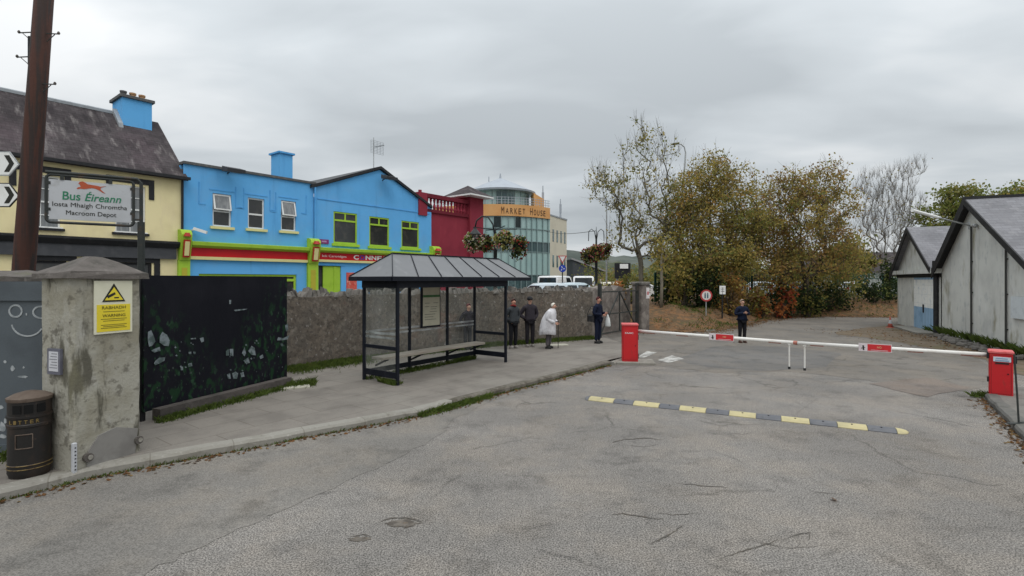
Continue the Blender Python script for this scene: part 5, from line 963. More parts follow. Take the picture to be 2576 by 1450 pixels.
b = MB(); b.box((qa.x + 0.045, SD - 0.096, qc.z + 0.05), (qb.x - 0.045, SD - 0.09, qa.z - 0.05)); b.build('timetable', mat('timetable_paper', (0.50, 0.47, 0.36), [((0.42, 0.40, 0.3), 4, 0.45, 0.7, 0.6)], 0.6), tc_)
b = MB(); w = qb.x - qa.x; h = qa.z - qc.z; b.box((qa.x + 0.05, SD - 0.1, qc.z + h * 0.70), (qb.x - 0.05, SD - 0.096, qc.z + h * 0.755)); b.build('green_band', plain('green_print', (0.06, 0.16, 0.06), 0.6), tc_)
b = MB()
for zf, x0f, x1f in ((0.56, 0.15, 0.4), (0.56, 0.6, 0.85), (0.48, 0.15, 0.38), (0.47, 0.45, 0.8), (0.42, 0.45, 0.75), (0.36, 0.4, 0.78), (0.30, 0.15, 0.7), (0.24, 0.15, 0.6), (0.18, 0.15, 0.75)): b.box((qa.x + w * x0f, SD - 0.099, qc.z + h * zf), (qa.x + w * x1f, SD - 0.096, qc.z + h * (zf + 0.012)))
b.build('print', plain('grey_ink', (0.16, 0.16, 0.14), 0.6), tc_)
# ---- depot sign on its tube frame
sr = Vector(P(336, 480, 9.6)); slft = Vector(P(118, 480, 9.6 / 1.075)); a = Vector((slft.x, slft.y, 0)); c = Vector((sr.x, sr.y, 0)); rot, sw_ = frame(a, c)
hT = HC + (HY - 464) * 9.6 / FPX; hB = HC + (HY - 569) * 9.6 / FPX
t = empty('depot_sign', (a.x, a.y, 0), rot, 'grey bus depot sign with running red dog hung in a black tube frame', 'sign')
b = MB(); b.box((0.03, -0.012, hB + 0.055), (sw_ - 0.04, 0.012, hT - 0.03)); pn = b.build('panel', M['sign_grey'], t)
def rrect(x0, x1, z0, z1, r, n=5):
    out = []
    for cx_, cz_, a_ in ((x1 - r, z1 - r, 0), (x0 + r, z1 - r, 90), (x0 + r, z0 + r, 180), (x1 - r, z0 + r, 270)):
        for k in range(n + 1): an = R(a_ + 90 * k / n); out.append((cx_ + r * math.cos(an), 0, cz_ + r * math.sin(an)))
    return out + [out[0]]
b = MB(); b.tube(rrect(-0.01, sw_ + 0.0, hB, hT + 0.05, 0.07), 0.024, 8); b.build('tube_frame', M['gate_steel'], t)
b = MB(); xp = sw_ + 0.115; b.tube([(-0.02, 0, hT + 0.09), (sw_ * 0.5, 0, hT + 0.1), (xp - 0.06, 0, hT + 0.1), (xp, 0, hT + 0.03), (xp, 0, hB)], 0.03, 8); b.tube([(xp, 0, hB + 0.08), (xp, 0, 0)], 0.058, 10); b.bar((sw_, 0, hB + 0.12), (xp, 0, hB + 0.12), 0.03); b.build('post', M['gate_steel'], t)
b = MB()
for x in (0.2, sw_ * 0.72): b.bar((x, 0, hT - 0.03), (x, 0, hT + 0.06), 0.05)
for z in (hB + 0.2, hT - 0.12):
    for x in (0.02, sw_ - 0.02): b.box((x - 0.03, -0.02, z), (x + 0.03, 0.02, z + 0.05))
b.build('clips', M['gate_steel'], t)
hh = hT - hB; M['logo_green'] = plain('green_lettering', (0.03, 0.19, 0.10), 0.5); M['logo_red'] = mat('rust_red_emblem', (0.42, 0.085, 0.035), [((0.3, 0.06, 0.03), 8, 0.45, 0.7, 0.5)], 0.5)
lettering('Bus', sw_ * 0.20, hh * 0.19, M['logo_green'], pn, (sw_ * 0.17, -0.013, hB + hh * 0.52), shear=0.05, bold=0.012)
lettering('Éireann', sw_ * 0.43, hh * 0.22, M['logo_green'], pn, (sw_ * 0.42, -0.013, hB + hh * 0.52), shear=0.25, bold=0.012)
lettering('Iosta Mhaigh Chromtha', sw_ * 0.86, hh * 0.13, M['ink'], pn, (sw_ * 0.06, -0.013, hB + hh * 0.335))
lettering('Macroom Depot', sw_ * 0.58, hh * 0.13, M['ink'], pn, (sw_ * 0.21, -0.013, hB + hh * 0.155))
dog = [(0.0, 0.30), (0.06, 0.40), (0.13, 0.43), (0.10, 0.62), (0.05, 0.70), (0.10, 0.86), (0.20, 0.92), (0.30, 0.80), (0.36, 0.70), (0.55, 0.66), (0.72, 0.62), (0.80, 0.58), (1.0, 0.66), (0.82, 0.50), (0.80, 0.38), (0.86, 0.22), (0.97, 0.02), (0.88, 0.06), (0.76, 0.24), (0.64, 0.36), (0.5, 0.40), (0.40, 0.34), (0.24, 0.26), (0.12, 0.28), (0.02, 0.22)]
b = MB(); b.prism([(sw_ * 0.33 + x * sw_ * 0.34, -0.0125, hB + hh * 0.72 + z * hh * 0.27) for x, z in dog], (0, -0.004, 0)); b.build('running_dog_emblem', M['logo_red'], pn)
# ---- direction signs at the far left
t = empty('direction_sign', P(-60, 700, 9.3) * 1 - Vector((0, 0, P(-60, 700, 9.3).z)), 0, 'pair of white chevron direction boards pointing right at the left edge', 'sign')
b = MB(); b.tube([(0, 0.06, 0), (0, 0.06, 5.2)], 0.045, 10); b.build('post', M['galv'], t)
for yc, outl in ((412, M['galv']), (491, M['ink'])):
    z = HC + (HY - yc) * 9.3 / FPX; x1 = P(46, yc, 9.3).x - t.location.x; hh2 = 0.20
    sh = lambda k: [(-0.45 - k, 0, z - hh2 - k), (x1 - 0.17 + k * .4, 0, z - hh2 - k), (x1 + k, 0, z - 0.02), (x1 - 0.17 + k * .4, 0, z + hh2 + k), (-0.45 - k, 0, z + hh2 + k)]
    b = MB(); b.prism(sh(0.018), (0, 0.02, 0)); bd = b.build('board', outl, t); b = MB(); b.prism(sh(0), (0, -0.004, 0)); b.build('board_face', M['white'], bd)
    b = MB(); q = x1 - 0.09
    b.prism([(q - 0.16, -0.005, z + 0.15), (q - 0.07, -0.005, z + 0.15), (q + 0.02, -0.005, z), (q - 0.07, -0.005, z - 0.15), (q - 0.16, -0.005, z - 0.15), (q - 0.07, -0.005, z)], (0, -0.003, 0)); b.build('chevron', M['ink'], bd); b = MB(); b.prism([(q - 0.50, -0.005, z + 0.15), (q - 0.41, -0.005, z + 0.15), (q - 0.32, -0.005, z), (q - 0.41, -0.005, z - 0.15), (q - 0.50, -0.005, z - 0.15), (q - 0.41, -0.005, z)], (0, -0.003, 0)); b.build('chevron', M['ink'], bd)
# ---- utility pole
M['pole_wood'] = mat('creosoted_pole', (0.070, 0.030, 0.022), [((0.03, 0.022, 0.02), 4, 0.42, 0.62, 0.85, (1, 1, 0.06)), ((0.12, 0.045, 0.025), 0.5, 0.5, 0.7, 0.7), ((0.028, 0.025, 0.024), 11, 0.48, 0.62, 0.8, (1, 1, 0.05)), ((0.07, 0.065, 0.045), 0.7, 0.58, 0.72, 0.7)], 0.85, bump=0.3, bscale=18)
pb = P(58, 700, 9.4); pt = P(113, -40, 9.4)
t = empty('utility_pole', (pb.x, pb.y, 0), 0, 'leaning reddish brown wooden utility pole with small wire brackets', 'pole')
lean = (pt.x - pb.x) / (pt.z - pb.z); X = lambda z: lean * z
b = MB(); b.tube([(X(-2.5), 0, 0), (X(0), 0, 2.5), (X(3), 0, 5.5), (X(7), 0, 9.5)], [0.175, 0.165, 0.15, 0.13], 16); b.build('shaft', M['pole_wood'], t, smooth=True)
def bracket_(z, side):
    x = X(z - 2.5); b = MB(); s = side; b.bar((x + s * 0.14, -0.05, z), (x + s * 0.36, -0.05, z - 0.01), 0.016); b.bar((x + s * 0.14, -0.05, z - 0.15), (x + s * 0.29, -0.05, z - 0.02), 0.011); k = b.build('bracket', M['gate_steel'], t)
    b = MB(); b.lathe([(0.012, z - 0.02), (0.024, z), (0.02, z + 0.02), (0.01, z + 0.035)], (x + s * 0.36, -0.05), 8); b.build('insulator', M['pier_cap'], k)
for yy, sd_ in ((85, -1), (88, 1), (146, -1), (214, 1)): bracket_(HC + (HY - yy) * 9.4 / FPX, sd_)
z = HC + (HY - 128) * 9.4 / FPX; b = MB(); b.box((X(z - 2.5) - 0.19, -0.04, z - 0.27), (X(z - 2.5) - 0.13, 0.04, z + 0.25)); b.build('junction_box', M['black_trim'], t)
# ---- barriers
M['barrier_red'] = mat('barrier_red_paint', (0.52, 0.013, 0.018), [((0.38, 0.012, 0.016), 1.4, 0.42, 0.66, 0.7), ((0.56, 0.06, 0.05), 5, 0.55, 0.72, 0.5), ((0.25, 0.03, 0.025), 9, 0.58, 0.7, 0.5, (1, 1, 0.3))], 0.4, spec=0.4)
M['barrier_white'] = mat('boom_white', (0.72, 0.70, 0.66), [((0.58, 0.53, 0.47), 3, 0.5, 0.7, 0.6)], 0.45)
M['boom_red'] = mat('faded_red_band', (0.42, 0.16, 0.12), [((0.55, 0.32, 0.26), 5, 0.45, 0.65, 0.8)], 0.6)
M['sign_red'] = plain('sign_red', (0.58, 0.03, 0.035), 0.4); M['pink_white'] = plain('sign_white', (0.70, 0.62, 0.64), 0.5)
M['seam_red'] = plain('dark_seam', (0.09, 0.008, 0.01), 0.6); Lb = G(1584, 914); Rb = G(2517, 1003); BH = 0.93
mid = (Lb + (Rb - Lb) * 0.535)
def boom_end(x, y, Y): return P(x, y, Y)
def barrier(base, other, lab, cab_h, w, crot):
    rot = math.atan2(other.y - base.y, other.x - base.x)
    t = empty('barrier', (base.x, base.y, 0), crot, lab, 'barrier', 'barriers across the yard entrance')
    b = MB(); b.bbox((-w/2, -0.2, 0.08), (w/2, 0.2, cab_h - 0.05), 0.015); cb = b.build('cabinet', M['barrier_red'], t)
    b = MB(); x_ = w / 2 - 0.03
    for q in ((-x_, -x_ + 0.006, 0.13, cab_h - 0.09), (x_ - 0.006, x_, 0.13, cab_h - 0.09), (-x_, x_, 0.124, 0.13), (-x_, x_, cab_h - 0.096, cab_h - 0.09)): b.box((q[0], -0.2015, q[2]), (q[1], -0.19, q[3]))
    b.tube([(x_ - 0.05, -0.2, 0.55), (x_ - 0.05, -0.208, 0.55)], 0.016, 10); b.build('door_seam', M['seam_red'], cb)
    b = MB(); b.bbox((-w/2 - 0.015, -0.215, cab_h - 0.05), (w/2 + 0.015, 0.215, cab_h), 0.015); b.build('lid', mat('worn_red_lid', (0.60, 0.13, 0.13), [((0.5, 0.03, 0.03), 5, 0.45, 0.7, 0.7)], 0.5), cb)
    return t, rot, cb
t, rot, cb = barrier(Lb, Rb, 'left barrier: red cabinet on a concrete base holding a white boom', 1.20, 0.46, R(-8))
b = MB(); b.bbox((-0.42, -0.36, 0.0), (0.72, 0.42, 0.08), 0.02); b.build('concrete_base', M['kerb'], t)
lettering('FAAC', 0.24, 0.05, M['pink_white'], cb, (-0.15, -0.201, 0.90), bold=0.02)
b = MB()
for z in (0.16, 0.72): b.box((0.23, -0.15, z), (0.25, -0.02, z + 0.14))
b.build('hinge', M['black_trim'], cb)
def boom(t, p0, p1, ta, tb, leg_t, flip):
    """round white boom from the cabinet to the middle of the exit, with red bands, a sign and a drop leg"""
    o = Vector(t.location); RI_ = Matrix.Rotation(-t.rotation_euler.z, 3, 'Z'); p0 = RI_ @ (Vector(p0) - o); p1 = RI_ @ (Vector(p1) - o); d = (p1 - p0)
    b = MB(); b.tube([p0, p0 + d * 0.5, p1], 0.046, 10); bm_ = b.build('boom', M['barrier_white'], t, smooth=True)
    b = MB()
    for f0, f1 in ta: q0, q1 = p0 + d * f0, p0 + d * f1; dn = Vector((0, 0, -0.014)); b.tube([q0 + dn, q1 + dn], 0.038, 10)
    b.build('red_band', M['boom_red'], bm_)
    f = tb; c = p0 + d * f; ax = d.normalized() if d.x > 0 else -d.normalized(); rz = math.atan2(ax.y, ax.x)
    for nm, x0, x1, m_, zz in (('sign_plate', -0.30, 0.34, M['pink_white'], 0), ('sign_field', -0.125, 0.325, M['sign_red'], 1)):
        q = MB(); q.M = Matrix.Translation(c) @ Matrix.Rotation(rz, 4, 'Z') @ Matrix.Rotation(-math.asin(ax.z), 4, 'Y'); q.box((x0, -0.062 - zz * 0.004, -0.085 + zz * 0.015), (x1, -0.058 - zz * 0.004, 0.10 - zz * 0.015))
        if zz == 0: q.build(nm, m_, bm_)
        else:
            q.build(nm, m_, bm_); q = MB(); q.M = Matrix.Translation(c) @ Matrix.Rotation(rz, 4, 'Z'); q.box((-0.06, -0.068, -0.055), (0.27, -0.066, -0.045)); q.lathe([(0.001, 0), (0.001, 0.001)], n=3); q.build('sign_line', M['pink_white'], bm_)
            q = lettering('NO', 0.085, 0.05, plain('orange_print', (0.75, 0.35, 0.2), 0.5), bm_, (0, 0, 0), bold=0.02); q.location = c + Matrix.Rotation(rz, 3, 'Z') @ Vector((0.06, -0.067, -0.005)); q.rotation_euler = (0, 0, rz)
            q = MB(); q.M = Matrix.Translation(c) @ Matrix.Rotation(rz, 4, 'Z'); q.ball((-0.21, -0.062, 0.03), (0.02, 0.004, 0.022), 8, 5); q.bar((-0.21, -0.064, 0.01), (-0.2, -0.064, -0.06), 0.03, 0.004, (0, -1, 0)); q.bar((-0.25, -0.064, -0.02), (-0.17, -0.064, 0.0), 0.014, 0.004, (0, -1, 0)); q.build('pictogram', M['ink'], bm_)
    c = p0 + d * leg_t; zb = -c.z + 0.0 + 0.27
    b = MB(); b.tube([c + Vector((0, 0, -0.03)), Vector((c.x, c.y, 0.27))], 0.020, 8); b.box((c.x - 0.035, c.y - 0.03, c.z - 0.07), (c.x + 0.035, c.y + 0.03, c.z - 0.03)); lg_ = b.build('drop_leg', M['barrier_white'], bm_)
    b = MB(); b.tube([(c.x, c.y, 0.22), (c.x, c.y, 0.28)], 0.032, 8); b.build('foot', M['black_trim'], lg_)
pL = P(1604, 833, 15.55); pM0 = P(1997, 862.5, 13.2); pM1 = P(2006, 863.3, 13.13); pR = P(2484, 893, 11.05)
boom(t, pL, pM0, ((0.05, 0.13), (0.28, 0.36), (0.86, 0.93)), 0.575, 0.975, 0)
b = MB(); RI_ = Matrix.Rotation(-t.rotation_euler.z, 3, 'Z'); b.tube([RI_ @ (Vector(pM0) - t.location), RI_ @ (Vector(pM1) - t.location)], 0.05, 10); b.build('boom_cap', M['boom_red'], t)
t, rot, cb = barrier(Rb, Lb, 'right barrier: red cabinet with a white label beside the exit pavement', 1.02, 0.37, R(-41))
b = MB(); b.box((-0.12, -0.212, 0.80), (0.15, -0.2, 0.90)); lb = b.build('label', plain('white_blue_label', (0.55, 0.62, 0.68), 0.4), cb); b = MB(); b.box((-0.09, -0.216, 0.815), (0.12, -0.212, 0.835)); b.box((-0.08, -0.216, 0.86), (0.10, -0.212, 0.875)); b.build('label_print', plain('label_blue', (0.2, 0.3, 0.45), 0.5), lb); b = MB(); b.box((-0.09, -0.21, 0.75), (0.12, -0.2, 0.78)); b.build('slot', M['black_trim'], cb)
b = MB(); b.box((-0.215, -0.19, 0.36), (-0.187, -0.08, 0.46)); b.box((-0.22, -0.2, 0.85), (-0.187, -0.05, 0.98)); b.box((0.187, -0.2, 0.78), (0.24, -0.05, 0.93)); b.build('lock', M['black_trim'], cb)
b = MB(); b.box((-0.15, -0.18, 0.0), (0.15, 0.18, 0.08)); b.build('plinth', M['galv'], t)
boom(t, pR, pM1, ((0.03, 0.12), (0.30, 0.38), (0.84, 0.92)), 0.555, 0.955, 1)
# sign stand on the right pavement
p0 = G(2566, 1066, 0.105); t = empty('sign_stand', p0, 0, 'thin grey stand with flat foot on the pavement right of the red cabinet', 'stand')
b = MB(); b.tube([(-0.02, 0, 0.0), (-0.03, 0.02, 0.5), (-0.05, 0.05, 1.15)], 0.014, 8); b.tube([(-0.02, 0, 0.02), (0.12, 0.02, 0.012)], 0.014, 8); b.build('pole', M['gate_steel'], t); b = MB(); b.box((-0.22, -0.06, 0), (0.3, 0.02, 0.015)); b.build('foot', M['gate_steel'], t)
# ---- speed bump
sa, sb = G(1472, 1003), G(2287, 1090); rot, sl = frame(sa, sb)
t = empty('speed_bump', sa, rot, 'yellow and dark grey rubber speed bump lying across the yard road', 'speed bump')
def tpar(x):
    v = Vector(((x - CX) / FPX, 1.0)); d = Vector((sb.x - sa.x, sb.y - sa.y)); k = v.x; return (k * sa.y - sa.x) / (d.x - k * d.y)
M['bump_yellow'] = mat('worn_yellow_rubber', (0.46, 0.40, 0.22), [((0.34, 0.30, 0.18), 4, 0.45, 0.7, 0.7), ((0.66, 0.55, 0.26), 9, 0.55, 0.75, 0.5)], 0.7)
M['bump_dark'] = mat('dark_rubber', (0.115, 0.117, 0.128), [((0.17, 0.17, 0.175), 3, 0.45, 0.7, 0.6), ((0.05, 0.05, 0.055), 9, 0.55, 0.75, 0.5)], 0.75)
prof = [(-0.15, 0.0), (-0.15, 0.012), (-0.09, 0.045), (-0.03, 0.055), (0.03, 0.055), (0.09, 0.045), (0.15, 0.012), (0.15, 0.0)]
edges = [1472, 1485, 1547, 1596, 1660, 1711, 1777, 1835, 1902, 1965, 2036, 2105, 2180, 2253, 2287]
for i, (xa, xb) in enumerate(zip(edges[:-1], edges[1:])):
    f0, f1 = tpar(xa) * sl, tpar(xb) * sl; last = i == len(edges) - 2; first = i == 0
    b = MB(); vs = []; n = 5
    for k in range(n + 1):
        x = f0 + 0.004 + (f1 - f0 - 0.008) * k / n; s = 1.0
        if last: s = math.sqrt(max(0.0, 1 - (k / n) ** 2)) * 0.97 + 0.03
        if first: s = math.sqrt(max(0.0, 1 - (1 - k / n) ** 2)) * 0.97 + 0.03
        vs += [(x, y * s, z * (0.3 + 0.7 * s)) for y, z in prof]
    b.add(vs, [(8*j+q, 8*j+8+q, 8*j+9+q, 8*j+1+q) for j in range(n) for q in range(7)] + [tuple(range(8)), tuple(range(8*n+7, 8*n-1, -1))])
    o = b.build('yellow_segment' if i % 2 else 'dark_segment', M['bump_yellow'] if i % 2 else M['bump_dark'], t)
    if not (first or last):
        b = MB(); xm = (f0 + f1) / 2; b.tube([(xm, -0.04, 0.05), (xm, -0.04, 0.062)], 0.014, 8); b.build('bolt', M['black_trim'], o)
# ---- small signs on the bank, traffic cone
def bank_pt(x, y_top_px, Y): return P(x, y_top_px, Y)
Y = 28.6; cpt = P(1777, 744, Y); t = empty('round_sign', (cpt.x, Y, bank_z(cpt.x, Y)), 0, 'round red and white no entry sign on a post on the leafy bank', 'sign')
zc = cpt.z - t.location.z; b = MB(); b.tube([(0, 0.05, -0.2), (0, 0.05, zc + 0.1)], 0.03, 8); b.build('post', M['galv'], t)
b = MB(); b.tube([(0, 0.02, zc), (0, 0, zc)], 0.33, 24); ds = b.build('disc', plain('red_ring', (0.42, 0.05, 0.05), 0.4), t); b = MB(); b.tube([(0, 0, zc), (0, -0.004, zc)], 0.245, 24); b.build('disc_face', plain('sign_face_white', (0.68, 0.64, 0.62), 0.4), ds)
b = MB()
for x in (-0.07, 0.07): b.box((x - 0.04, -0.008, zc - 0.15), (x + 0.04, -0.004, zc + 0.08)); b.tube([(x, -0.004, zc + 0.125), (x, -0.008, zc + 0.125)], 0.035, 10)
b.build('pictogram', plain('teal_ink', (0.05, 0.12, 0.15), 0.5), ds)
Y = 29.5; cpt = P(1817.5, 730, Y); t = empty('square_sign', (cpt.x, Y, bank_z(cpt.x, Y)), 0, 'small white upright notice on a black post on the leafy bank', 'sign')
zc = cpt.z - t.location.z; b = MB(); b.tube([(0, 0.03, -0.2), (0, 0.03, zc + 0.15)], 0.045, 8); b.build('post', M['black_trim'], t); b = MB(); b.box((-0.17, -0.01, zc - 0.24), (0.17, 0.01, zc + 0.24)); pn = b.build('plate', M['white'], t)
b = MB()
for k in range(3): b.box((-0.11, -0.014, zc + 0.1 - k * 0.1), (0.11, -0.01, zc + 0.125 - k * 0.1))
b.build('print', M['pier_cap'], pn)
M['cone'] = mat('cone_orange', (0.40, 0.10, 0.07), [((0.4, 0.04, 0.03), 5, 0.45, 0.7, 0.6)], 0.6)
p = G(2238, 826); t = empty('traffic_cone', p + Vector((0.25, 0.3, 0)), R(20), 'faded red and white traffic cone standing by the small shed', 'traffic cone')
b = MB(); b.bbox((-0.19, -0.19, 0), (0.19, 0.19, 0.04), 0.02); b.build('base', M['cone'], t); b = MB(); b.lathe([(0.15, 0.04), (0.105, 0.26), (0.06, 0.5), (0.035, 0.66)], n=16); cn = b.build('cone', M['cone'], t, smooth=True); b = MB(); b.lathe([(0.108, 0.26), (0.068, 0.48)], n=16); b.build('white_sleeve', M['sign_grey'], cn); t.scale = (0.8, 0.8, 0.85)
# ---- lighting column in the trees
Y = 34.6; p = P(1690, 773, Y); t = empty('lighting_column', (p.x, Y, bank_z(p.x, Y)), 0, 'tall thin lighting column with a curved arm rising out of the trees', 'street lamp')
top = P(1724, 385, Y); z0 = t.location.z; dx = top.x - p.x; zt = top.z - z0
b = MB(); b.tube([(0, 0, 0), (dx * 0.5, 0, zt * 0.5), (dx * 0.97, 0, zt * 0.93), (dx + 0.02, 0, zt), (dx - 0.06, 0, zt + 0.38), (dx - 0.28, 0, zt + 0.58), (dx - 0.5, 0, zt + 0.62)], [0.11, 0.09, 0.06, 0.05, 0.045, 0.045, 0.04], 8); b.build('column', M['galv'], t, smooth=True); b = MB(); b.M = Matrix.Translation((dx - 0.68, 0, zt + 0.60)) @ Matrix.Rotation(R(-8), 4, 'Y'); b.ball((0, 0, 0), (0.30, 0.12, 0.075), 12, 6); b.build('lamp_head', M['gate_steel'], t, smooth=True)
Y = 36; p = P(1526, 700, Y); t = empty('thin_column', (p.x, Y, ZS), 0, 'slim pale lighting column behind the flower baskets', 'street lamp'); b = MB(); zt = P(1526, 500, Y).z - ZS; b.tube([(0, 0, 0), (0, 0, zt)], [0.07, 0.04], 8); b.build('column', M['galv'], t); b = MB(); b.bar((0, 0, zt), (-0.5, 0, zt + 0.05), 0.1, 0.06); b.build('lamp_head', M['galv'], t)
# ---- round blue road sign and its warning triangle
Y = 38; p = P(1415, 676, Y); t = empty('road_sign', (p.x, Y, ZS), 0, 'round blue traffic sign below a red bordered triangle', 'sign'); zc = p.z - ZS
b = MB(); b.tube([(0, 0.05, 0), (0, 0.05, zc + 0.9)], 0.045, 8); b.build('post', M['gate_steel'], t); b = MB(); b.tube([(0, 0.02, zc), (0, 0, zc)], 0.27, 20); bl_ = b.build('disc', plain('sign_blue', (0.02, 0.06, 0.42), 0.4), t)
b = MB()
for a_ in (90, 210, 330): b.bar((0.05 * math.cos(R(a_)), -0.004, zc + 0.05 * math.sin(R(a_))), (0.18 * math.cos(R(a_ + 25)), -0.004, zc + 0.18 * math.sin(R(a_ + 25))), 0.05, 0.006, (0, -1, 0))
b.build('arrows', M['white'], bl_); b = MB(); b.prism([(-0.33, 0, zc + 0.95), (0.33, 0, zc + 0.95), (0, 0, zc + 0.36)], (0, 0.02, 0)); tr = b.build('triangle', plain('sign_red_border', (0.5, 0.05, 0.05), 0.4), t); b = MB(); b.prism([(-0.22, 0, zc + 0.89), (0.22, 0, zc + 0.89), (0, 0, zc + 0.49)], (0, -0.004, 0)); b.build('triangle_face', M['white'], tr)
# overhead cable
b = MB(); q0, q1 = P(1370, 581, 58), P(1500, 581, 30.0); pts = [Vector(q0).lerp(Vector(q1), i / 12) - Vector((0, 0, 0.25 * math.sin(math.pi * i / 12))) for i in range(13)]; b.tube(pts, 0.018, 5); tag(b.build('overhead_cable', M['gate_steel']), 'thin overhead cable from the cream office wall to the basket post', 'cable')
# ================================================================ leaves, trees, shrubs
def leafmesh(name, cen, size, mats, midx, parent, elong=1.5, droop=0.0):
    cen = np.asarray(cen, float); n = len(cen)
    u = rng.normal(size=(n, 3)); u[:, 2] -= droop; u /= np.linalg.norm(u, axis=1)[:, None]
    w = rng.normal(size=(n, 3)); v = np.cross(u, w); v /= np.linalg.norm(v, axis=1)[:, None] + 1e-9
    s = size * rng.uniform(0.6, 1.35, (n, 1)); e = elong
    vs = np.stack([cen - u * s * e * 0.5, cen + v * s * 0.5, cen + u * s * e * 0.5, cen - v * s * 0.5], 1).reshape(-1, 3)
    me = bpy.data.meshes.new(name); me.vertices.add(4 * n); me.vertices.foreach_set('co', vs.ravel()); me.loops.add(4 * n); me.loops.foreach_set('vertex_index', np.arange(4 * n, dtype=np.int32))
    me.polygons.add(n); me.polygons.foreach_set('loop_start', np.arange(0, 4 * n, 4, dtype=np.int32)); 
    for m in mats: me.materials.append(m)
    me.polygons.foreach_set('material_index', np.asarray(midx, dtype=np.int32)); me.update(calc_edges=True); me.validate()
    o = bpy.data.objects.new(name, me); COL.objects.link(o)
    if parent is not None: o.parent = parent
    return o
LV = {k: leaf_mat('leaf_' + k, c) for k, c in dict(olive=(0.31, 0.265, 0.078), golden=(0.45, 0.345, 0.10), amber=(0.41, 0.25, 0.08), brown=(0.31, 0.205, 0.105), green=(0.20, 0.22, 0.065), dark=(0.028, 0.04, 0.016), ivy=(0.035, 0.06, 0.022), lime=(0.20, 0.23, 0.055), red=(0.36, 0.08, 0.04), orange=(0.46, 0.18, 0.06), pale=(0.28, 0.26, 0.09)).items()}
M['bark'] = mat('grey_brown_bark', (0.085, 0.07, 0.052), [((0.045, 0.038, 0.03), 3, 0.42, 0.68, 0.8, (1, 1, 0.2)), ((0.14, 0.13, 0.10), 5, 0.55, 0.75, 0.5)], 0.95, bump=0.4)
M['bark_pale'] = mat('pale_bark', (0.21, 0.185, 0.14), [((0.10, 0.085, 0.065), 4, 0.45, 0.7, 0.8, (1, 1, 0.4)), ((0.26, 0.24, 0.2), 8, 0.5, 0.7, 0.5)], 0.9)
M['bark_grey'] = mat('pale_grey_bark', (0.15, 0.135, 0.105), [((0.07, 0.06, 0.05), 4, 0.45, 0.7, 0.8, (1, 1, 0.4))], 0.95)
M['twig'] = mat('grey_twigs', (0.22, 0.205, 0.185), [((0.09, 0.08, 0.07), 2, 0.45, 0.7, 0.7)], 0.95)
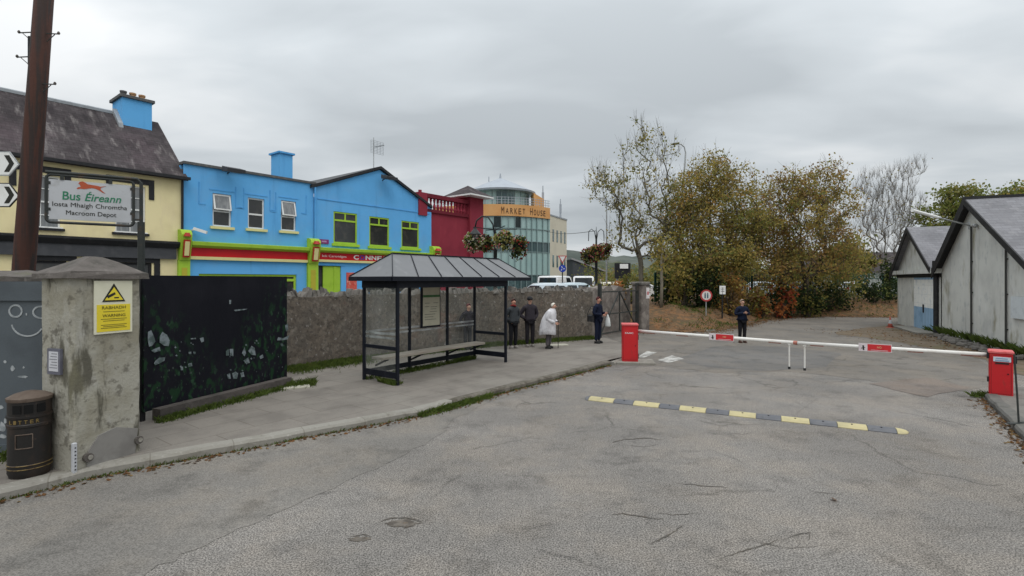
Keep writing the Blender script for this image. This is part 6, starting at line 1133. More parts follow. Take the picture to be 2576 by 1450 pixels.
def tree(name, label, base, blobs, natt, nleaf, lsize, leaves, bark, tr, fork=0.35, spread=0.35, group=None, cat='tree', lean=0.0, twigs=0, rmin=0.012, seg=3, ivy=0, crowncov=1.0, up=0.0):
    """blobs: (centre, radius) spheres of the crown, in the place. Branches reach out to points spread through them."""
    base = Vector(base); t = empty(name, base, 0, label, cat, group)
    bl = [(Vector(c) - base, r if hasattr(r, '__len__') else (r, r, r)) for c, r in blobs]; vol = np.array([r[0] * r[1] * r[2] for _, r in bl]) ** 0.75; vol /= vol.sum()
    att = []; zone = []
    for i in rng.choice(len(bl), natt, p=vol):
        d = rng.normal(size=3); d /= np.linalg.norm(d); k = rng.uniform(0.12, 1.0) ** 0.45; c, r = bl[i]; att.append((c.x + d[0]*r[0]*k, c.y + d[1]*r[1]*k, c.z + d[2]*r[2]*k)); zone.append(i)
    att = np.array(att); zone = np.array(zone); top = att[:, 2].max(); cxy = att[:, :2].mean(0); fz = top * fork
    nodes = [(0, 0, -0.2)]; par = [-1]
    for i in range(1, 7): f = i / 6; nodes.append((cxy[0] * f * f * fork + lean * f + random.uniform(-.04, .04), cxy[1] * f * f * fork + random.uniform(-.04, .04), fz * f)); par.append(i - 1)
    f0 = np.array(nodes[-1])
    # a leader running on towards the top
    for i in range(1, 5): f = i / 5; nodes.append(tuple(f0 + (np.array([cxy[0], cxy[1], top * 0.86]) - f0) * f + rng.normal(size=3) * 0.12)); par.append(len(nodes) - 2)
    order = np.argsort(np.linalg.norm(att - f0, axis=1)); arr = list(map(np.array, nodes)); tips = []
    for a in att[order]:
        A = np.array(arr); dv = a - A; dist = np.linalg.norm(dv, axis=1); cost = dist + np.maximum(0, A[:, 2] - a[2] + 0.2) * (1.1 + 1.5 * up) + up * 0.9 * np.hypot(dv[:, 0], dv[:, 1]) + (np.arange(len(A)) < 5) * 1.5 + np.linalg.norm(A - f0, axis=1) * 0.12
        j = int(np.argmin(cost)); p = arr[j]; prev = j
        for k in range(1, seg + 1):
            f = k / seg; q = p + (a - p) * f + np.array([0, 0, -0.09 * dist[j] * math.sin(math.pi * f)]) * (1 - up) + (rng.normal(size=3) * 0.05 * (1 - 0.5 * up) * dist[j] if k < seg else 0); arr.append(q); par.append(prev); prev = len(arr) - 1
        tips.append(prev)
    cnt = np.zeros(len(arr)); cnt[tips] = 1
    for i in range(len(arr) - 1, 0, -1): cnt[par[i]] += cnt[i] + 0.02
    rad = np.maximum(rmin, tr * (cnt / cnt[0]) ** 0.5)
    b = MB()
    for i in range(1, len(arr)):
        p, q = Vector(arr[par[i]]), Vector(arr[i]); r0 = rad[par[i]] if par[i] == i - 1 else min(rad[par[i]], rad[i] * 1.25)
        if par[i] == 0: r0 = tr * 1.35
        if (q - p).length > 1e-4: b.tube([p, q], [r0, rad[i]], 8 if rad[i] > 0.08 else (5 if rad[i] > 0.03 else 3), False)
    for i in tips:
        p = arr[i]; d0 = arr[i] - arr[par[i]]; d0 /= np.linalg.norm(d0) + 1e-6
        for _ in range(twigs):
            d = d0 * 0.8 + rng.normal(size=3) * 0.45 + np.array([0, 0, 0.45 + up]); d /= np.linalg.norm(d); L_ = rng.uniform(0.3, 0.9); mid_ = p + d * L_ * 0.5 + rng.normal(size=3) * 0.04
            b.tube([p, mid_, p + d * L_ + np.array([0, 0, 0.08])], [rmin * 0.8, rmin * 0.6, rmin * 0.35], 3, False)
    b.build('trunk', bark, t, smooth=True)
    if nleaf:
        mats = [LV[k] for k, _ in leaves]; pr = np.array([w for _, w in leaves], float); pr /= pr.sum(); cen = []; mi = []
        for i in tips:
            if random.random() > crowncov: continue
            main = rng.choice(len(mats), p=pr); n = int(nleaf * rng.uniform(0.4, 1.5)); d = arr[i] - arr[par[i]]
            c = arr[i] + rng.normal(size=(n, 3)) * spread * np.array([1, 1, 0.72]) - rng.uniform(0, 1, (n, 1)) * d * 0.8; cen.append(c); k = np.where(rng.uniform(size=n) < 0.68, main, rng.choice(len(mats), n, p=pr)); mi.append(k)
        if cen: leafmesh('crown', np.concatenate(cen), lsize, mats, np.concatenate(mi), t, 1.5, 0.3)
    if ivy:
        h = fz * 1.15; n = ivy; z = rng.uniform(0.1, h, n); a = rng.uniform(0, 6.28, n); r = tr * 1.1 + 0.1 + 0.22 * rng.uniform(0, 1, n) * (0.5 + 0.5 * np.sin(z * 2.2)); f = z / fz
        c = np.stack([cxy[0] * f * f * fork + lean * f + r * np.cos(a), cxy[1] * f * f * fork + r * np.sin(a), z], 1); leafmesh('ivy', c, 0.16, [LV['ivy'], LV['dark']], rng.integers(0, 2, n), t, 1.1)
    return t
def B(x, y, Y, rpx, sy=1.0):      # a crown blob read from the photograph
    r = rpx * Y / FPX; return (P(x, y, Y), (r, r * sy, r))
def onbank(x, Y): p = P(x, 700, Y); return (p.x, Y, bank_z(p.x, Y))
tree('birch_tree', 'half bare tall tree with sparse yellow green leaves left of the lighting column', onbank(1612, 32), [B(1540, 470, 31.5, 62), B(1500, 450, 31, 36), B(1620, 400, 32, 68), (P(1612, 330, 32), (0.42, 0.5, 1.25)), (P(1664, 355, 32.3), (0.5, 0.5, 1.1)), (P(1690, 380, 32.3), (0.6, 0.5, 0.8)), B(1590, 520, 31.5, 66), B(1660, 480, 32, 55), B(1640, 585, 31.5, 62), B(1560, 590, 31, 40), B(1700, 560, 32, 50)],
     360, 11, 0.105, (('olive', 4), ('pale', 3), ('golden', 2), ('green', 1.5), ('dark', 0.7)), M['bark_grey'], 0.15, 0.24, 0.22, 'trees on the leafy bank', twigs=4, rmin=0.009, crowncov=0.68, up=0.5)
tree('autumn_tree', 'broad golden olive autumn tree behind the round sign', onbank(1795, 33), [B(1790, 440, 33, 58), B(1850, 470, 33, 55), B(1745, 490, 33, 66), B(1700, 545, 32.5, 58), B(1800, 540, 32.5, 85), B(1870, 560, 33.5, 60), B(1690, 620, 32, 55), B(1770, 640, 31.5, 66), B(1850, 640, 32.5, 58)],
     620, 42, 0.104, (('golden', 4), ('olive', 5), ('amber', 0.8), ('brown', 0.8), ('green', 2)), M['bark'], 0.21, 0.28, 0.29, 'trees on the leafy bank', twigs=2, ivy=900, rmin=0.010, crowncov=0.9, up=0.3)
tree('autumn_tree', 'wide brown and olive autumn tree nearest to the bare tree', onbank(2030, 35), [B(2010, 470, 35, 62), B(2080, 460, 35, 52), B(1950, 500, 35, 58), B(2110, 520, 35.5, 56), B(2020, 560, 34.5, 92), B(1930, 600, 35, 66), B(1900, 560, 34, 44), B(1880, 640, 34, 44), B(1950, 680, 33.5, 46), B(2110, 610, 35, 58), B(2000, 650, 34, 60), B(2080, 665, 34.5, 52), B(2140, 660, 36, 42)],
     650, 42, 0.106, (('amber', 2.2), ('brown', 2.4), ('olive', 4), ('golden', 2.5), ('green', 1.4)), M['bark'], 0.21, 0.26, 0.30, 'trees on the leafy bank', twigs=2, rmin=0.010, crowncov=0.9, up=0.3)
tree('bare_tree', 'leafless grey twiggy tree standing behind the palisade fence', (P(2222, 700, 44).x, 44, 0.6), [B(2200, 470, 44, 44), B(2260, 460, 44, 46), B(2300, 425, 44.5, 26), B(2240, 540, 44, 66), B(2290, 530, 44, 42), B(2190, 560, 44, 40), B(2230, 620, 44, 40)],
     620, 2, 0.09, (('brown', 1), ('olive', 1)), M['twig'], 0.14, 0.2, 0.4, None, twigs=8, rmin=0.0065, crowncov=0.4, up=0.9)
tree('green_tree', 'yellow green leafy tree rising behind the small shed roof', (P(2390, 700, 42).x, 42, 0), [B(2390, 505, 42, 46), B(2350, 560, 42, 48), B(2420, 500, 42, 40), B(2450, 545, 42, 50), B(2380, 610, 42, 55)],
     210, 42, 0.16, (('lime', 4), ('pale', 2), ('green', 2.4), ('olive', 1)), M['bark'], 0.22, 0.36, 0.36)
tree('green_tree', 'yellow green tree top showing above the large shed ridge', (P(2560, 700, 46).x, 46, 0), [B(2540, 500, 46, 42), B(2590, 500, 46, 46), B(2500, 525, 46, 34), B(2640, 510, 46, 50)],
     170, 40, 0.16, (('lime', 3), ('green', 3), ('golden', 2), ('pale', 1)), M['bark'], 0.22, 0.4, 0.36)
t = empty('slim_trunk', onbank(1663, 29.3), 0, 'slim pale bare trunk beside the stone gate pier', 'tree'); b = MB(); z1 = P(1668, 610, 29.3).z - t.location.z; b.tube([(0, 0, -0.2), (0.04, 0, z1 * 0.35), (0.02, 0.05, z1 * 0.7), (0.14, 0, z1)], [0.10, 0.085, 0.07, 0.03], 8); b.tube([(0.03, 0.02, z1 * 0.6), (0.3, 0.1, z1 * 0.8), (0.4, 0.1, z1 * 1.02)], [0.04, 0.03, 0.015], 6); b.build('trunk', M['bark_pale'], t, smooth=True)
c = np.array([[0.15 + rng.normal() * 0.45, rng.normal() * 0.3, z1 * rng.uniform(0.55, 1.15)] for _ in range(260)]); leafmesh('crown', c, 0.12, [LV['olive'], LV['golden'], LV['pale']], rng.integers(0, 3, 260), t)
def shrub(label, x, Y, yb, wpx, hpx, leaves, n=900, ls=0.13, name='shrub', z0=None, sy=0.7, group=None, thin=1.0):
    """leafy shrub: x centre and top and width in the photograph, standing on the bank at depth Y"""
    px = P(x, 700, Y).x; zb = bank_z(px, Y) if z0 is None else z0; zt = P(x, yb, Y).z; h = max(zt - zb, 0.4); w = wpx * Y / FPX / 2
    t = empty(name, (px, Y, zb), 0, label, 'shrub', group); b = MB(); st = []
    for k in range(9):
        a = random.uniform(0, 6.28); q = random.uniform(0.2, 0.85); e = (w * q * math.cos(a), w * sy * q * math.sin(a), h * random.uniform(0.55, 0.95)); st.append(e); b.tube([(e[0] * 0.1, e[1] * 0.1, -0.1), (e[0] * 0.5, e[1] * 0.5, e[2] * 0.55), e], [0.035, 0.025, 0.01], 4, False)
    b.build('stems', M['bark'], t)
    ncl = max(6, n // 22); cen = []; mi = []; mats = [LV[k] for k, _ in leaves]; pr = np.array([q for _, q in leaves], float); pr /= pr.sum()
    for _ in range(ncl):
        d = rng.normal(size=3); d /= np.linalg.norm(d); k = rng.uniform(0.15, 1) ** 0.5; c = np.array([d[0] * w * k, d[1] * w * sy * k, h * 0.5 + d[2] * h * 0.5 * k]); m = int(n / ncl * rng.uniform(0.5, 1.5)); q = c + rng.normal(size=(m, 3)) * np.array([w, w * sy, h * 0.7]) * 0.16 * thin; q[:, 2] = np.abs(q[:, 2]) ; cen.append(q); main = rng.choice(len(mats), p=pr); mi.append(np.where(rng.uniform(size=m) < 0.7, main, rng.choice(len(mats), m, p=pr)))
    leafmesh('foliage', np.concatenate(cen), ls, mats, np.concatenate(mi), t, 1.4, 0.2); return t
DK = (('dark', 4), ('ivy', 3), ('green', 0.8)); MX = (('olive', 3), ('green', 2), ('golden', 2), ('brown', 1)); OR = (('orange', 4), ('red', 2), ('amber', 2)); 
shrub('dark evergreen shrub behind the slim pale trunk', 1690, 31.8, 700, 100, 80, DK, 1300)
shrub('olive and gold thicket left of the round sign', 1720, 31.0, 640, 95, 130, MX, 1200)
shrub('dark ivy covered bush right behind the round sign', 1770, 30.8, 668, 90, 110, DK, 1600)
shrub('tall dark ivy mass in the middle below the golden tree', 1790, 34.0, 585, 70, 180, DK, 1600)
shrub('orange bronze bush above the square notice', 1838, 31.6, 690, 90, 90, (('amber', 4), ('orange', 1), ('olive', 2), ('brown', 2)), 1300)
shrub('green bush directly above the standing man', 1885, 33.2, 715, 70, 60, MX, 700)
shrub('dark leafy bush in front of the wide brown trunk', 2035, 34.4, 722, 90, 55, (('dark', 3), ('ivy', 2), ('green', 2), ('olive', 1)), 1100)
shrub('low dark shrub below the green palisade fence', 1940, 34.9, 735, 110, 50, DK, 1100)
shrub('orange red creeper bush in front of the palisade', 1968, 33.6, 706, 72, 64, (('orange', 4), ('red', 2.4), ('ivy', 2), ('dark', 1)), 800, 0.16, thin=0.9)
shrub('low red and orange shrub left of the creeper', 1915, 33.2, 728, 60, 40, (('orange', 3), ('red', 1), ('brown', 2), ('olive', 2)), 450, 0.14)
shrub('dark hedge mass at the right end of the palisade', 2075, 36.8, 715, 130, 60, DK, 1500)
shrub('mixed green and amber bush before the white house', 2110, 37.6, 640, 110, 120, (('green', 3), ('olive', 3), ('golden', 1.5), ('amber', 1)), 1500)
shrub('dark evergreen against the small shed wall', 2200, 38.5, 705, 110, 70, DK, 1500)
shrub('tall dark conifer like bush left of the small shed', 2235, 39.5, 655, 40, 120, DK, 900)
shrub('olive scrub in the gap below the wide brown tree', 2010, 36.5, 650, 120, 120, (('olive', 3), ('brown', 3), ('dark', 2), ('golden', 2)), 1500)
shrub('small bush of orange leaves at the top of the tumbledown wall', 1557, 25.0, 712, 46, 40, (('orange', 1.5), ('amber', 3), ('brown', 2), ('olive', 1)), 300, 0.10, z0=1.5)
shrub('grey green brush along the top of the tumbledown wall', 1525, 26.6, 706, 120, 50, (('brown', 2), ('dark', 2), ('green', 2), ('olive', 2)), 700, 0.10, z0=1.4)
shrub('yellow green hedge left of the birch', 1588, 33.5, 690, 80, 50, (('green', 3), ('olive', 3), ('pale', 1)), 900, 0.12)
shrub('olive roadside hedge beyond the parked cars', 1600, 58, 676, 150, 40, (('green', 3), ('olive', 3), ('lime', 0.6)), 1400, 0.2, z0=0.9)
shrub('brown olive hedge behind the flower basket post', 1515, 62, 668, 150, 40, (('olive', 3), ('brown', 2), ('green', 2)), 1200, 0.2, z0=0.9)
# far trees as separate trees behind the fence, seen through the gaps
for i, (x, Y, y, w, lab) in enumerate(((1700, 60, 600, 110, 'distant grey green tree beyond the lighting column'), (1860, 62, 600, 130, 'distant dull green tree behind the golden tree'), (2000, 64, 610, 130, 'distant olive tree behind the wide brown tree'), (2140, 58, 590, 100, 'distant dark tree left of the bare tree'), (2330, 60, 610, 120, 'distant tree crown left of the small shed roof'))):
    px = P(x, 700, Y).x; r = w * Y / FPX / 2; zt = P(x, y, Y).z
    tree('distant_tree', lab, (px, Y, 0), [((px, Y, zt - r), (r, r, r)), ((px - r * 0.5, Y, zt - r * 1.7), (r * 0.7,) * 3), ((px + r * 0.5, Y, zt - r * 1.6), (r * 0.7,) * 3)], 90, 26, 0.26, (('green', 3), ('olive', 3), ('dark', 1), ('brown', 1)), M['bark'], 0.2, 0.3, 0.5, 'distant trees')
# ---- green palisade fence on the bank
M['palisade'] = mat('green_palisade_paint', (0.014, 0.065, 0.045), [((0.03, 0.09, 0.065), 3, 0.5, 0.72, 0.5)], 0.5)
fa_, fb_ = Vector((P(1650, 700, 33.8).x, 33.8, 0)), Vector((P(2275, 700, 42.5).x, 42.5, 0)); rot, L_ = frame(fa_, fb_)
t = empty('palisade_fence', (fa_.x, fa_.y, 0.8), rot, 'green steel palisade fence running along the top of the bank', 'fence')
b = MB(); x = 0.0
while x < L_: b.prism([(x, 0, 0.1), (x + 0.065, 0, 0.1), (x + 0.065, 0, 2.1), (x + 0.032, 0, 2.25), (x, 0, 2.1)], (0, 0.012, 0)); x += 0.155
b.build('pales', M['palisade'], t); 
for z in (0.4, 1.8): b = MB(); b.box((0, 0.02, z), (L_, 0.06, z + 0.05)); b.build('rail', M['palisade'], t)
for i in range(int(L_ / 2.75) + 1): b = MB(); b.box((i * 2.75 - 0.05, 0.06, -0.5), (i * 2.75 + 0.05, 0.14, 2.2)); b.build('post', M['palisade'], t)
# ---- grass tufts, weeds and fallen leaves (nobody could count them)
M['grass'] = mat('rough_grass', (0.075, 0.105, 0.02), [((0.04, 0.065, 0.012), 4, 0.42, 0.66, 0.8), ((0.14, 0.135, 0.045), 3, 0.56, 0.72, 0.6)], 0.85, spec=0.15)
vs = []; fs = []
def blade(x, y, z, h, w):
    a = random.uniform(0, 6.28); dx, dy = math.cos(a) * w, math.sin(a) * w; lx_, ly_ = random.gauss(0, h * 0.45), random.gauss(0, h * 0.45); k = len(vs)
    vs.extend([(x - dx, y - dy, z), (x + dx, y + dy, z), (x + lx_ * 0.4 + dx * 0.6, y + ly_ * 0.4 + dy * 0.6, z + h * 0.65), (x + lx_, y + ly_, z + h)]); fs.append((k, k + 1, k + 2, k + 3))
def tuft_line(p, q, n, width, h, z=PAV, side=None, clump=0.6):
    d = Vector(q) - Vector(p); nn = Vector((d.y, -d.x, 0)).normalized(); ph = [random.uniform(0, 6.28) for _ in range(3)]
    for _ in range(n):
        f = random.random(); c = 0.5 + 0.5 * math.sin(f * d.length * 3.1 + ph[0]) * math.sin(f * d.length * 7.3 + ph[1])
        if random.random() > (1 - clump) + clump * c: continue
        o = abs(random.gauss(0, 1)) * width * 0.5; x = Vector(p) + d * f + nn * o; blade(x.x, x.y, z, h * random.uniform(0.4, 1.2) * (1 - 0.5 * min(1, o / width)), 0.007)
hd = (hb - ha); hnn = Vector((hd.y, -hd.x, 0)).normalized()
tuft_line(ha + hnn * 0.24, hb + hnn * 0.24, 2600, 0.16, 0.12)
for p, q in zip(WALL[1:-1], WALL[2:]): tuft_line(p, q, int(1300 * (q - p).length), 0.38, 0.16)
tuft_line(WALL[1] + Vector((-0.2, -0.1, 0)), WALL[2], 2600, 0.75, 0.17, clump=0.35)
tuft_line(hb + Vector((0.05, -0.25, 0)), hb + Vector((0.55, 0.1, 0)), 700, 0.3, 0.16)
tuft_line(fl + nrm * SD, fl + nrm * SD + u * SW, 1700, 0.12, 0.12); tuft_line(fl + nrm * SD + u * SW - nrm * 0.1, fl + nrm * SD + u * (SW - 0.8), 700, 0.25, 0.15); tuft_line(fl - u * 0.1, fl + nrm * SD * 0.6, 900, 0.25, 0.13); tuft_line(fl + nrm * SD + u * 0.6, fl + nrm * SD + u * 2.4, 900, 0.25, 0.12)
for p, q in zip(KERB[:-1], KERB[1:]):
    m_ = (p + q) / 2; xd = CX + FPX * m_.x / m_.y; dens = 260
    if 1050 < xd < 1240: dens = 1700
    if xd > 1240: dens = 420
    tuft_line(p, q, int(dens * (q - p).length), 0.06 if dens < 1000 else 0.16, 0.055 if dens < 1000 else 0.12, 0.0, clump=0.85)
tuft_line(G(0, 1145), G(20, 1120), 500, 0.5, 0.2)
tuft_line(RK[0] + Vector((-0.25, 0.1, 0)), RK[0] + Vector((0.6, 0.25, 0)), 500, 0.12, 0.12, 0.02)
tuft_line(Vector((-7.4, 6.95, 0)), Vector((-6.0, 6.85, 0)), 700, 0.2, 0.14)
sb0, sb1 = C0 + gd * 2.0 - gin * 0.05, C0 - gd * 8.5 - gin * 0.05
for p, q, n, w, h in ((sb0, C0, 1600, 0.5, 0.2), (C0, sb1, 6500, 0.75, 0.3)): tuft_line(q, p, n, w, h * 1.5, 0.0, clump=0.6)
for _ in range(9000):       # thin grass on the bank
    i = random.randrange(len(fine) - 1); e = fine[i].lerp(fine[i+1], random.random()); o = random.uniform(0.2, 4.5); c = math.sin(e.x * 1.3) + math.sin(o * 2 + e.x * 0.6)
    if c < 0.1: continue
    blade(e.x - o * 0.12, e.y + o, bank_h(o, e.x, e.y + o), random.uniform(0.06, 0.2), 0.012)
me = bpy.data.meshes.new('grass_tufts'); me.from_pydata(vs, [], fs); me.materials.append(M['grass']); o = bpy.data.objects.new('grass_tufts', me); COL.objects.link(o); tag(o, 'rough grass and weeds along walls, kerb and bank', 'grass', kind='stuff')
cen = []
for _ in range(15000):
    i = random.randrange(len(fine) - 1); e = fine[i].lerp(fine[i+1], random.random()); o = random.uniform(-0.7, 5.5) if random.random() < 0.75 else random.gauss(0, 0.5); x, y = e.x - o * 0.12, e.y + o; cen.append((x, y, (bank_h(max(o, 0), e.x, y) if o > 0 else 0.01) + 0.012))
for p, q in zip(KERB[:-1], KERB[1:]):
    for _ in range(int(60 * (q - p).length)):
        e = p.lerp(q, random.random()); d = (q - p).normalized(); o = abs(random.gauss(0, 0.11)); cen.append((e.x + d.y * o, e.y - d.x * o, 0.014))
for p, q in zip(RK[:-1], RK[1:]):
    for _ in range(int(70 * (q - p).length)):
        e = p.lerp(q, random.random()); d = (q - p).normalized(); o = abs(random.gauss(0.05, 0.16)); cen.append((e.x + d.y * o, e.y - d.x * o, 0.014)) if d.y > 0 else cen.append((e.x - abs(d.y) * o, e.y + d.x * o * 0.2, 0.014))
for _ in range(500):
    x = random.uniform(14.5, 19.5); y = random.uniform(17.5, 26.5); cen.append((x, y, 0.02))
for _ in range(420): p = C0 - gd * random.uniform(-2, 8) - gin * random.uniform(0.05, 1.3); cen.append((p.x, p.y, 0.03))
cen.append(tuple(G(2098, 1260) + Vector((0, 0, 0.02))))
n = len(cen); w = rng.normal(size=(n, 3)) * 0.28; w[:, 2] += 1; w /= np.linalg.norm(w, axis=1)[:, None]; a = rng.normal(size=(n, 3)); uu = np.cross(w, a); uu /= np.linalg.norm(uu, axis=1)[:, None]; vv = np.cross(w, uu); s = rng.uniform(0.018, 0.042, (n, 1)); cc = np.array(cen)
s = np.where(cc[:, 1:2] > 16, s * 1.25, s); s[-1] = 0.05
q = np.stack([cc - uu * s, cc + vv * s * 0.7, cc + uu * s, cc - vv * s * 0.7], 1).reshape(-1, 3); me = bpy.data.meshes.new('fallen_leaves'); me.from_pydata(q.tolist(), [], [(4*i, 4*i+1, 4*i+2, 4*i+3) for i in range(n)])
for c in ((0.24, 0.12, 0.05), (0.16, 0.09, 0.045), (0.31, 0.21, 0.10), (0.10, 0.065, 0.035)): me.materials.append(leaf_mat('fallen_leaf', c))
me.polygons.foreach_set('material_index', rng.choice(4, n, p=[0.36, 0.3, 0.16, 0.18]).astype(np.int32)); o = bpy.data.objects.new('fallen_leaves', me); COL.objects.link(o); tag(o, 'fallen autumn leaves on the bank and along the kerbs', 'leaves', kind='stuff')
# rubble and weeds at the foot of the large shed
b = MB()
for _ in range(110):
    p = C0 - gd * random.uniform(0.2, 8) - gin * random.uniform(0.05, 0.7); r = random.uniform(0.05, 0.19); b.ball((p.x, p.y, r * 0.3), (r, r * random.uniform(0.6, 1), r * 0.6), 6, 4)
tag(b.build('rubble', M['coping']), 'loose stones and rubble lying along the foot of the large shed', 'rubble', kind='stuff')
# ================================================================ lamp posts with hanging flower baskets
M['post_black'] = mat('black_lamp_post', (0.012, 0.014, 0.014), [((0.03, 0.035, 0.035), 4, 0.5, 0.7, 0.5)], 0.4)
FL = {k: leaf_mat('petal_' + k, c, tuple(x * 0.75 for x in c)) for k, c in dict(white=(0.62, 0.58, 0.45), pink=(0.58, 0.22, 0.22), crimson=(0.24, 0.015, 0.04), red=(0.40, 0.05, 0.04), wine=(0.09, 0.012, 0.02), yellow=(0.5, 0.48, 0.18)).items()}
def basket(c, r, lab, petals, mainl, trail=1.0):
    t = empty('hanging_basket', c, 0, lab, 'flower basket', 'flower baskets on the lamp posts')
    b = MB(); b.lathe([(r * 0.2, -r * 0.55), (r * 0.45, -r * 0.4), (r * 0.55, -0.02), (r * 0.57, 0.02)], n=12); b.build('pot', M['post_black'], t)
    n = 300; d = rng.normal(size=(n, 3)); d /= np.linalg.norm(d, axis=1)[:, None]; k = rng.uniform(0.45, 1.0, (n, 1)); q = d * k * np.array([r, r, r * 0.85]); low = q[:, 2] < 0; q[low, 2] *= 1.35 * trail; leafmesh('foliage', q, r * 0.26, [LV[x] for x in mainl], rng.integers(0, len(mainl), n), t, 1.3, 0.4)
    n = 170; d = rng.normal(size=(n, 3)); d /= np.linalg.norm(d, axis=1)[:, None]; q = d * rng.uniform(0.85, 1.08, (n, 1)) * np.array([r, r, r * 0.85]); low = q[:, 2] < 0; q[low, 2] *= 1.35 * trail
    keys = list(petals); pr = np.array([petals[x] for x in keys], float); pr /= pr.sum(); cl = np.round(q / (r * 0.55)); mi = np.array([int((abs(math.sin(a[0] * 12.9 + a[1] * 78.2 + a[2] * 37.7)) * 43758.5) % 1.0 * 1000) for a in cl]); cum_ = np.cumsum(pr); mi = np.searchsorted(cum_, mi / 1000.0).clip(0, len(keys) - 1); leafmesh('flowers', q, r * 0.17, [FL[x] for x in keys], mi, t, 1.1)
    return t
def lamp_post(x, Y, ytop, label, arms):
    px = P(x, 700, Y).x; t = empty('basket_lamp_post', (px, Y, ZS), 0, label, 'street lamp'); zt = P(x, ytop, Y).z - ZS
    b = MB(); b.lathe([(0.16, 0), (0.16, 0.5), (0.10, 0.7), (0.085, 1.2), (0.075, zt - 0.9), (0.09, zt - 0.85), (0.06, zt - 0.75), (0.05, zt - 0.1), (0.02, zt + 0.12)], n=12); b.build('pole', M['post_black'], t, smooth=True); return t, px, zt
t, px, zt = lamp_post(1246, 21.5, 580, 'black lamp post with flower baskets and a hooped lamp arm behind the bus shelter', None)
b = MB(); Rr = 0.72; b.tube([(0, 0, zt - 0.35), (-0.1, 0, zt + 0.25), (-0.30, 0, zt + 0.56), (-0.55, 0, zt + 0.58), (-0.78, 0, zt + 0.40), (-0.84, 0, zt + 0.12)], 0.032, 8); b.build('lamp_arm', M['post_black'], t, smooth=True)
b = MB(); b.lathe([(0.05, zt + 0.14), (0.08, zt + 0.04), (0.24, zt - 0.14), (0.26, zt - 0.18)], (-0.84, 0), 14); ln_ = b.build('lantern', M['post_black'], t); b = MB(); b.lathe([(0.17, zt - 0.19), (0.14, zt - 0.38), (0.04, zt - 0.46)], (-0.84, 0), 12); b.build('lamp_glass', M['pane_grey'], ln_)
zbk = P(1246, 612, 21.5).z - ZS; b = MB()
for a_ in (0, 90, 180, 270): b.bar((0, 0, zbk + 0.55), (0.98 * math.cos(R(a_ + 25)), 0.98 * math.sin(R(a_ + 25)), zbk + 0.62), 0.03)
b.build('basket_arms', M['post_black'], t)
for xd, dy, yd, lab, pet, lv, tr_ in ((1192, 0.1, 606, 'basket of white and pink flowers left of the hooped lamp', {'white': 5, 'pink': 2.4, 'wine': 1}, ('green', 'ivy', 'lime'), 1.0), (1222, 0.9, 612, 'basket half hidden behind the hooped lamp post', {'red': 2, 'yellow': 2, 'wine': 2}, ('green', 'dark'), 0.8), (1268, -0.6, 603, 'cream and white flower basket just right of the hooped lamp', {'white': 5, 'yellow': 2, 'pink': 1.4}, ('green', 'ivy', 'olive'), 0.9), (1304, 0.2, 614, 'dark red trailing basket on the right of the hooped lamp', {'wine': 3, 'red': 4, 'white': 0.6}, ('dark', 'ivy', 'green'), 1.45)):
    Yb = 21.5 + dy; basket(P(xd, yd, Yb), 0.44, lab, pet, lv, tr_)
t, px, zt = lamp_post(1500, 30.5, 592, 'black lamp post with two small hoops and crimson baskets by the gate', None)
b = MB()
for sx in (-1, 1): b.tube([(0, 0, zt - 0.45), (sx * 0.10, 0, zt + 0.2), (sx * 0.28, 0, zt + 0.36), (sx * 0.44, 0, zt + 0.22), (sx * 0.46, 0, zt - 0.35)], 0.022, 6)
b.build('hoops', M['post_black'], t, smooth=True); b = MB(); b.tube([(0, 0, zt), (0, 0, zt + 0.5)], [0.03, 0.01], 6); b.build('finial', M['post_black'], t)
for xd, dy, yd, lab, pet, lv in ((1480, 0.1, 640, 'crimson basket on the left of the twin hoop post', {'crimson': 4, 'wine': 2, 'white': 0.3}, ('green', 'olive', 'dark')), (1501, -0.5, 632, 'bright crimson basket at the front of the twin hoop post', {'crimson': 4, 'red': 2, 'pink': 1}, ('dark', 'olive')), (1521, 0.3, 628, 'green leafed basket with few flowers right of the twin hoop post', {'wine': 2, 'yellow': 0.7, 'crimson': 1}, ('green', 'olive', 'dark'))): basket(P(xd, yd, 30.5 + dy), 0.47, lab, pet, lv, 1.2)
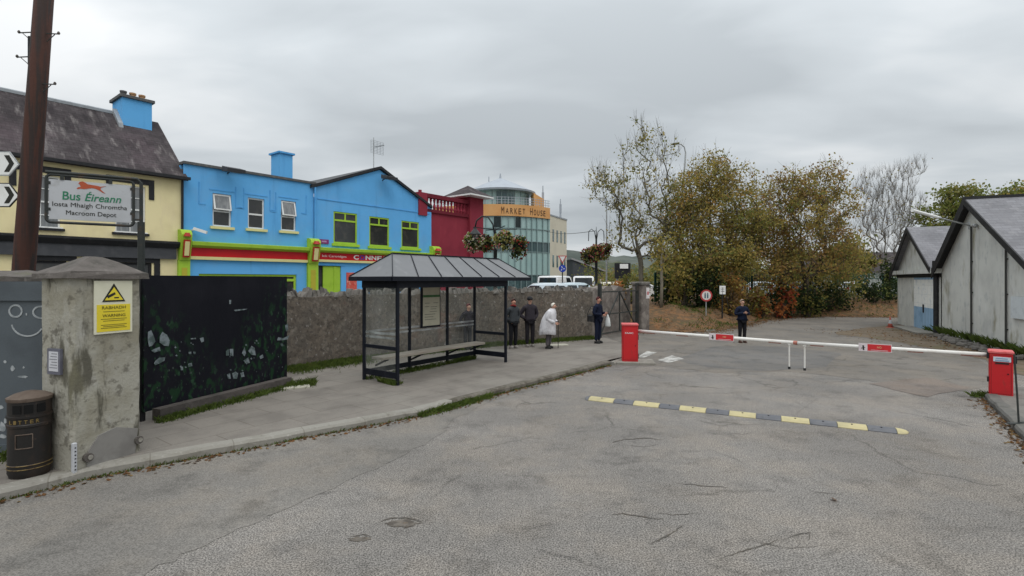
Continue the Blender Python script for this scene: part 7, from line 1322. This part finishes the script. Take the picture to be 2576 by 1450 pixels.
# ================================================================ vehicles beyond the wall
M['car_glass'] = mat('car_glass', (0.02, 0.025, 0.028), [((0.05, 0.055, 0.06), 2, 0.5, 0.7, 0.5)], 0.05, spec=0.5)
M['tyre'] = mat('tyre_rubber', (0.015, 0.015, 0.015), [((0.03, 0.03, 0.03), 8, 0.5, 0.7, 0.5)], 0.85)
M['rim'] = mat('alloy_rim', (0.4, 0.4, 0.41), [((0.25, 0.25, 0.25), 8, 0.5, 0.7, 0.5)], 0.35, metal=0.7)
M['lamp_clear'] = plain('headlamp', (0.6, 0.62, 0.64), 0.15); M['lamp_red'] = plain('tail_lamp', (0.35, 0.01, 0.01), 0.2)
def car(name, label, cat, loc, rz, paint, kind='car', group=None):
    t = empty(name, loc, rz, label, cat, group); van = kind == 'van'; L_ = 4.7 if van else 4.2; W2 = 0.93 if van else 0.86; H = 1.95 if van else 1.46; h = L_ / 2
    low = [(-h, 0.32), (-h - 0.04, 0.6), (-h + 0.03, 0.95 if not van else 1.05), (-h + 0.35 if van else -h + 0.5, 0.98 if not van else 1.08), (h - 1.35, 1.0 if not van else 1.08), (h - 0.35, 0.82 if not van else 0.9), (h + 0.02, 0.62), (h, 0.3), (h - 0.45, 0.22), (-h + 0.4, 0.22)]
    b = MB(); vs = []
    for y, k in ((-W2 + 0.06, 0.975), (-W2, 0.9), (-W2, 0.9), (W2, 0.9), (W2, 0.9), (W2 - 0.06, 0.975)): vs += [(x * (1.0 if abs(y) < W2 else 0.985), y, z if abs(y) < W2 else 0.3 + (z - 0.3) * 0.93) for x, z in low]
    n = len(low); b.add(vs, [(i*n+j, i*n+(j+1) % n, (i+1)*n+(j+1) % n, (i+1)*n+j) for i in range(5) for j in range(n)] + [tuple(range(n-1, -1, -1)), tuple(range(5*n, 6*n))]); body = smooth_angle(b.build('body', paint, t), 40)
    xb0, xb1 = (-h + 0.05, h - 1.0) if van else (-h + 0.35, h - 1.25); xt0, xt1 = (-h + 0.22, h - 1.9) if van else (-h + 0.95, h - 2.05); zb = 0.95; wt = W2 - (0.10 if van else 0.2); wb = W2 - 0.05
    b = MB(); zs = [(zb, xb0, xb1, wb), (H - 0.12, xt0 - 0.05, xt1 + 0.12, wt + 0.03), (H - 0.03, xt0 + 0.06, xt1 - 0.03, wt - 0.05), (H, xt0 + 0.3, xt1 - 0.28, wt - 0.25)]; vs = []
    for z, xa, xc, w in zs: vs += [(xa, -w, z), (xc, -w, z), (xc, w, z), (xa, w, z)]
    b.add(vs, [(4*i+j, 4*i+(j+1) % 4, 4*i+4+(j+1) % 4, 4*i+4+j) for i in range(3) for j in range(4)] + [(12, 13, 14, 15)]); smooth_angle(b.build('roof', paint, body), 50)
    def pane(nm, q):
        q = [Vector(p) for p in q]; nrm_ = (q[1] - q[0]).cross(q[2] - q[0]).normalized(); b = MB(); b.prism([p + nrm_ * 0.004 for p in q], nrm_ * 0.006); b.build(nm, M['car_glass'], t)
    z0, z1 = zb + 0.06, H - 0.16
    def at(f, z, s): k = (z - zb) / (H - 0.12 - zb); xa = xb0 + (xt0 - 0.05 - xb0) * k; xc = xb1 + (xt1 + 0.12 - xb1) * k; w = wb + (wt + 0.03 - wb) * k; return (xa + (xc - xa) * f, s * w, z)
    for f0, f1 in (((0.60, 0.93),) if van else ((0.12, 0.50), (0.53, 0.90))):
        pane('window', [at(f0, z0, -1), at(f1, z0, -1), at(f1 * 0.97, z1, -1), at(f0 + 0.02, z1, -1)]); pane('window', [at(f1, z0, 1), at(f0, z0, 1), at(f0 + 0.02, z1, 1), at(f1 * 0.97, z1, 1)])
    k = 0.86; P4 = lambda f, sgn: [(at(f, z0, -1)[0], -wb * k, z0), (at(f, z0, -1)[0], wb * k, z0), (at(f, z1, -1)[0], wt * k, z1), (at(f, z1, -1)[0], -wt * k, z1)]
    pane('windscreen', P4(1, 1)); pane('rear_window', [P4(0, 1)[i] for i in (1, 0, 3, 2)])
    for x in (-h + 0.8, h - 0.82):
        for s in (-1, 1):
            b = MB(); b.tube([(x, s * (W2 - 0.17), 0.31), (x, s * (W2 + 0.01), 0.31)], 0.31, 18); wl = b.build('wheel', M['tyre'], t); b = MB(); b.tube([(x, s * (W2 + 0.01), 0.31), (x, s * (W2 + 0.02), 0.31)], 0.2, 14); b.build('rim', M['rim'], wl)
    for s in (-1, 1):
        b = MB(); b.bbox((h - 0.2, s * 0.6 - 0.17, 0.62), (h + 0.012, s * 0.6 + 0.17, 0.76), 0.03); b.build('headlight', M['lamp_clear'], t); b = MB(); b.bbox((-h - 0.035, s * 0.68 - 0.12, 0.7), (-h + 0.1, s * 0.68 + 0.12, 0.9), 0.02); b.build('tail_light', M['lamp_red'], t)
    return t
car_paint = lambda nm, c: mat(nm, c, [(tuple(x * 0.88 for x in c), 2, 0.45, 0.7, 0.5)], 0.28, spec=0.5, coat=0.5)
M['car_silver'] = car_paint('silver_paint', (0.50, 0.56, 0.60)); M['car_white'] = car_paint('white_car_paint', (0.72, 0.73, 0.73)); M['car_blue'] = car_paint('dark_blue_paint', (0.03, 0.07, 0.16)); M['car_grey'] = car_paint('grey_car_paint', (0.22, 0.24, 0.26))
def on_street(x, Y): p = P(x, 700, Y); return (p.x, Y, ZS)
car('parked_car', 'pale silver car whose roof shows just above the stone wall', 'car', on_street(1400, 27.5), R(24), M['car_silver'], group='vehicles in the street beyond the wall')
car('parked_car', 'light blue grey car facing right behind the wall end', 'car', on_street(1462, 30.5), R(12), car_paint('pale_blue_paint', (0.46, 0.55, 0.60)), group='vehicles in the street beyond the wall')
car('white_van', 'white van parked behind the silver car', 'van', on_street(1405, 43), R(62), M['car_white'], 'van', 'vehicles in the street beyond the wall')
car('white_van', 'second white van farther right near the crimson baskets', 'van', on_street(1468, 46), R(82), M['car_white'], 'van', 'vehicles in the street beyond the wall')
car('parked_car', 'pale cream car beyond the gateway hedge', 'car', on_street(1552, 40), R(5), car_paint('cream_car_paint', (0.70, 0.66, 0.52)), group='vehicles in the street beyond the wall')
car('parked_car', 'grey car half hidden beyond the gateway', 'car', on_street(1513, 46), R(-20), M['car_grey'], group='vehicles in the street beyond the wall')
car('parked_car', 'white car glimpsed past the birch trunk', 'car', on_street(1620, 46), R(5), M['car_white'], group='vehicles in the street beyond the wall')
for x, Y, rz, m_, lab in ((1925, 50, 10, 'car_silver', 'silver car seen through the palisade left of the creeper'), (2015, 49, 80, 'car_blue', 'dark blue car seen through the palisade'), (2160, 52, 15, 'car_white', 'white car seen through the palisade near the bare tree')): p = P(x, 700, Y); car('parked_car', lab, 'car', (p.x, Y, 0.9), R(rz), M[m_], group='cars parked behind the palisade')
mb = MB(); mb.poly([(9, 41.6, 0.88), (60, 48, 0.88), (60, 90, 0.88), (9, 90, 0.88)]); struct(mb.build('car_park', M['street']))
# ================================================================ people
SK = {k: mat('skin_' + k, c, [(tuple(x * 0.8 for x in c), 12, 0.45, 0.7, 0.5)], 0.6, spec=0.3) for k, c in dict(fair=(0.52, 0.30, 0.22), ruddy=(0.50, 0.25, 0.18)).items()}
def cloth(nm, c): return mat(nm, c, [(tuple(x * 0.6 for x in c), 7, 0.42, 0.68, 0.7, (1, 1, 0.5)), (tuple(min(1, x * 1.35) for x in c), 16, 0.52, 0.75, 0.4)], 0.9, spec=0.15, bump=0.3, bscale=22)
def skin_mesh(vs, es, rad, sub=1):
    me = bpy.data.meshes.new('s'); me.from_pydata(vs, es, []); o = bpy.data.objects.new('s', me); COL.objects.link(o); md = o.modifiers.new('skin', 'SKIN'); md.branch_smoothing = 0.6
    if not me.skin_vertices: raise RuntimeError('no skin layer')
    d = me.skin_vertices[0].data
    for i, r in enumerate(rad): d[i].radius = r if hasattr(r, '__len__') else (r, r); d[i].use_root = (i == 0)
    sb_ = o.modifiers.new('sub', 'SUBSURF'); sb_.levels = sub; sb_.render_levels = sub
    dg = bpy.context.evaluated_depsgraph_get(); out = bpy.data.meshes.new_from_object(o.evaluated_get(dg)); bpy.data.objects.remove(o); bpy.data.meshes.remove(me)
    v = [tuple(p.co) for p in out.vertices]; f = [tuple(p.vertices) for p in out.polygons]; bpy.data.meshes.remove(out); return v, f
def person(label, loc, rz, H, pose, top, trousers, skin, hair=None, hat=None, shoes=None, coat=None, group=None, legs=None, cape=False, scarf=None):
    """pose: elbow and wrist of both arms (x to the left of the figure's own right, y forward is negative), stoop, head turn."""
    t = empty('person', loc, rz, label, 'person', group); k = H / 1.75; st = pose.get('stoop', 0.0); 
    S = lambda x, y, z: (x * k, (y - st * max(0, z - 0.95) ** 1.3) * k, (z - 0.10 * st * max(0, z - 1.0)) * k)
    el, wr, er, wr2 = pose['el'], pose['wl'], pose['er'], pose['wr']; fs_ = legs or ((-0.10, 0.0), (0.10, 0.0))
    J = dict(pel=S(0, 0, 0.95), wai=S(0, 0, 1.10), che=S(0, 0, 1.30), nb=S(0, 0.01, 1.46), nk=S(0, 0, 1.53), sl=S(-0.185, 0, 1.405), sr=S(0.185, 0, 1.405), el=S(*el), er=S(*er), wl=S(*wr), wr=S(*wr2), hl=S(-0.09, 0, 0.90), hr=S(0.09, 0, 0.90), kl=S(fs_[0][0], fs_[0][1] * 0.5 - 0.015, 0.50), kr=S(fs_[1][0], fs_[1][1] * 0.5 - 0.015, 0.50), al=S(fs_[0][0], fs_[0][1] + 0.02, 0.09), ar=S(fs_[1][0], fs_[1][1] + 0.02, 0.09))
    hx, hy = pose.get('head', (0.0, -0.02)); H0 = Vector(J['nk']); nod = pose.get('nod', 0.0); hd = lambda x, y, z: tuple(H0 + Vector((x, y - nod * (z > 0.15) * 1.2, z - nod)) * k)
    J.update(h1=hd(hx * 0.4, hy * 0.6, 0.055), h2=hd(hx, hy, 0.125), h3=hd(hx, hy + 0.012, 0.19))
    idx = list(J); I = {n: i for i, n in enumerate(idx)}; V = [J[n] for n in idx]
    E = [('pel', 'wai'), ('wai', 'che'), ('che', 'nb'), ('nb', 'nk'), ('nk', 'h1'), ('h1', 'h2'), ('h2', 'h3'), ('nb', 'sl'), ('nb', 'sr'), ('sl', 'el'), ('el', 'wl'), ('sr', 'er'), ('er', 'wr'), ('pel', 'hl'), ('pel', 'hr'), ('hl', 'kl'), ('hr', 'kr'), ('kl', 'al'), ('kr', 'ar')]
    rb = dict(pel=(.13, .10), wai=(.12, .09), che=(.14, .10), nb=(.07, .06), nk=.05, sl=.055, sr=.055, el=.038, er=.038, wl=.03, wr=.03, hl=.08, hr=.08, kl=.055, kr=.055, al=.04, ar=.04, h1=.062, h2=(.078, .090), h3=(.066, .074))
    sc = lambda r: tuple(x * k for x in r) if hasattr(r, '__len__') else r * k
    v, f = skin_mesh(V, [(I[a], I[b_]) for a, b_ in E], [sc(rb[n]) for n in idx], 2)
    b = MB(); b.add(v, f); c = Vector(J['h2']); fy = -0.088 * k
    b.prism([c + Vector((-0.013 * k, fy + 0.008 * k, -0.025 * k)), c + Vector((0.013 * k, fy + 0.008 * k, -0.025 * k)), c + Vector((0.006 * k, fy + 0.01 * k, 0.018 * k)), c + Vector((-0.006 * k, fy + 0.01 * k, 0.018 * k))], (0, -0.022 * k, -0.004 * k))
    for s in (-1, 1): b.ball((c.x + s * 0.078 * k, c.y + 0.01 * k, c.z), (0.012 * k, 0.022 * k, 0.032 * k), 6, 5)
    for e, w_ in (('el', 'wl'), ('er', 'wr')):      # hands: palm, four fingers and a thumb
        p = Vector(J[w_]); d = (p - Vector(J[e])).normalized(); sd_ = d.cross(Vector((0, 1, 0))).normalized() if abs(d.y) < 0.9 else Vector((1, 0, 0)); up = sd_.cross(d); q = p + d * 0.05 * k
        b.ball(q, (0.034 * k, 0.03 * k, 0.042 * k), 8, 5)
        for i_, L_ in enumerate((0.065, 0.075, 0.07, 0.055)): a_ = q + d * 0.028 * k + sd_ * (i_ - 1.5) * 0.018 * k; b.tube([a_, a_ + d * L_ * 0.5 * k, a_ + d * L_ * 0.85 * k - up * 0.025 * k], [0.0095 * k, 0.0085 * k, 0.006 * k], 5)
        a_ = q + sd_ * 0.03 * k; b.tube([a_, a_ + (sd_ * 0.6 + d) * 0.03 * k, a_ + (sd_ * 0.4 + d) * 0.058 * k], [0.011 * k, 0.010 * k, 0.007 * k], 5)
    nskin = len(b.f); b.cur = 1
    for s in (-1, 1): b.ball((c.x + s * 0.03 * k, c.y + fy + 0.012 * k, c.z + 0.02 * k), (0.012 * k, 0.008 * k, 0.007 * k), 6, 4)
    b.box(tuple(c + Vector((-0.022 * k, fy + 0.012 * k, -0.052 * k))), tuple(c + Vector((0.022 * k, fy + 0.02 * k, -0.046 * k))))
    b.build('body', [skin, plain('dark_features', (0.06, 0.03, 0.025), 0.6)], t, smooth=True)
    # jacket
    J['col'] = tuple(Vector(J['nb']).lerp(Vector(J['h1']), 0.72)); jn = ['wai', 'pel', 'che', 'nb', 'sl', 'sr', 'el', 'er', 'wl', 'wr', 'col']; rj = dict(col=.068, wai=(.165, .125), pel=(.175, .135), che=(.18, .135), nb=(.11, .095), sl=.085, sr=.085, el=.066, er=.066, wl=.05, wr=.05); ex = pose.get('bulk', 1.0)
    hem = S(0, 0, 0.95 - pose.get('coat', 0.06)); VV = [J[n] for n in jn] + [hem]; ji = {n: i for i, n in enumerate(jn)}; ee = [(ji[a], ji[b_]) for a, b_ in (('wai', 'pel'), ('wai', 'che'), ('che', 'nb'), ('nb', 'col'), ('nb', 'sl'), ('nb', 'sr'), ('sl', 'el'), ('sr', 'er'), ('el', 'wl'), ('er', 'wr'))] + [(ji['pel'], len(jn))]
    v, f = skin_mesh(VV, ee, [tuple(x * ex for x in sc(rj[n])) if hasattr(rj[n], '__len__') else sc(rj[n]) * ex for n in jn] + [tuple(x * k * ex for x in pose.get('hem', (.175, .135)))], 2)
    b = MB(); b.add(v, f)
    if cape:       # wide swinging coat down to the knee
        vs = []; n = 28; rg_ = ((1.55, .075, .08), (1.48, .15, .14), (1.40, .225, .185), (1.30, .275, .225), (1.12, .31, .26), (0.92, .33, .285), (0.72, .345, .305), (0.55, .355, .315), (0.53, .33, .29))
        for z, rx, ry in rg_:
            for j in range(n):
                a = 2 * math.pi * j / n; fold = 1 + 0.05 * math.sin(a * 6) * (1.5 - z) + 0.03 * math.sin(a * 11 + 1); q = S(rx * fold * math.cos(a), ry * fold * math.sin(a) + 0.05 * (1.47 - z), z + 0.035 * math.sin(a * 2 + 0.7) * (1.4 - z)); vs.append(q)
        b.add(vs, [(i*n+j, i*n+(j+1) % n, (i+1)*n+(j+1) % n, (i+1)*n+j) for i in range(len(rg_)-1) for j in range(n)])
    b.build('jacket' if not coat else 'coat', top, t, smooth=True)
    tn = ['pel', 'hl', 'hr', 'kl', 'kr', 'al', 'ar']; rt = dict(pel=(.15, .115), hl=.105, hr=.105, kl=.078, kr=.078, al=.062, ar=.062); ti = {n: i for i, n in enumerate(tn)}
    v, f = skin_mesh([J[n] for n in tn], [(ti[a], ti[b_]) for a, b_ in (('pel', 'hl'), ('pel', 'hr'), ('hl', 'kl'), ('hr', 'kr'), ('kl', 'al'), ('kr', 'ar'))], [sc(rt[n]) for n in tn], 2); b = MB(); b.add(v, f); b.build('trousers', trousers, t, smooth=True)
    for a in ('al', 'ar'): p = Vector(J[a]); b = MB(); b.ball((p.x, p.y - 0.05 * k, 0.05 * k), (0.05 * k, 0.13 * k, 0.055 * k), 10, 6); b.box((p.x - 0.045 * k, p.y - 0.16 * k, 0.0), (p.x + 0.045 * k, p.y + 0.06 * k, 0.02 * k)); b.build('shoe', shoes, t, smooth=True)
    hc = Vector(J['h2']) + Vector((0, 0.018, 0.035)) * k
    if hair is not None:
        b = MB(); n, m = 14, 8; vs = []
        for i in range(m + 1):
            ph = math.pi * (0.5 - i / m * 0.62)
            for j in range(n):
                th = 2 * math.pi * j / n; front = max(0, -math.sin(th)); drop = 1 - 0.75 * front * (i / m) ; pp = math.pi * 0.5 - (math.pi * 0.5 - ph) * drop; r_ = (0.092 * k, 0.102 * k, 0.098 * k); vs.append((hc.x + r_[0] * math.cos(pp) * math.cos(th), hc.y + r_[1] * math.cos(pp) * math.sin(th), hc.z + r_[2] * math.sin(pp)))
        b.add(vs, [(i*n+j, i*n+(j+1) % n, (i+1)*n+(j+1) % n, (i+1)*n+j) for i in range(m) for j in range(n)]); b.build('hair', hair, t, smooth=True)
    if scarf is not None: b = MB(); n0 = Vector(J['nb']).lerp(Vector(J['h1']), 0.62); b.tube([n0 + Vector((0.082 * k * math.cos(a), 0.078 * k * math.sin(a), 0.012 * k * math.sin(2 * a))) for a in np.linspace(0, 2 * math.pi, 15)], 0.032 * k, 7); b.build('scarf', scarf, t, smooth=True)
    if hat is not None:
        b = MB(); b.ball((hc.x, hc.y, hc.z + 0.012 * k), (0.104 * k, 0.112 * k, 0.095 * k), 14, 8); b.ball((hc.x, hc.y - 0.10 * k, hc.z + 0.005 * k), (0.075 * k, 0.07 * k, 0.012 * k), 10, 4); b.build('cap', hat, t, smooth=True)
    return t, J, k
pk = dict(el=(-0.29, 0.09, 1.14), wl=(-0.17, -0.035, 1.0), er=(0.29, 0.09, 1.14), wr=(0.17, -0.035, 1.0))     # hands in pockets
def stand(x, y, h=PAV): return G(x, y, h)
GRP = 'people waiting by the stone wall'
BLK = cloth('black_cloth', (0.014, 0.014, 0.017)); NVY = cloth('navy_cloth', (0.010, 0.014, 0.032)); SHOE = plain('dark_shoe', (0.02, 0.02, 0.02), 0.5); SHOEG = plain('grey_shoe', (0.25, 0.23, 0.21), 0.6)
person('person in dark grey padded jacket with red scarf beside the shelter end', stand(1291, 877), R(35), 1.70, dict(pk, bulk=1.18, head=(0.0, -0.03)), cloth('charcoal_padded_jacket', (0.045, 0.05, 0.055)), BLK, SK['ruddy'], hair=plain('dark_red_hair', (0.06, 0.02, 0.015), 0.7), shoes=SHOEG, group=GRP, scarf=cloth('red_scarf', (0.22, 0.03, 0.03)))
t0, J0, k0_ = person('person in a black cap and purple black jacket, hands in pockets', stand(1333, 873), R(15), 1.76, dict(pk, bulk=1.2, el=(-0.35, 0.10, 1.13)), cloth('purple_black_jacket', (0.036, 0.031, 0.038)), cloth('dark_trousers', (0.022, 0.02, 0.024)), SK['fair'], hat=plain('black_cap', (0.01, 0.01, 0.012), 0.7), shoes=SHOEG, group=GRP)
t3, J3, k3 = person('white haired stooped person in a white coat leaning on a stick', stand(1380, 877), R(62), 1.60, dict(el=(-0.27, -0.02, 1.13), wl=(-0.12, -0.30, 0.99), er=(0.27, -0.02, 1.13), wr=(0.10, -0.30, 1.0), stoop=0.30, coat=0.24, hem=(.24, .22), bulk=1.32, head=(0.0, -0.075), nod=0.03), cloth('white_coat', (0.62, 0.61, 0.63)), cloth('grey_trousers', (0.11, 0.10, 0.105)), SK['fair'], hair=plain('white_hair', (0.70, 0.66, 0.58), 0.8), shoes=SHOE, coat=True, group=GRP, cape=True)
hw_ = Matrix.Rotation(R(62), 4, 'Z') @ (Vector(J3['wr']) + Vector((-0.02, -0.06, -0.02)) * k3) + t3.location; gp2 = G(1404, 876, PAV)
b = MB(); hw_l = hw_ - gp2; b.tube([(0, 0, 0), hw_l, hw_l + Vector((0.02, 0.01, 0.03)), hw_l + Vector((-0.03, -0.02, 0.055)), hw_l + Vector((-0.09, -0.05, 0.045))], [0.013, 0.013, 0.014, 0.014, 0.013], 8); o = b.build('walking_stick', M['black_trim']); o.location = gp2; tag(o, 'black walking stick held by the white coated person', 'walking stick')
t4, J4, k4 = person('person in navy carrying a black shoulder bag and looking down by the gate', stand(1504, 864), R(50), 1.72, dict(el=(-0.27, 0.03, 1.14), wl=(-0.10, -0.26, 1.10), er=(0.27, 0.0, 1.14), wr=(0.08, -0.28, 1.16), bulk=1.12, head=(0.0, -0.045)), NVY, NVY, SK['ruddy'], hair=plain('red_brown_hair', (0.07, 0.015, 0.014), 0.8), shoes=SHOE, group=GRP)
RZ = Matrix.Rotation(R(50), 4, 'Z'); c = t4.location + RZ @ Vector((-0.25, 0.16, 0.97)); t = empty('shoulder_bag', c, R(50), 'black shoulder bag hanging behind the navy dressed person', 'bag'); b = MB(); b.bbox((-0.06, -0.15, -0.15), (0.06, 0.15, 0.12), 0.05); b.build('pouch', M['black_trim'], t); b = MB(); b.tube([(0, -0.15, 0.12), (0.08, -0.15, 0.38), (0.20, -0.15, 0.47), (0.08, 0.05, 0.40), (0, 0.15, 0.12)], 0.013, 6); b.build('strap', M['black_trim'], t)
c = t4.location + RZ @ (Vector(J4['wr']) + Vector((0.02, -0.09, -0.10))); t = empty('carrier_bag', c, R(50), 'white plastic carrier bag hanging from the hand of the navy dressed person', 'bag'); b = MB(); vs = []
for z, rx, ry in ((0.06, 0.015, 0.02), (-0.02, 0.03, 0.04), (-0.1, 0.05, 0.085), (-0.24, 0.06, 0.12), (-0.36, 0.06, 0.125), (-0.40, 0.045, 0.10)): vs += [(rx * math.cos(a) * random.uniform(.85, 1.1), ry * math.sin(a) * random.uniform(.85, 1.1), z) for a in np.linspace(0, 2 * math.pi, 13)[:-1]]
b.add(vs, [(12*i+j, 12*i+(j+1) % 12, 12*i+12+(j+1) % 12, 12*i+12+j) for i in range(5) for j in range(12)] + [tuple(range(11, -1, -1)), tuple(range(60, 72))]); b.build('bag_body', plain('white_plastic', (0.60, 0.62, 0.61), 0.5), t, smooth=True)
t5, J5, k5 = person('bald man in a navy jacket standing alone on the yard road behind the boom', G(1867, 863, 0), R(8), 1.70, dict(el=(-0.30, 0.02, 1.17), wl=(-0.06, -0.22, 1.24), er=(0.30, 0.02, 1.17), wr=(0.05, -0.24, 1.23), bulk=1.18), NVY, BLK, SK['fair'], hair=plain('cropped_grey_hair', (0.30, 0.22, 0.17), 0.8), shoes=plain('brown_shoe', (0.07, 0.03, 0.02), 0.5))
t6, J6, k6 = person('red haired person in a dark jacket standing behind the shelter glass', Vector((P(1176, 880, 17.7).x, 17.7, PAV)), R(40), 1.55, dict(pk, bulk=1.1, head=(0.0, -0.05), stoop=0.1), cloth('dark_plum_jacket', (0.025, 0.022, 0.03)), cloth('dark_slacks', (0.03, 0.03, 0.035)), SK['fair'], hair=plain('auburn_hair', (0.13, 0.028, 0.03), 0.8), shoes=SHOE, group=GRP)
